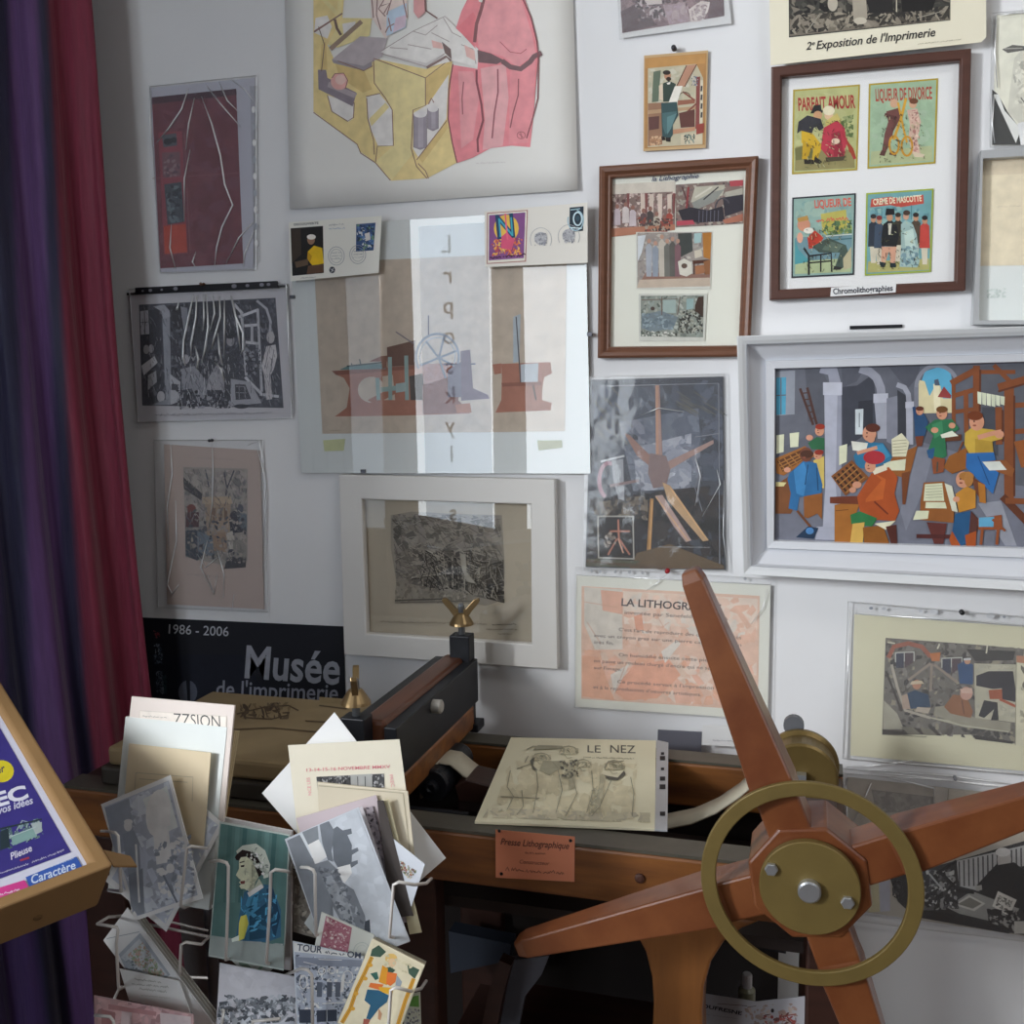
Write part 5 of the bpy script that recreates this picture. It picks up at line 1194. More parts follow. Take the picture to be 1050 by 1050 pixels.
a.p('2c3e54', 390, 530, 430, 515, 490, 535, 500, 590, 400, 600); a.e('a87860', 438, 490, 20, 22); a.p('bcac90', 415, 475, 460, 472, 470, 486, 408, 490); a.p('a08c7c', 370, 540, 395, 530, 410, 600, 375, 600); a.p('a89c8c', 440, 590, 500, 595, 490, 620, 430, 610)
a.p('84583c', 560, 590, 600, 535, 660, 540, 690, 610, 680, 640, 590, 620); a.e('b48c7c', 660, 530, 28, 30); a.p('c0a090', 630, 510, 685, 505, 690, 530, 640, 528); a.l('5c3c30', 5, 640, 560, 650, 620)
a.p('30486c', 620, 400, 650, 385, 690, 400, 690, 490, 630, 485); a.e('b08468', 665, 385, 14, 14); a.p('b8b8b8', 648, 372, 680, 370, 682, 380, 648, 382)
a.p('a8a490', 695, 395, 890, 400, 885, 660, 700, 640); a.m((700, 400, 885, 405, 880, 640, 704, 620), ['b0ac98', '9c9888', 'a4a090'], 30, 10, 30)
a.p('2e2c30', 705, 450, 760, 430, 870, 430, 880, 500, 780, 510, 705, 495); a.p('2e2c30', 820, 505, 890, 500, 888, 570, 820, 555); a.p('944e34', 760, 515, 820, 510, 822, 555, 765, 555); a.l('9c5038', 12, 810, 555, 920, 605); a.p('2a2a2c', 740, 560, 800, 570, 805, 650, 770, 650, 785, 600, 740, 640, 715, 630); a.p('383634', 660, 330, 880, 340, 870, 380, 700, 385)
a.l('c0bca8', 7, 755, 310, 750, 350); a.l('c0bca8', 7, 540, 308, 530, 330); a.l('c0bca8', 6, 305, 300, 340, 305)
a.p('3c3834', 282, 690, 370, 700, 385, 680, 440, 685, 520, 690, 550, 720, 440, 712, 286, 712); a.p('6c685c', 365, 680, 420, 680, 455, 712, 400, 712); a.p('6c685c', 450, 680, 500, 690, 530, 718, 470, 716); a.p('34322f', 690, 715, 870, 745, 868, 756, 700, 735)
a.lines('4c4a44', 282, 715, 480, 728, 8, 10, w=2)
a.p('c2bea6', 885, 360, 1300, 395, 1280, 800, 880, 760); a.l('8c8874', 4, 885, 360, 880, 760); a.m((905, 400, 1260, 430, 1250, 700, 900, 660), ['807c6c', 'a8a48e', '94907c', '686458'], 60, 8, 26); a.p('a8765c', 885, 360, 930, 362, 925, 395, 885, 390)
a.build('print', t)
sleeve(t, WP(-.0085), Z(840, 590, 4.376, 130, 118, 1310, 220, 1290, 930, 105, 822), creases=[Z(840, 590, 4.376, *c) for c in ((140, 150, 125, 500, 110, 820), (105, 820, 600, 862, 1290, 930), (160, 172, 700, 205, 1300, 258), (120, 860, 300, 850, 420, 830))], seed=51, wid=.0013)
a = Art(WP(-.0092), 840, 590, 4.376, k=1.0)
for x, y, r, c in ((233, 147, 9, '8e94a0'), (290, 150, 10, 'd0d2d8'), (455, 160, 9, 'd0d2d8'), (515, 161, 18, 'd8dade'), (770, 180, 20, 'd4d6da'), (830, 186, 8, '9a9ea8')): a.e(c, x, y, r, r * .7); a.piece('punched_hole', t)
pin(840 + 638 / 4.376, 590 + 162 / 4.376, -.0098, '101014', 'black pin at the top of the cream press-room sheet', .0038)

t = thing('sleeved_print', at(980, 880, -.004), 'sleeve with a grey-brown page over a black and white photograph, behind the right spoke', 'print')
pl = WP(-.0042)
sheet('insert_sheet', pl, Z(860, 780, 3.889, 35, 65, 900, 160, 880, 720, 80, 600, 30, 400), mat('greyed_insert', 'a8a298', .75, k=1.3), t, .0008)
a = Art(pl, 860, 780, 3.889, k=1.25, seed=121)
a.p('aca59c', 45, 80, 430, 110, 425, 470, 80, 590, 60, 400); a.p('8e8a86', 130, 115, 385, 145, 370, 200, 150, 210); a.m((130, 118, 380, 146, 368, 198, 150, 206), ['95918c', '8a8682', '9c9892'], 24, 12, 30); a.p('b0a89c', 440, 115, 900, 165, 900, 360, 430, 320); a.p('9c948a', 470, 165, 740, 180, 740, 200, 475, 200); a.l('8a8478', 3, 438, 112, 425, 300)
a.p('b8b090', 110, 490, 190, 480, 195, 600, 120, 605); a.p('a8a8b4', 160, 485, 205, 478, 205, 600, 165, 602)
a.p('2c2c2e', 205, 470, 310, 440, 500, 390, 740, 320, 900, 290, 900, 720, 735, 695, 300, 622, 235, 560)
a.p('b4b4b4', 470, 400, 900, 300, 900, 420, 740, 420, 600, 440, 560, 520, 480, 500)
for i in range(22):
    x = 480 + i * 19
    a.l('4a4a4c', 6, x, 402 - (x - 480) * .22, x + 2, 500 - max(0, i - 12) * 4)
a.e('b8b4b0', 660, 395, 28, 40); a.e('d0cecc', 655, 365, 30, 18); a.p('18181b', 550, 505, 610, 440, 640, 415, 700, 405, 745, 440, 900, 500, 900, 640, 720, 600, 590, 560); a.l('18181b', 26, 640, 420, 560, 505); a.p('a8a6a2', 545, 500, 570, 495, 572, 515, 548, 520)
a.p('949490', 430, 585, 530, 520, 720, 590, 690, 660, 480, 610); a.p('c4c2bc', 460, 575, 520, 535, 585, 570, 540, 600); a.p('78766f', 475, 572, 522, 545, 570, 570, 535, 590); a.p('d4d2cc', 635, 520, 710, 555, 680, 620, 612, 580); a.m((635, 535, 695, 560, 675, 605, 625, 580), ['84827c', '5c5a56', 'b4b2ac'], 20, 5, 12)
a.m((300, 440, 460, 430, 480, 590, 310, 600), ['1c1c1e', '3a3a3c', '8c8c8a', 'b0b0ae', '26262a', '5a5a5c'], 90, 8, 22); a.l('141416', 14, 400, 440, 480, 520, 540, 525); a.l('141416', 12, 390, 450, 470, 400); a.l('a4a4a4', 7, 360, 450, 420, 520); a.l('18181a', 10, 430, 520, 470, 480)
a.m((590, 590, 730, 600, 740, 690, 600, 660), ['1c1c1e', '3c3c3e', '9c9a96', '242426'], 50, 6, 18); a.p('1e1e20', 300, 590, 480, 615, 690, 670, 680, 690, 300, 622); a.e('16161a', 625, 605, 26, 14); a.p('b4b2ac', 700, 640, 745, 640, 740, 690, 700, 690)
a.m((212, 480, 245, 475, 245, 560, 215, 540), ['141416', '48484a', '2a2a2c'], 16, 6, 14)
a.build('print', t)
sleeve(t, WP(-.0055), Z(860, 780, 3.889, 10, 30, 905, 130, 885, 740, 70, 640), creases=[Z(860, 780, 3.889, *c) for c in ((15, 50, 450, 80, 900, 140), (130, 90, 90, 180, 60, 240), (30, 100, 35, 300, 60, 600), (170, 60, 380, 110, 380, 200), (10, 30, 450, 62, 905, 125))], seed=57, wid=.0013)
pin(860 + 462 / 3.889, 780 + 64 / 3.889, -.0072, '8a8c92', 'grey pin on the sleeve just below the cream press-room sheet', .0032)

# ---- cards standing behind the press
t = tag(MB().prism(quad_pts(WP(-.02), Z(650, 730, 4.2, 103, 78, 292, 88, 288, 215, 100, 205)), (0, .003, 0)).build('grey_card', mat('grey_cardboard', '5c5c66', .7, k=1.2)), 'dark grey card standing against the wall behind the press\'s back rail', 'card')
t = tag(MB().prism(quad_pts(WP(-.026), Z(650, 730, 4.2, 296, 60, 480, 62, 480, 152, 292, 142)), (0, .002, 0)).build('white_card', PAPER), 'white caption card propped behind the upper spoke next to the grey card', 'card')
a = Art(WP(-.0262), 650, 730, 4.2, k=1.0); a.lines('a8a8b0', 340, 125, 430, 130, 8, 6, w=2); a.build('print', t)
# pins of the sleeves at the left
pin(120 + 285 / 2.916, 280 + 500 / 2.916, -.0085, '3c3c44', 'dark pin holding the puckered sleeve with the beige workshop scene', .0032)
pin(130 + 475 / 6, 285 + 40 / 6, -.0075, '6a4838', 'brown-headed pin in the middle of the black hanging strip', .0032)
# ================================================================== the lithographic press
PW = mat('press_wood_orange', '9c6430', .42, k=.92, scale=5, stretch=(.7, 6, 6), coat=.1, col2='5a3420')
PWV = mat('press_wood_upright', '9a6232', .42, k=.78, noise=.18, scale=9, stretch=(6, 6, .7), coat=.15)
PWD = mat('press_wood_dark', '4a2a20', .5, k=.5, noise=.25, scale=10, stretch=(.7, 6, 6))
SPW = mat('spoke_wood', '955a34', .36, k=.70, scale=9, stretch=(1.6, 4, 1.6), col2='743c20', coat=.25)
BRASS = mat('aged_brass', '84703e', .5, .3, k=.74, noise=.08, scale=30)
BRASSB = mat('bright_brass', '8c7654', .33, .75, k=1.0, noise=.1, scale=40)
IRON = mat('black_iron', '1c1e24', .45, .3, k=1.1, noise=.15, scale=40)
STRIP = mat('rail_strip', '5a564c', .45, .2, k=.9, noise=.12, scale=25)
STEEL = mat('bolt_steel', 'c8ccd2', .28, .8, k=1.0)
press = thing('lithographic_press', (-.42, -.28, 0), 'wooden star-wheel lithographic press with brass fittings below the pictures', 'printing press')
ZT = .93
XL, XR = -1.02, .055
def rail(y0, y1, name):
    r = MB().box((XL, y0, .858), (XR, y1, ZT - .004)).build(name, PW, press, .004)
    MB().box((XL, y0 + .001, ZT - .004), (XR, y1 - .001, ZT)).build('steel_edge', STRIP, r)
    return r
front_rail = rail(-.455, -.410, 'front_rail')
rail(-.150, -.108, 'back_rail')
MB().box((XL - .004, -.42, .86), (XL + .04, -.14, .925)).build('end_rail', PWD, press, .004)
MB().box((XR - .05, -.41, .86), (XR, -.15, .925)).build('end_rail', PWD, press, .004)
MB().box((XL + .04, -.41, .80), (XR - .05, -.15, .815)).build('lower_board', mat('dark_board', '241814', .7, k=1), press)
# legs: front pair flared, back pair plain
def flared(x0, x1, y0, y1, name='leg'):
    xc = (x0 + x1) / 2
    prof = [(.104, .858), (.080, .845), (.058, .825), (.042, .797), (.034, .765), (.032, .73), (.034, .68), (.040, .6), (.046, .3), (.06, .08), (.085, .0)]
    wl = (x1 - x0) / 2
    pts = [Vector((xc + w_ * wl / .05, y0, z)) for w_, z in prof] + [Vector((xc - min(w_, .075) * wl / .05, y0, z)) for w_, z in reversed(prof)]
    return MB().prism(pts, (0, y1 - y0, 0)).build(name, PWV, press, .004)
flared(-.188, -.094, -.452, -.412)
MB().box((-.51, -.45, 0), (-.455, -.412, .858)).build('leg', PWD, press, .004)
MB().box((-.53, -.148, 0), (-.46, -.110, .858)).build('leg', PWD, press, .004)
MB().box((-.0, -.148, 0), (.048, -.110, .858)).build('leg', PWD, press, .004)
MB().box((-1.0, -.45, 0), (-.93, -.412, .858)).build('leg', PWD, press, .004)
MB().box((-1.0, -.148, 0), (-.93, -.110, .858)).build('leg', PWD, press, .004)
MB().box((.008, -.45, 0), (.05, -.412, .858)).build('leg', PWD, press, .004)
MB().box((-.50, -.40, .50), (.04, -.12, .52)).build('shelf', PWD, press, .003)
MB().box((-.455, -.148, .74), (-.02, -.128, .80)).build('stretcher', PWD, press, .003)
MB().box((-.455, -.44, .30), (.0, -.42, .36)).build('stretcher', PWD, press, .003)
MB().box((-.95, -.126, .02), (-.03, -.116, .858)).build('shade_backdrop', mat('shade_backdrop_dark', '1e1614', .8, k=1), press)  # added dark sheet, stands in for the deep shade under the press
MB().lathe([(.006, 0), (.006, .003), (.003, .004)], P3(656, 900, -.455), (0, -1, 0), 12).build('wood_plug', mat('plug_dark', '4a2a1e', .6), press)
# knots of the front rail are in the wood; scraper yoke
yoke = MB().box((-.567, -.42, .985), (-.530, -.085, 1.052)).build('scraper_beam', mat('scraper_wood', '6e4028', .4, k=.75, noise=.2, scale=9, stretch=(6, .7, 6)), press, .006)
pl_ = MB().box((-.530, -.425, .975), (-.512, -.082, 1.046)).build('side_plate', IRON, press, .0015)
MB().box((-.585, -.425, .975), (-.567, -.082, 1.046)).build('side_plate', IRON, press, .0015)
c = P3(350 + 480 / 5, 600 + 620 / 5, -.27)
c = PZ(350 + 478 / 5, 600 + 622 / 5, 1.012)
c = Pl((-.512, 0, 0), (1, 0, 0)).hit(350 + 470 / 5, 600 + 620 / 5)
MB().lathe([(.010, 0), (.010, .012), (.008, .014)], c, (1, 0, 0), 20).build('bolt', mat('pale_knob', 'b8b4ac', .4, .3, k=.9), pl_, smooth=False)
MB().box((-.565, -.415, .935), (-.513, -.10, .975)).build('lower_beam', PW, press, .005)
for yy, zt_, xx, rot in ((-.092, 1.088, -.535, .15), (-.432, 1.062, -.565, 1.95)):
    po = MB().box((xx - .017, yy - .014, ZT), (xx + .017, yy + .014, zt_)).build('post', IRON, press, .002)
    MB().box((xx - .03, yy - .018, ZT), (xx + .03, yy + .018, ZT + .014)).build('foot_plate', IRON, po, .002)
    MB().lathe([(.0055, zt_ - .005), (.0055, zt_ + .046), (.004, zt_ + .050)], (xx, yy, 0), (0, 0, 1), 14).build('threaded_rod', mat('dull_steel', '707478', .35, .7, k=1), po, smooth=False)
    wn = MB().lathe([(.0075, zt_ + .016), (.020, zt_ + .016), (.019, zt_ + .020), (.010, zt_ + .034), (.0075, zt_ + .036)], (xx, yy, 0), (0, 0, 1), 24).build('wing_nut', BRASSB, po, smooth=False)
    for sg in (-1, 1):
        dx, dy = math.cos(rot) * sg, math.sin(rot) * sg
        b_ = MB()
        def wp(r, z): return Vector((xx + dx * r, yy + dy * r, zt_ + z))
        n2 = Vector((-dy, dx, 0)) * .0042
        out = [(.004, .024), (.012, .030), (.019, .040), (.027, .049), (.031, .055), (.029, .060), (.022, .058), (.013, .048), (.008, .042), (.004, .042)]
        b_.prism([wp(r, z) - n2 for r, z in out], n2 * 2).build('wing', BRASSB, wn, .001)
# strap, left drum, right brass drum
BELT = mat('cotton_belt', 'c4bca8', .8, k=.9, noise=.05, scale=60)
yb0, yb1 = -.285, -.235
def beltpts(px): return [P3(x, y, -.26) for x, y in px]
cl_ = [(437, 806), (436, 790), (443, 776), (456, 769), (468, 771), (480, 781), (495, 792), (512, 802), (560, 820), (620, 832), (680, 836), (710, 830), (735, 819), (757, 804), (775, 789), (792, 776)]
bp_ = [P3(x, y + 6, -.26) for x, y in cl_]
m = MB()
L_ = len(bp_)
vv = []
for p in bp_: vv += [Vector((p.x, yb0, p.z)), Vector((p.x, yb1, p.z))]
m.add(vv, [(2 * i, 2 * i + 1, 2 * i + 3, 2 * i + 2) for i in range(L_ - 1)])
st = m.build('strap', BELT, press, smooth=True)
md = st.modifiers.new('thick', 'SOLIDIFY'); md.thickness = .003
dc = P3(455, 776, -.26) + Vector((0, 0, -.0255))
dr = MB().lathe([(.008, -.07), (.022, -.07), (.0235, -.065), (.0235, .045), (.022, .05), (.008, .05)], dc, (0, -1, 0), 28).build('tension_drum', IRON, press, smooth=False)
MB().lathe([(.010, .048), (.010, .056), (.006, .058), (.004, .056)], dc, (0, -1, 0), 18).build('drum_axle', IRON, dr)
MB().box((dc.x - .05, -.36, dc.z - .06), (dc.x + .07, -.352, dc.z - .012)).build('bracket', IRON, press, .002)
m = MB().prism([P3(x, y, -.30) for x, y in ((466, 806), (478, 800), (570, 822), (570, 832), (520, 826), (470, 822))], (0, .06, 0)).build('tension_lever', PWD, press, .002)
bc = P3(821, 799, -.25)
bd = MB().lathe([(.012, -.001), (.046, 0), (.049, -.003), (.049, -.006), (.046, -.010), (.046, -.045), (.051, -.05), (.051, -.056), (.012, -.058)], bc, (0, -1, 0), 44).build('brass_drum', mat('drum_brass', '6f5c34', .4, .5, k=1.1, noise=.12, scale=20), press)
MB().box((bc.x - .005, -.262, bc.z - .002), (bc.x + .007, -.249, bc.z + .010)).build('square_shaft', STEEL, bd)
bd.children[0].rotation_euler = (0, 0, 0)
MB().lathe([(.014, 0), (.014, .012)], P3(814, 742, -.18), (0, -1, 0), 18).build('drum_pawl', mat('dull_grey', '6a6c72', .5, .4), bd)
HUB = P3(830, 905, -.58)
MB().lathe([(.016, -.02), (.016, .155)], Vector((HUB.x, -.56, HUB.z)), (0, 1, 0), 20).build('axle', IRON, press)
MB().box((HUB.x - .03, -.450, .93), (HUB.x + .03, -.41, 1.0)).build('bearing_block', PWD, press, .004)
# star wheel
YF = -.58
sw = MB().prism([Vector((HUB.x + .064 * math.cos(math.radians(22.5 + 45 * i + 8)), YF - .003, HUB.z + .064 * math.sin(math.radians(22.5 + 45 * i + 8)))) for i in range(8)], (0, .075, 0)).build('star_wheel', SPW, press, .003)
def spoke(px, py, w0, w1, a0=.035, y0=YF - .004, y1=YF + .044):
    tip = P3(px, py, YF)
    d = Vector((tip.x - HUB.x, 0, tip.z - HUB.z)); L = d.length; d.normalize()
    n = Vector((-d.z, 0, d.x))
    s_ = Vector((HUB.x, 0, HUB.z)) + d * a0
    e_ = Vector((HUB.x, 0, HUB.z)) + d * L
    def sec(c, w, ya, yb): return [Vector((c + n * w).to_tuple()[:1] + (ya,) + (c + n * w).to_tuple()[2:]), Vector(((c - n * w).x, ya, (c - n * w).z)), Vector(((c - n * w).x, yb, (c - n * w).z)), Vector(((c + n * w).x, yb, (c + n * w).z))]
    b_ = MB()
    mid = Vector((HUB.x, 0, HUB.z)) + d * .105
    secs = [sec(s_, w0 * .98, y0 + .004, y1), sec(mid - d * .014, w0 * .96, y0 + .004, y1), sec(mid, w0, y0, y1), sec(e_ - d * .012, w1 * 1.1, y0 + .012, y1 - .008), sec(e_, w1 * .8, y0 + .015, y1 - .011)]
    vs_ = [p for q in secs for p in q]
    fs = [(0, 1, 2, 3), (16, 19, 18, 17)]
    for i in range(4):
        for k in range(4):
            fs.append((i * 4 + k, i * 4 + (k + 1) % 4, (i + 1) * 4 + (k + 1) % 4, (i + 1) * 4 + k))
    b_.add(vs_, fs).build('spoke', SPW, sw, .0025)
spoke(705, 588, .0232, .0105)
spoke(1165, 800, .0232, .0105)
spoke(526, 980, .0232, .0105)
spoke(945, 1225, .0232, .0105)
MB().lathe([(.094, 0), (.094, .006), (.1095, .006), (.1095, 0)], Vector((HUB.x, YF - .008, HUB.z + .004)), (0, -1, 0), 72, closed=True).build('brass_ring', BRASS, sw, .0012)
hd = MB().lathe([(.050, 0), (.050, .008), (.049, .009), (.002, .009)], Vector((HUB.x, YF - .005, HUB.z)), (0, -1, 0), 56).build('hub_disc', BRASS, sw)
def hexbolt(c, r, h, seg=6): return MB().lathe([(r, 0), (r, h * .85), (r * .85, h)], c, (0, -1, 0), seg).build('bolt', STEEL, sw)
hexbolt(Vector((HUB.x, YF - .013, HUB.z)), .0115, .010, 28)
for px, py in ((791, 890), (869, 924)):
    hexbolt(P3(px, py, YF - .013), .0068, .006, 6)
# ---- things on and under the press
MB().box((-.965, -.44, .931), (-.592, -.16, .957)).build('bed_plank', mat('bed_plank_dark', '3a342c', .6, k=.8, noise=.3, scale=16), press, .004)
t = thing('lithographic_stone', (-.77, -.31, ZT), 'thick yellowish litho stone with a faded drawing on the press bed, behind the postcard rack', 'printing stone')
MB().box((-.955, -.435, .958), (-.60, -.165, .986)).build('slab', mat('stone_buff', '94805e', .75, k=.92, noise=.16, scale=6, bump=.1), t, .006)
tp = Pl((0, 0, .9863), (0, 0, 1))
a = Art(tp, 130, 600, 2.838, k=.9, seed=131, off=.0002)
a.m((330, 345, 480, 340, 470, 390, 330, 392), ['5c4a34', '6c5a40', '7c6848', '4c3c2c'], 26, 5, 15, 2.6)
for xy in ((320, 375, 400, 355, 470, 350, 500, 365), (340, 385, 420, 390, 470, 378), (400, 352, 410, 385), (430, 350, 450, 384), (310, 420, 420, 415, 560, 428), (560, 350, 640, 360), (520, 395, 640, 402)): a.l('5a4832', 4, *xy)
a.p('94805c', 560, 325, 690, 335, 690, 350, 560, 342)
a.build('drawing', t)
t = thing('sleeved_print', (-.30, -.28, ZT), 'pencil drawing titled Le Nez in a plastic sleeve lying across the press rails', 'print')
lq = Z(420, 700, 3, 312, 168, 758, 178, 755, 450, 200, 427)
zp = Pl((0, 0, ZT + .004), (0, 0, 1))
bend = quad_pts(zp, lq)
MB().prism(bend, (0, 0, -.003)).build('sheet', mat('le_nez_paper', 'c8c2a8', .7, k=1.35, noise=.03, scale=12), t)
a = Art(zp, 420, 700, 3, k=1.62, seed=141)
a.t('LE', 547, 214, 588, 215, 22, '4a4a46'); a.t('NEZ', 617, 215, 695, 217, 24, '4a4a46'); a.lines('8a8674', 535, 232, 690, 236, 6, 10, w=1.5)
a.m((300, 240, 700, 250, 690, 420, 260, 400), ['aca48a', 'b0a88e', 'a8a086', 'b4ac92'], 70, 14, 40)
a.m((240, 385, 740, 400, 740, 430, 225, 415), ['a09a84', 'a8a08a', '989280'], 40, 10, 30, 2.6)
SH = '7c7868'
for x, y, rx, ry in ((405, 232, 30, 16), (490, 212, 30, 18), (535, 252, 24, 17), (630, 258, 32, 20)):
    a.m((x - rx, y - ry * .6, x + rx, y - ry * .6, x + rx * .9, y + ry * .5, x - rx * .9, y + ry * .5), ['8a8672', '9c967f', '76735f', 'a8a188', 'b0a88e'], 26, 4, 11, 2.4)
    a.l('86826f', 2.5, x - rx, y + ry * .2, x - rx * .6, y - ry * .8, x, y - ry, x + rx * .6, y - ry * .7, x + rx, y + ry * .2); a.l('908b76', 2, x - rx * .5, y + ry * .4, x - rx * .2, y + ry * 1.1, x + rx * .3, y + ry)
a.p('8a8672', 410, 240, 470, 240, 465, 262, 430, 285, 400, 270); a.p('908b76', 480, 250, 505, 250, 510, 320, 495, 330); a.p('908b76', 590, 280, 605, 285, 585, 380, 565, 400)
a.m((460, 240, 520, 235, 520, 290, 470, 300), ['5c5a50', '76725f', '908b76', '4c4a42'], 30, 4, 11); a.m((560, 330, 600, 300, 590, 400, 550, 405), ['86826f', '9c967f'], 20, 5, 12)
a.p('4c4a42', 600, 285, 640, 292, 660, 270, 665, 282, 640, 300, 612, 298)
for xy in ((310, 270, 300, 320, 320, 350, 300, 390), (390, 270, 395, 320, 380, 400), (345, 330, 350, 380, 330, 405), (455, 260, 470, 330, 450, 400), (500, 290, 515, 340, 480, 410), (560, 270, 565, 330, 545, 400), (620, 300, 585, 380, 560, 410), (680, 290, 690, 340, 685, 410), (330, 265, 370, 250), (280, 350, 400, 355), (360, 205, 380, 195, 440, 200, 470, 195), (355, 245, 365, 225), (440, 245, 455, 260), (600, 265, 610, 245, 660, 240)): a.l(SH, 2.5, *xy)
a.p('56544a', 370, 240, 385, 228, 380, 255, 395, 270, 380, 268); a.p('86826f', 395, 192, 470, 194, 470, 202, 380, 206)
a.build('drawing', t)
hs = MB().prism(quad_pts(Pl((0, 0, ZT + .0045), (0, 0, 1)), Z(420, 700, 3, 760, 176, 796, 184, 793, 454, 754, 452)), (0, 0, -.002)).build('hole_strip', mat('strip_plastic', 'b4b6ba', .35, k=.9), t)
a = Art(Pl((0, 0, ZT + .0046), (0, 0, 1)), 420, 700, 3, k=.9)
for y, r in ((218, 5), (232, 8), (265, 5), (295, 8), (320, 9), (403, 8)): a.p('16161c', 778 - r, y - r * .8, 778 + r, y - r * .8, 778 + r, y + r * .8, 778 - r, y + r * .8); a.piece('punched_hole', hs)
t = thing('label', tuple(P3(549, 878, -.456)), 'small orange paper label headed Presse Lithographique tacked to the front rail', 'label')
lp = WP(-.4565)
sheet('paper', lp, Z(420, 700, 3, 264, 452, 508, 474, 507, 613, 265, 600), mat('orange_paper', 'c0785a', .7, k=1.4), t, .0005)
a = Art(lp, 420, 700, 3, k=1.3, seed=7)
a.t('Presse Lithographique', 280, 498, 490, 512, 20, '5c3a34', .01, .2); a.lines('7c4e40', 355, 526, 415, 530, 9, 5, w=1.5); a.t('Constructeur', 338, 556, 430, 562, 12, '7c4e40', 0, .2); a.lines('7c4e40', 295, 580, 470, 592, 14, 9, w=2.2)
a.build('letter_print', t)
for px, py in ((512, 852), (585, 862), (514, 896)):
    MB().lathe([(.0022, 0), (.0015, .0015)], P3(px, py, -.457), (0, -1, 0), 8).build('tack', IRON, t)
# inside, under the bed
t = tag(MB().prism([P3(x, y, -.22) for x, y in ((460, 955), (524, 968), (522, 985), (462, 998))], (0, .03, 0)).build('blue_book', mat('blue_grey_cover', '3c4454', .6, k=.75)), 'blue-grey book end standing in the dark under the press', 'book')
tag(MB().prism([P3(x, y, -.30) for x, y in ((522, 985), (563, 980), (555, 1000), (538, 1022), (530, 1060), (502, 1060), (512, 1010))], (0, .012, 0)).build('grey_cloth', mat('grey_cloth', '6c6c74', .9, k=.8, noise=.1, scale=20)), 'pale grey cloth hanging under the tip of the left spoke', 'cloth')
tag(MB().prism([P3(x, y, -.36) for x, y in ((512, 985), (524, 990), (516, 1020), (508, 1062), (492, 1062), (500, 1020))], (0, .02, 0)).build('wooden_stick', PWD), 'dark wooden stick leaning under the tip of the left spoke', 'stick')
t = thing('folded_map', tuple(P3(600, 908, -.20)), 'pale printed sheet lying in the dark gap under the front rail', 'paper')
mp_ = WP(-.20)
sheet('paper', mp_, Z(420, 700, 3, 380, 600, 690, 620, 688, 672, 390, 642), mat('map_paper', '7c7a68', .8, k=.9), t, .001)
a = Art(mp_, 420, 700, 3, k=.85, seed=17)
for i in range(6): a.l('5c5a4c', 2, 410 + i * 45, 608, 420 + i * 45, 660)
a.m((590, 622, 685, 632, 682, 668, 600, 650), ['2a2a26', '5a5848', '706e5c'], 16, 4, 12, 2.5); a.ring('2a2a26', 3, 660, 645, 24, 14, 10, 180, 360)
a.build('print', t)
t = thing('bottle', (0, 0, 0), 'small clear bottle with a white cap under the press, behind the magazine', 'bottle')
c = P3(690 + 497 / 6.5625, 940 + 545 / 6.5625, -.30); base = Vector((c.x, c.y, .52)); t.location = base; t['base'] = list(base)
hz = P3(690 + 497 / 6.5625, 940 + 470 / 6.5625, -.30).z
MB().lathe([(.010, 0), (.0112, .002), (.0112, hz - .52 - .004), (.007, hz - .52)], base, (0, 0, 1), 22).build('body', mat('bottle_plastic', '8c8c74', .3, k=.9), t)
MB().lathe([(.0068, hz - .52), (.0068, hz - .52 + .017), (.0055, hz - .52 + .019)], base, (0, 0, 1), 20).build('cap', mat('cap_white', 'd0d0d4', .4, k=.9), t)
t = thing('magazine', tuple(P3(770, 1035, -.34)), 'white magazine page reading DUFRESNE leaning at the bottom under the brass ring', 'magazine')
mg = Pl(P3(770, 1035, -.34), (0, -1, .3))
sheet('pages', mg, Z(690, 940, 6.5625, 188, 515, 560, 572, 888, 535, 880, 1000, 215, 1000), mat('magazine_paper', 'b0aeb4', .5, k=.95), t, .002)
a = Art(mg, 690, 940, 6.5625, k=.95, seed=19)
a.t('DUFRESNE', 200, 610, 462, 662, 24, '2a2a32', .03)
a.m((480, 600, 830, 580, 860, 760, 490, 780), ['a89890', 'b8a8a0', 'a48c84', '9c8880'], 26, 14, 34); a.m((600, 660, 830, 640, 830, 760, 600, 760), ['8c4440', 'a85a54', 'b4a49c', '6c4440'], 22, 8, 24, 2.4); a.e('2a2224', 670, 632, 11, 14); a.l('6c5c58', 4, 300, 585, 500, 600); a.l('6c5c58', 4, 500, 610, 560, 600); a.l('8c4a44', 8, 740, 670, 830, 655); a.lines('8c8c94', 220, 660, 430, 690, 8, 8, w=2)
a.build('print', t)
tag(MB().prism([P3(x, y, -.26) for x, y in ((742, 952), (775, 940), (806, 978), (770, 972))], (0, .03, 0)).build('tool_tray', IRON), 'black tray corner showing inside the brass ring below the hub', 'tray')
# ================================================================== wire postcard rack
WIRE = mat('rack_wire', 'd0ccc8', .4, .15, k=1.1)
RX, RY = -.615, -.60
rack = thing('postcard_rack', (RX, RY, 0), 'white wire spinner rack full of postcards in front of the litho stone', 'rack')
MB().lathe([(.16, 0), (.16, .012), (.03, .02), (.012, .03), (.007, .05), (.007, 1.02), (.004, 1.03)], (RX - .075, RY + .0, 0), (0, 0, 1), 28).build('pole', mat('pole_paint', '6c6a70', .45, .3, k=.7), rack)
def hook(pts, r=.0017): MB().tube([P3(x, y, d) for x, y, d in pts], r, 8).build('wire_pocket', WIRE, rack, smooth=True)
K = 2.838
def q5(*xy): return Z(90, 700, K, *xy)
def wires(ptz, r=.0017):
    out = []
    for x, y, d in ptz: out.append((90 + x / K, 700 + y / K, d))
    hook(out, r)
YC = -.735          # plane of the front wires
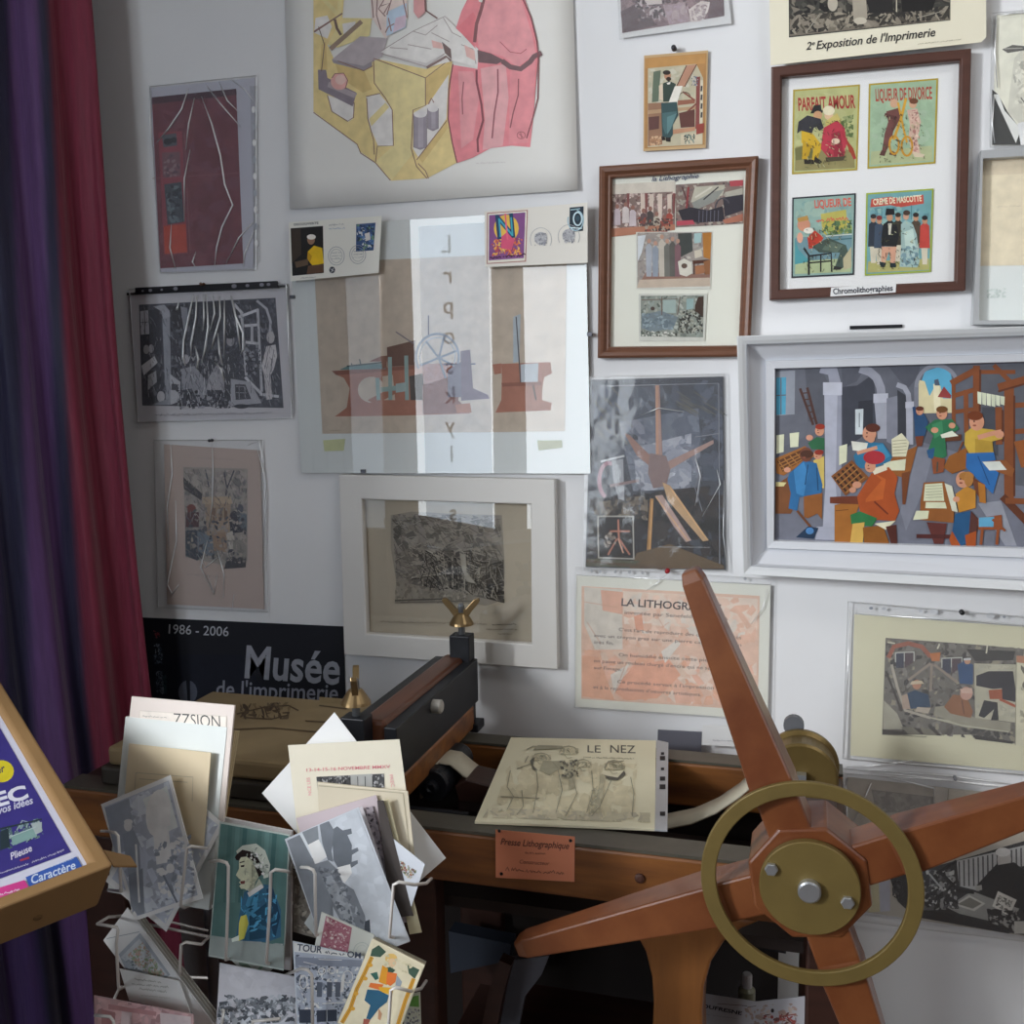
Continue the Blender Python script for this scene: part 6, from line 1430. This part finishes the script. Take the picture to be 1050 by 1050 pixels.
wires(((38, 432, -.66), (40, 432, -.66), (60, 433, -.70), (80, 437, -.733), (88, 446, YC), (92, 500, YC), (97, 608, YC), (60, 602, -.68)))
wires(((380, 470, -.66), (345, 482, -.70), (300, 476, -.733), (288, 482, YC), (282, 540, YC), (270, 648, YC), (280, 655, -.70), (320, 640, -.66)))
wires(((340, 520, -.67), (385, 518, -.735), (404, 524, -.745), (409, 535, -.745), (408, 640, -.745), (402, 806, -.745), (420, 800, -.68)))
wires(((600, 556, -.67), (575, 548, -.735), (545, 544, -.745), (533, 552, -.745), (530, 640, -.745), (520, 815, -.745), (540, 822, -.68)))
wires(((590, 536, -.67), (640, 538, -.735), (656, 545, YC), (661, 556, YC), (662, 640, YC), (664, 735, YC), (680, 728, -.67)))
wires(((1000, 570, -.66), (985, 584, -.69), (950, 588, -.72), (905, 580, YC), (890, 588, YC), (886, 640, YC), (878, 740, YC), (900, 742, -.67)))
wires(((28, 702, -.735), (85, 712, -.735), (88, 720, -.735), (83, 760, -.735), (90, 890, -.735), (98, 885, -.70)))
wires(((28, 702, -.735), (60, 682, -.69), (110, 678, -.66)))
wires(((355, 738, -.68), (330, 762, -.72), (285, 755, -.735), (272, 762, -.735), (268, 840, -.735), (272, 850, -.72)))
wires(((20, 968, -.755), (65, 972, -.755), (75, 985, -.755), (78, 1060, -.755)))
wires(((560, 858, -.69), (620, 832, -.745), (640, 836, -.752), (652, 850, -.752), (655, 1060, -.752)))
wires(((985, 868, -.67), (970, 890, -.70), (940, 898, -.735), (895, 886, -.752), (882, 895, -.752), (878, 960, -.752), (870, 1060, -.752)))
wires(((370, 985, -.69), (385, 950, -.69), (395, 955, -.74), (390, 1000, -.74)))
wires(((560, 978, -.755), (480, 985, -.755), (470, 1060, -.755)))
# cross wires and arms
wires(((170, 702, -.655), (355, 740, -.655)), .0016)
wires(((215, 690, -.655), (350, 722, -.655)), .0012)
for z in (.735, .90):
    MB().tube([Vector((RX - .075 + .14 * math.cos(a_ / 20 * 6.283), RY + .0 + .055 * math.sin(a_ / 20 * 6.283), z)) for a_ in range(20)], .0018, 8, closed=True).build('ring_wire', WIRE, rack, smooth=True)
# ---- cards
def card(label, quad, depth, cols, art=None, tilt=(0, -1, .12), th=.0006, name='postcard', cat='postcard', k=.95, z=None, group=None, rough='ART', seed=5):
    k *= 1.6
    cx, cy_ = sum(quad[0::2]) / 4, sum(quad[1::2]) / 4
    c = P3(cx, cy_, depth)
    pl = Pl(c, tilt)
    t = thing(name, tuple(c), label, cat, group or 'cards in the wire rack')
    sheet('card', pl, quad, mat('card_' + cols, cols, .55, k=k, noise=.015, scale=30), t, th)
    if art:
        a = Art(pl, 90, 700, K, k=k, seed=seed)
        art(a)
        a.build('print', t, ART if rough == 'ART' else ARTG)
    return t
LT_, MT_, RT_ = (-.22, -1, .14), (.0, -1, .12), (.22, -1, .14)
GB = 'cards in the wire rack'
# upper left pocket, back to front
for i in range(3):
    o = 5 * i
    card('beige booklet edge showing right of the big white card, %s of three' % ['rearmost', 'middle', 'foremost'][i], q5(150 - o, 118, 438 - o, 140, 384 - o, 492, 96 - o, 470), -.655 - .004 * i, 'a89878', None, LT_, .002, 'booklet', 'booklet')
def c1(a):
    a.p('b4aca4', 150, 80, 405, 97, 404, 130, 148, 112); a.p('c4bcb4', 153, 83, 402, 100, 400, 128, 151, 110)
    a.t('ZZSION', 248, 122, 386, 131, 34, '3c3c3c', -.005, -.15); a.lines('8c8884', 160, 100, 230, 104, 6, 8, w=1.5)
card('tall off-white booklet with a half-hidden black title, behind the big white card', q5(128, 40, 427, 66, 392, 430, 86, 405), -.668, 'bab0aa', c1, LT_, .002, 'booklet', 'booklet')
card('big plain white card at the back of the upper left pocket', q5(110, 99, 405, 130, 352, 662, 58, 608), -.674, 'c4c8c6', None, LT_, .004, k=.84)
def c3(a):
    for xy in ((140, 262, 306, 275, 304, 345), (140, 262, 136, 320), (150, 280, 290, 290)): a.l('8a8272', 1.5, *xy)
card('beige card with a thin ruled frame, propped on the big white card', q5(120, 177, 358, 204, 336, 480, 96, 450), -.681, 'b4a68c', c3, LT_, .001)
def gphoto(a, q, base, cols, n, s0=6, s1=24): a.p(base, *q); a.m(q, cols, n, s0, s1)
def c4(a):
    a.p('7c8088', 226, 288, 380, 415, 226, 702, 70, 570); a.m((226, 290, 378, 415, 226, 700, 72, 570), ['84888f', '74787f', '8c9097', '6c7078'], 50, 12, 34)
    a.e('a0a4a8', 300, 420, 40, 60, .5); a.m((270, 470, 320, 500, 250, 650, 210, 620), ['a4a8ac', '6c6f76', '8c9096'], 20, 8, 18)
card('grey photo postcard lying diagonally behind the portrait photo of a standing man', q5(226, 268, 396, 412, 228, 725, 52, 578), -.686, 'b8bcc0', c4, LT_, .0006, seed=3, k=2.0)
def c5(a):
    a.p('767a82', 48, 362, 235, 285, 320, 618, 143, 680)
    a.m((50, 364, 233, 288, 318, 616, 145, 677), ['7e828a', '6e727a', '868a92', '666a72'], 90, 14, 36)
    a.p('62666e', 50, 365, 120, 336, 140, 480, 80, 500); a.p('8c9098', 160, 340, 230, 300, 262, 420, 200, 450); a.e('949aa2', 205, 380, 36, 70, .1)
    a.e('b4b6b8', 117, 416, 12, 17); a.e('cccecf', 118, 405, 13, 8); a.p('5c6068', 100, 440, 135, 430, 165, 500, 160, 640, 130, 670, 118, 560); a.p('767a82', 150, 470, 175, 520, 168, 600, 155, 560)
    a.p('54585f', 118, 560, 160, 540, 165, 672, 145, 677, 125, 650); a.l('989ca2', 6, 140, 470, 150, 640); a.p('a8acb0', 190, 440, 235, 425, 245, 520, 200, 530); a.e('d8d8d8', 214, 498, 7, 8); a.p('c0c2c4', 205, 410, 240, 400, 242, 415, 208, 425)
    a.m((190, 470, 300, 440, 315, 610, 210, 640), ['9ca0a6', '6a6e76', 'b0b2b6', '5a5e66'], 40, 6, 18); a.e('b8babc', 240, 540, 12, 14); a.l('4c5058', 6, 220, 560, 260, 640)
card('black and white postcard of a standing man, tilted, front of the upper left pocket', q5(38, 354, 240, 269, 335, 628, 137, 693), -.700, 'c8ccd0', c5, LT_, .0007, seed=4, k=2.0)
# lower left pocket
for i in range(3):
    card('white card of the slanting pack in the lower left pocket, %s one' % ['rearmost', 'second', 'third'][i], q5(45 + 12 * (3 - i), 750 + 4 * (3 - i), 115 + 12 * (3 - i), 655 + 3 * (3 - i), 372 + 12 * (3 - i), 1000, 300 + 12 * (3 - i), 1090), -.690 - .002 * i, ['a8a49c', 'b4b0a8', 'bcbcb8'][i], None, LT_, .0006)
def c6(a):
    a.p('9aa0a8', 90, 790, 152, 728, 240, 850, 205, 875, 115, 845); a.p('b4b8bc', 95, 800, 150, 745, 232, 850, 200, 868)
    a.m((112, 795, 160, 755, 225, 850, 185, 860), ['a08c7c', '8c9c80', 'b09488', '7c8c74', 'a8a090'], 70, 3, 8); a.m((100, 800, 125, 790, 150, 840, 120, 838), ['8c949c', '6c747c', 'b4b8bc'], 14, 3, 8)
    a.l('8c9098', 2, 55, 745, 150, 725); a.l('8c9098', 2, 200, 870, 290, 990); a.p('9aa0a4', 270, 930, 305, 960, 290, 985)
card('white slanting card with a mottled picture window, foremost in the lower left pocket', q5(45, 750, 115, 655, 372, 1000, 300, 1090), -.700, 'c8ccd2', c6, LT_, .0008, seed=8)
def c7(a):
    for i, (x0, x1) in enumerate(((135, 215), (128, 232), (150, 222))): a.lines('7c7c76', x0, 866 + i * 14, x1, 875 + i * 14, 8, 8, w=1.6)
    a.lines('94948c', 155, 912, 235, 920, 6, 6, w=1.2)
card('small cream card with lines of type in front of the slanting white card', q5(92, 832, 266, 868, 300, 965, 120, 925), -.707, 'c0bcac', c7, LT_, .0006, 'card', 'card', k=1.3)
def c8(a):
    a.m((25, 915, 300, 965, 300, 1060, 22, 1060), ['9c7c7c', 'a88888', '8c6c6c', 'b09090', 'a48484'], 70, 10, 30); a.p('b49c9c', 100, 940, 130, 945, 120, 1060, 90, 1060); a.p('8c6464', 40, 950, 80, 960, 78, 1060, 40, 1060); a.p('b8a0a0', 210, 960, 300, 972, 300, 1060, 215, 1060); a.p('946c6c', 60, 935, 200, 958, 198, 970, 60, 950)
card('reddish sepia photo card at the bottom left of the rack', q5(20, 918, 35, 908, 305, 968, 306, 1080) if False else q5(18, 910, 306, 965, 312, 1085, 20, 1075), -.735, '9c8080', c8, LT_, .0008, seed=9, k=1.3)
# upper middle pocket
card('blank white card behind the bonnet portrait postcard', q5(395, 392, 594, 432, 590, 838, 372, 800), -.690, 'b4b0b0', None, MT_, .003)
card('green and white card whose corner points down below the bonnet portrait postcard', q5(470, 700, 575, 800, 488, 878, 390, 780), -.696, 'b4bab4', lambda a: (a.p('7c9484', 440, 800, 520, 815, 488, 855, 440, 820), a.p('b8c0b8', 455, 806, 508, 818, 487, 842)), MT_, .0008)
def c9(a):
    TE = ['44605e', '3c5654', '4c6866', '345050']
    a.p('445e5c', 387, 410, 584, 446, 568, 832, 354, 792)
    for i in range(9):
        x = 387 + i * 21.5
        a.p(TE[i % 4], x, 410 + i * 4, x + 13, 413 + i * 4, x + 6 - 8, 640, x - 14, 640)
    a.m((354, 740, 570, 760, 568, 830, 356, 790), ['78807f', '848a88', '707876'], 24, 10, 26); a.p('7a8280', 355, 735, 572, 765, 570, 832, 354, 792)
    a.p('2c5068', 455, 610, 500, 585, 535, 590, 562, 660, 562, 740, 520, 755, 430, 750, 440, 680); a.p('1c3448', 520, 600, 540, 600, 560, 680, 545, 745, 530, 700); a.p('3c7494', 470, 610, 500, 592, 490, 680, 460, 730, 445, 700); a.p('1e3c50', 470, 680, 520, 640, 530, 740, 470, 750); a.m((445, 620, 550, 610, 555, 740, 445, 740), ['2c5870', '3c7898', '204458', '4888a8'], 24, 5, 16, 2.4)
    a.p('a8a44c', 445, 680, 462, 675, 468, 700, 455, 745, 438, 752, 440, 700); a.p('b0b8b0', 418, 745, 440, 735, 440, 750, 420, 755)
    a.p('a8aa94', 446, 500, 470, 492, 498, 520, 500, 560, 488, 580, 482, 602, 462, 604, 456, 600, 446, 600, 441, 592, 446, 586, 440, 582, 445, 574, 440, 570, 431, 560, 440, 542, 440, 520)
    a.p('888c7a', 476, 530, 500, 530, 498, 565, 486, 584, 482, 602, 466, 604, 478, 580); a.p('94988a', 462, 600, 484, 596, 498, 570, 512, 592, 474, 616); a.p('c8ccc4', 464, 612, 505, 586, 512, 596, 470, 624)
    a.m((444, 505, 495, 505, 490, 595, 448, 595), ['b0b29c', 'a0a28c', '989a86'], 14, 4, 9)
    a.p('1e1818', 428, 508, 442, 486, 478, 488, 500, 518, 508, 556, 498, 566, 490, 545, 482, 520, 462, 506, 446, 508, 440, 518, 432, 516); a.l('242020', 3, 442, 524, 456, 520); a.p('201c1c', 445, 532, 456, 530, 455, 536, 446, 537); a.p('5c3430', 443, 578, 458, 576, 456, 586, 446, 586); a.l('7c8070', 2, 460, 540, 458, 560)
    a.p('a4aaa2', 432, 490, 450, 474, 490, 468, 516, 488, 531, 530, 526, 566, 512, 570, 506, 530, 486, 494, 450, 486, 435, 498); a.m((440, 478, 515, 475, 530, 560, 508, 560), ['c4c8c0', '8c948c', 'b0b4ac', '747c76'], 26, 4, 9)
card('postcard portrait of a woman in a white bonnet and blue jacket before a green curtain', q5(384, 404, 588, 442, 570, 838, 351, 796), -.712, '8c9490', c9, MT_, .0007, rough='G', seed=12, k=1.15)
# lower middle pocket
def c11(a):
    a.m((380, 930, 605, 900, 605, 1040, 372, 1040), ['4c5056', '686c72', '3a3e44', '84888e', '9ca0a6'], 130, 5, 18); a.m((385, 905, 560, 925, 600, 960, 380, 960), ['5c6066', '44484e', '7a7e84'], 36, 4, 12, 2.4); a.p('989ca4', 430, 1000, 600, 985, 605, 1010, 430, 1030)
    a.m((386, 820, 605, 858, 605, 905, 384, 900), ['a8a8ae', 'a4a4aa', 'acacb2'], 14, 20, 44)
card('grey view postcard of a town under a pale sky below the bonnet portrait', q5(384, 816, 606, 856, 606, 1080, 370, 1060), -.722, 'a8a8ae', c11, MT_, .001, seed=14, k=1.2)
def c12(a): a.m((602, 560, 700, 600, 664, 735, 600, 720), ['6c645c', '8c8478', '54504a', '9c9488', '7c766c'], 60, 5, 16); a.p('b4b8b8', 630, 700, 655, 660, 660, 735)
card('brown-grey mottled postcard half hidden between the bonnet portrait and the house photo', q5(596, 545, 705, 590, 670, 745, 598, 725), -.694, '746c64', c12, MT_, .001, seed=15)
# upper right pocket
def q3(*xy): return Z(260, 720, 5.25, *xy)
def A3(a): return a.T(260, 720, 5.25)
card('large blank white envelope turned on its corner behind the invitation card', q3(435, 55, 1035, 840, 645, 1180, 45, 490), -.655, 'c8c8d4', None, RT_, .0008, 'envelope', 'envelope', k=1.0)
def c14(a):
    A3(a); a.t('13-14-15-16 NOVEMBRE MMXV', 285, 374, 735, 355, 18, 'b87078', .004); a.t('NCE LES', 312, 500, 302, 405, 18, 'c08c90', .004); a.t('PREC', 730, 392, 742, 458, 18, 'c08c90', .004)
    a.p('3c3c3e', 338, 402, 702, 385, 705, 460, 345, 470); a.m((340, 402, 700, 386, 704, 458, 346, 468), ['2a2a2c', '5c5c5e', '7c7c7c', '444446', '98989a'], 60, 6, 18); a.p('8c8c8a', 520, 392, 640, 386, 640, 460, 522, 462)
    for i in range(8): a.l('2c2c2e', 4, 360 + i * 40, 400, 362 + i * 40, 462)
card('cream invitation card with red type NOVEMBRE MMXV around a dark picture', q3(185, 232, 785, 200, 878, 900, 262, 930), -.664, 'beb8a8', c14, RT_, .001, 'invitation_card', 'card', k=1.0)
card('cream card with a raised edge in front of the invitation card', q3(343, 430, 830, 480, 872, 900, 366, 860), -.672, 'b4ab98', lambda a: (A3(a), a.l('948c78', 5, 350, 450, 805, 490, 850, 880), a.l('c4bcac', 4, 345, 438, 822, 482)), RT_, .002, 'card', 'card')
card('thin cream card edge standing right of the tall cards in the upper right pocket', q3(690, 535, 725, 520, 905, 1240, 840, 1250), -.676, 'aca488', None, RT_, .0015, 'card', 'card')
card('dark card edge with a red corner beside the pinkish card', q3(665, 530, 700, 530, 860, 1150, 740, 1160), -.680, '3a3432', None, RT_, .001, 'card', 'card')
card('pinkish grey card standing behind the house photo in the upper right pocket', q3(230, 625, 660, 500, 850, 1180, 400, 1260), -.684, 'a89ca0', None, RT_, .0012, 'card', 'card')
def c18(a):
    A3(a); a.m((570, 575, 640, 560, 790, 1000, 720, 1030), ['5a545a', '7c747a', '3c363c', '8c848a', '9c9298'], 60, 6, 18); a.p('6c2c34', 735, 890, 750, 880, 760, 950, 745, 950)
card('mottled grey postcard edge just behind the house photo', q3(225, 720, 640, 560, 812, 1200, 400, 1290), -.688, '8c848a', c18, RT_, .001, seed=17)
card('white card edge directly behind the house photo', q3(185, 735, 585, 560, 840, 1290, 440, 1440), -.692, 'b4b0b4', None, RT_, .001, 'card', 'card')
def c17(a):
    A3(a)
    a.p('8a8e94', 178, 742, 555, 575, 830, 1275, 420, 1430)
    a.m((185, 742, 550, 580, 820, 1260, 430, 1400), ['8c9096', '888c92', '90949a'], 50, 24, 60)
    a.p('5c6066', 180, 745, 260, 708, 420, 1000, 440, 1300, 400, 1390); a.p('9ca0a4', 248, 712, 262, 706, 330, 830, 316, 840); a.p('606469', 262, 700, 345, 665, 352, 750, 295, 770); a.p('b4b8ba', 292, 768, 350, 738, 398, 830, 345, 868, 330, 870)
    a.p('54585e', 355, 660, 405, 640, 440, 700, 420, 800, 430, 860, 400, 850, 370, 760); a.p('4c5056', 432, 680, 450, 668, 480, 690, 525, 680, 530, 708, 505, 715, 530, 770, 528, 795, 560, 782, 566, 800, 530, 822, 528, 860, 560, 850, 562, 868, 530, 890, 455, 892, 430, 850, 425, 760)
    a.p('acb0b4', 450, 890, 520, 872, 530, 920, 490, 975, 470, 950); a.p('5c6066', 335, 870, 400, 850, 450, 900, 480, 970, 540, 1010, 600, 1150, 610, 1250, 560, 1290, 470, 1180, 400, 1050); a.p('74787e', 370, 950, 420, 930, 520, 1100, 560, 1240, 500, 1200, 420, 1060); a.p('3c4046', 455, 1080, 470, 1075, 490, 1120, 476, 1128)
    a.m((340, 880, 460, 900, 600, 1200, 480, 1190), ['666a70', '52565c', '7c8086', '4a4e54'], 40, 8, 24); a.p('34383e', 600, 1180, 625, 1170, 632, 1290, 590, 1300)
card('grey photo postcard of old houses under an empty sky, front of the upper right pocket', q3(168, 738, 565, 565, 842, 1285, 420, 1450), -.704, '8c9096', c17, RT_, .0008, rough='G', seed=18, k=1.45)
def c19(a): A3(a); a.m((790, 850, 880, 910, 840, 960, 790, 900), ['5c6c50', '94685c', '8c8c7c', 'b4a890', '6c4c44'], 40, 4, 12)
card('white card with rounded corners and a small colour picture, right of the house photo', q3(745, 730, 922, 872, 850, 1100, 700, 960), -.679, 'b8bcc4', c19, RT_, .001, 'card', 'card', seed=19)
# lower right pocket
def q4(*xy): return Z(270, 880, 5.8333, *xy)
def A4(a): return a.T(270, 880, 5.8333)
def c20(a):
    A4(a); a.p('94606c', 375, 345, 530, 415, 500, 600, 335, 540); a.m((378, 350, 526, 418, 496, 580, 345, 530), ['8c5462', 'b4a0a0', 'a07880', '7c4452', 'c0b4b0'], 60, 5, 16); a.ring('a0a8a4', 3, 590, 560, 50, 56, a0=170, a1=360); a.ring('a8b0ac', 2, 590, 560, 34, 40, a0=170, a1=360)
card('white postcard with a red stamp above the black and white comic card', q4(348, 322, 664, 460, 590, 700, 300, 560), -.714, 'bcbeb8', c20, RT_, .0012, seed=20)
def c21(a):
    A4(a); a.p('8c929e', 185, 510, 598, 592, 555, 1060, 210, 1060)
    a.m((190, 575, 596, 620, 560, 1050, 212, 1050), ['6c7280', 'a4aab4', '4c525e', 'b8bec6', '888e9a', '3a404c'], 240, 6, 20); a.p('b0b6c0', 182, 505, 598, 590, 596, 600, 184, 560)
    a.t('TOUR', 200, 552, 350, 568, 40, '363c4a', .02); a.lines('363c4a', 370, 572, 480, 585, 22, 9, w=6); a.t('OM', 500, 590, 582, 600, 36, '363c4a', .02); a.ring('c8ccd4', 6, 350, 675, 20, 18); a.ring('c8ccd4', 6, 410, 672, 18, 20); a.p('6c7280', 190, 590, 590, 610, 586, 650, 194, 640); a.l('b8bec6', 4, 330, 605, 470, 610); a.l('b8bec6', 4, 240, 620, 320, 640)
    for x in (320, 380, 430): a.p('4c525e', x, 740, x + 34, 742, x + 30, 830, x, 830)
    a.ring('c8ccd4', 5, 505, 710, 30, 36); a.p('c4c8d0', 470, 700, 490, 690, 480, 800, 460, 800); a.ring('c8ccd4', 5, 240, 740, 22, 40); a.l('c0c4cc', 6, 350, 870, 540, 860); a.p('2c323e', 215, 905, 290, 905, 290, 985, 215, 985); a.p('2c323e', 320, 910, 440, 905, 440, 975, 320, 980); a.l('a4aab4', 4, 380, 905, 380, 980)
card('black and white comic-drawing card headed TOUR in the lower right pocket', q4(175, 496, 602, 588, 556, 1090, 205, 1090), -.728, 'a4aab4', c21, RT_, .001, seed=21, k=1.25)
for i in range(3):
    o = (2 - i) * 6
    card('pale card of the small pack behind the yellow figure card, %s one' % ['rearmost', 'middle', 'foremost'][i], q4(655 + o, 482 - o, 968 + o * .6, 632 - o, 780 + o, 1090, 440 + o, 985), -.712 - .003 * i, ['8c8878', '948c7c', 'a49c88'][i], None, RT_, .001)
card('small green and white card peeping out at the right end of the lower pocket', q4(850, 820, 938, 800, 944, 1000, 840, 1010), -.708, 'b4b8ac', lambda a: (A4(a), a.p('5c8c44', 880, 830, 930, 820, 932, 890, 870, 885), a.m((850, 900, 935, 900, 940, 1000, 850, 1000), ['6c7078', '9ca0a4', '4c5058'], 20, 5, 14)), RT_, .001, seed=22)
def c22(a):
    A4(a); a.p('b8b098', 660, 505, 955, 655, 800, 1080, 470, 985)
    a.p('34483c', 650, 545, 690, 520, 735, 560, 700, 592, 640, 585); a.p('34483c', 860, 630, 935, 668, 905, 722, 870, 690)
    for xy in ((650, 590, 600, 700, 560, 780, 520, 900, 470, 985), (900, 720, 850, 850, 810, 980, 790, 1060)): a.l('a87c2c', 24, *xy); a.l('8c6420', 5, *xy)
    for x, y in ((610, 720), (555, 810), (535, 900), (640, 640)): a.e('b08430', x, y, 14, 12)
    a.e('b89858', 765, 600, 36, 30); a.e('b89c7c', 770, 625, 24, 26); a.p('2c4438', 735, 655, 760, 650, 790, 670, 775, 685, 740, 680)
    a.p('b47c24', 712, 640, 745, 660, 740, 760, 690, 740); a.p('b8602c', 740, 680, 800, 690, 790, 740, 760, 765, 735, 750); a.p('2c5048', 640, 690, 680, 680, 690, 720, 670, 730); a.p('7c848c', 800, 700, 830, 740, 820, 770, 790, 760); a.p('b8602c', 640, 745, 720, 755, 700, 790, 630, 770); a.p('b88c28', 690, 770, 780, 775, 770, 820, 700, 800)
    a.p('244c64', 622, 785, 690, 790, 750, 820, 740, 860, 690, 900, 660, 940, 640, 965, 615, 960, 640, 880, 605, 850); a.p('a0785c', 690, 900, 710, 930, 700, 970, 685, 960); a.p('84483c', 600, 960, 640, 965, 625, 1000, 595, 1000); a.m((700, 560, 900, 640, 860, 690, 720, 640), ['b4ac90', 'a8a084'], 10, 8, 20)
card('old-style coloured card of a figure in orange tunic and blue breeches between branches', q4(652, 480, 966, 638, 792, 1095, 445, 985), -.740, 'bcb49c', c22, RT_, .0008, seed=23)

# ================================================================== cardboard box with the flyer
BOXM = mat('kraft_cardboard', '8a6a42', .75, k=1.0, noise=.06, scale=14)
bx = Pl(P3(60, 850, -.88), (0.10, -.28, 1))
def bq(x, y, off=0.0): return bx.hit(x / 3.5, 680 + y / 3.5, off)
A0, A1, A2 = bq(0, 60), bq(408, 722), bq(0, 880)     # far right edge point, near right corner, near edge point
ev = (A2 - A1).normalized(); eu = (A0 - A1).normalized()
LB, LR = .30, (A0 - A1).length * 1.06
NE = A1 + ev * LB; FE = A1 + eu * LR; FN = FE + ev * LB
t = thing('cardboard_box', tuple(A1), 'tilted brown cardboard box with a purple flyer in its recessed top, lower left corner', 'box')
dn = -bx.n * .052
ins = .010
out4 = [A1, NE, FN, FE]
cen = sum(out4, Vector()) / 4
def inset(p, d, h): 
    u = (p - cen)
    return p - (ev if (p - cen).dot(ev) > 0 else -ev) * d - (eu if (p - cen).dot(eu) > 0 else -eu) * d + bx.n * h
in4 = [inset(p, .014, 0) for p in out4]
bot4 = [inset(p, .016, 0) + dn for p in out4]
fl4 = [inset(p, .018, -.006) for p in out4]
vv = [Vector(p) for p in out4] + in4 + fl4 + bot4
ff = []
for k in range(4):
    k2 = (k + 1) % 4
    ff += [(k, k2, 4 + k2, 4 + k), (4 + k, 4 + k2, 8 + k2, 8 + k), (k2, k, 12 + k, 12 + k2)]
ff += [(8, 9, 10, 11), (15, 14, 13, 12)]
MB().add(vv, ff).build('body', BOXM, t, .003, seg=3)
c = A1 - bx.n * .012
MB().prism([A1 + eu * .004 - bx.n * .004, A1 + eu * .03 - bx.n * .004, A1 + eu * .022 - ev * .020 - bx.n * .016, A1 + eu * .006 - ev * .020 - bx.n * .016], -bx.n * .003).build('side_flap', BOXM, t, .001)
MB().lathe([(.004, 0), (.004, .0008)], (bot4[0] + (A1 - bot4[0]) * .35) + ev * .055, ((bot4[0] - A1).cross(ev)), 12).build('grease_spot', mat('kraft_stain', '5a4228', .8, k=.7), t)
t2 = thing('flyer', tuple(bq(120, 600)), 'white-edged purple flyer with a yellow badge lying in the cardboard box', 'flyer', )
fo = -.0045
fp = Pl(bx.o + bx.n * fo, bx.n)
f0 = fp.hit(378 / 3.5, 680 + 712 / 3.5)
FU, FV = LR - .045, LB - .045
MB().prism([f0, f0 + eu * FU, f0 + eu * FU + ev * FV, f0 + ev * FV], -bx.n * .0006).build('paper', mat('flyer_paper', 'c4c4d4', .45, k=1.05), t2)
a = Art(fp, 0, 680, 3.5, k=.92, seed=27)
p0 = a.h(255, 678)
du, dv = FU - (p0 - f0).dot(eu) - .02, FV - (p0 - f0).dot(ev) - .02
a.face([p0, p0 + eu * du, p0 + eu * du + ev * dv, p0 + ev * dv], '38307c')
a.e('d0c028', 5, 388, 45, 40); a.t('er', -8, 398, 22, 386, 26, '241e50', .02, .3)
a.t('EC', -14, 516, 104, 482, 48, 'd8d8e4', .04); a.t('à vos idées', -30, 550, 122, 502, 26, 'c8c8dc', .02, .3)
a.m((0, 600, 140, 555, 158, 620, 30, 668), ['4c6468', '7c9498', '2c3c44', '9cacac', '5c7478'], 50, 5, 16); a.p('7c9c98', 40, 620, 130, 585, 132, 622, 45, 655); a.p('24343c', 0, 605, 30, 592, 36, 660, 0, 672); a.p('a4b0b0', 110, 575, 150, 570, 150, 605, 128, 615); a.l('98a8ac', 4, 60, 600, 80, 565, 100, 570, 95, 590); a.l('24343c', 6, 0, 595, 150, 560); a.l('acbcbc', 3, 40, 622, 128, 588)
a.t('Plieuse', 40, 706, 118, 672, 24, 'd4d0e4', .02, .35); a.l('a03850', 7, 72, 708, 105, 698)
a.lines('b8b4d0', 0, 758, 100, 724, 9, 8, w=2.5); a.lines('b8b4d0', 115, 718, 228, 676, 9, 8, w=2.5)
a.p('3458a8', 92, 768, 274, 694, 300, 738, 108, 806); a.t('Caractère', 116, 792, 275, 736, 30, 'c8d4e8', .015, .3); a.lines('a8bcdc', 180, 735, 265, 702, 6, 8, w=2)
a.p('c83c88', -90, 832, 88, 778, 106, 808, -90, 870); a.lines('d8c0d4', 0, 836, 70, 816, 10, 8, w=3)
a.build('print', t2)
# post that carries the box, just outside the picture at the left
pc = cen + ev * .06
tag(MB().box((pc.x - .06, pc.y - .06, 0), (pc.x + .06, pc.y + .06, pc.z - .11)).build('display_pedestal', mat('pedestal_paint', '3a3438', .6, k=1)), 'dark display post under the far end of the cardboard box', 'stand')
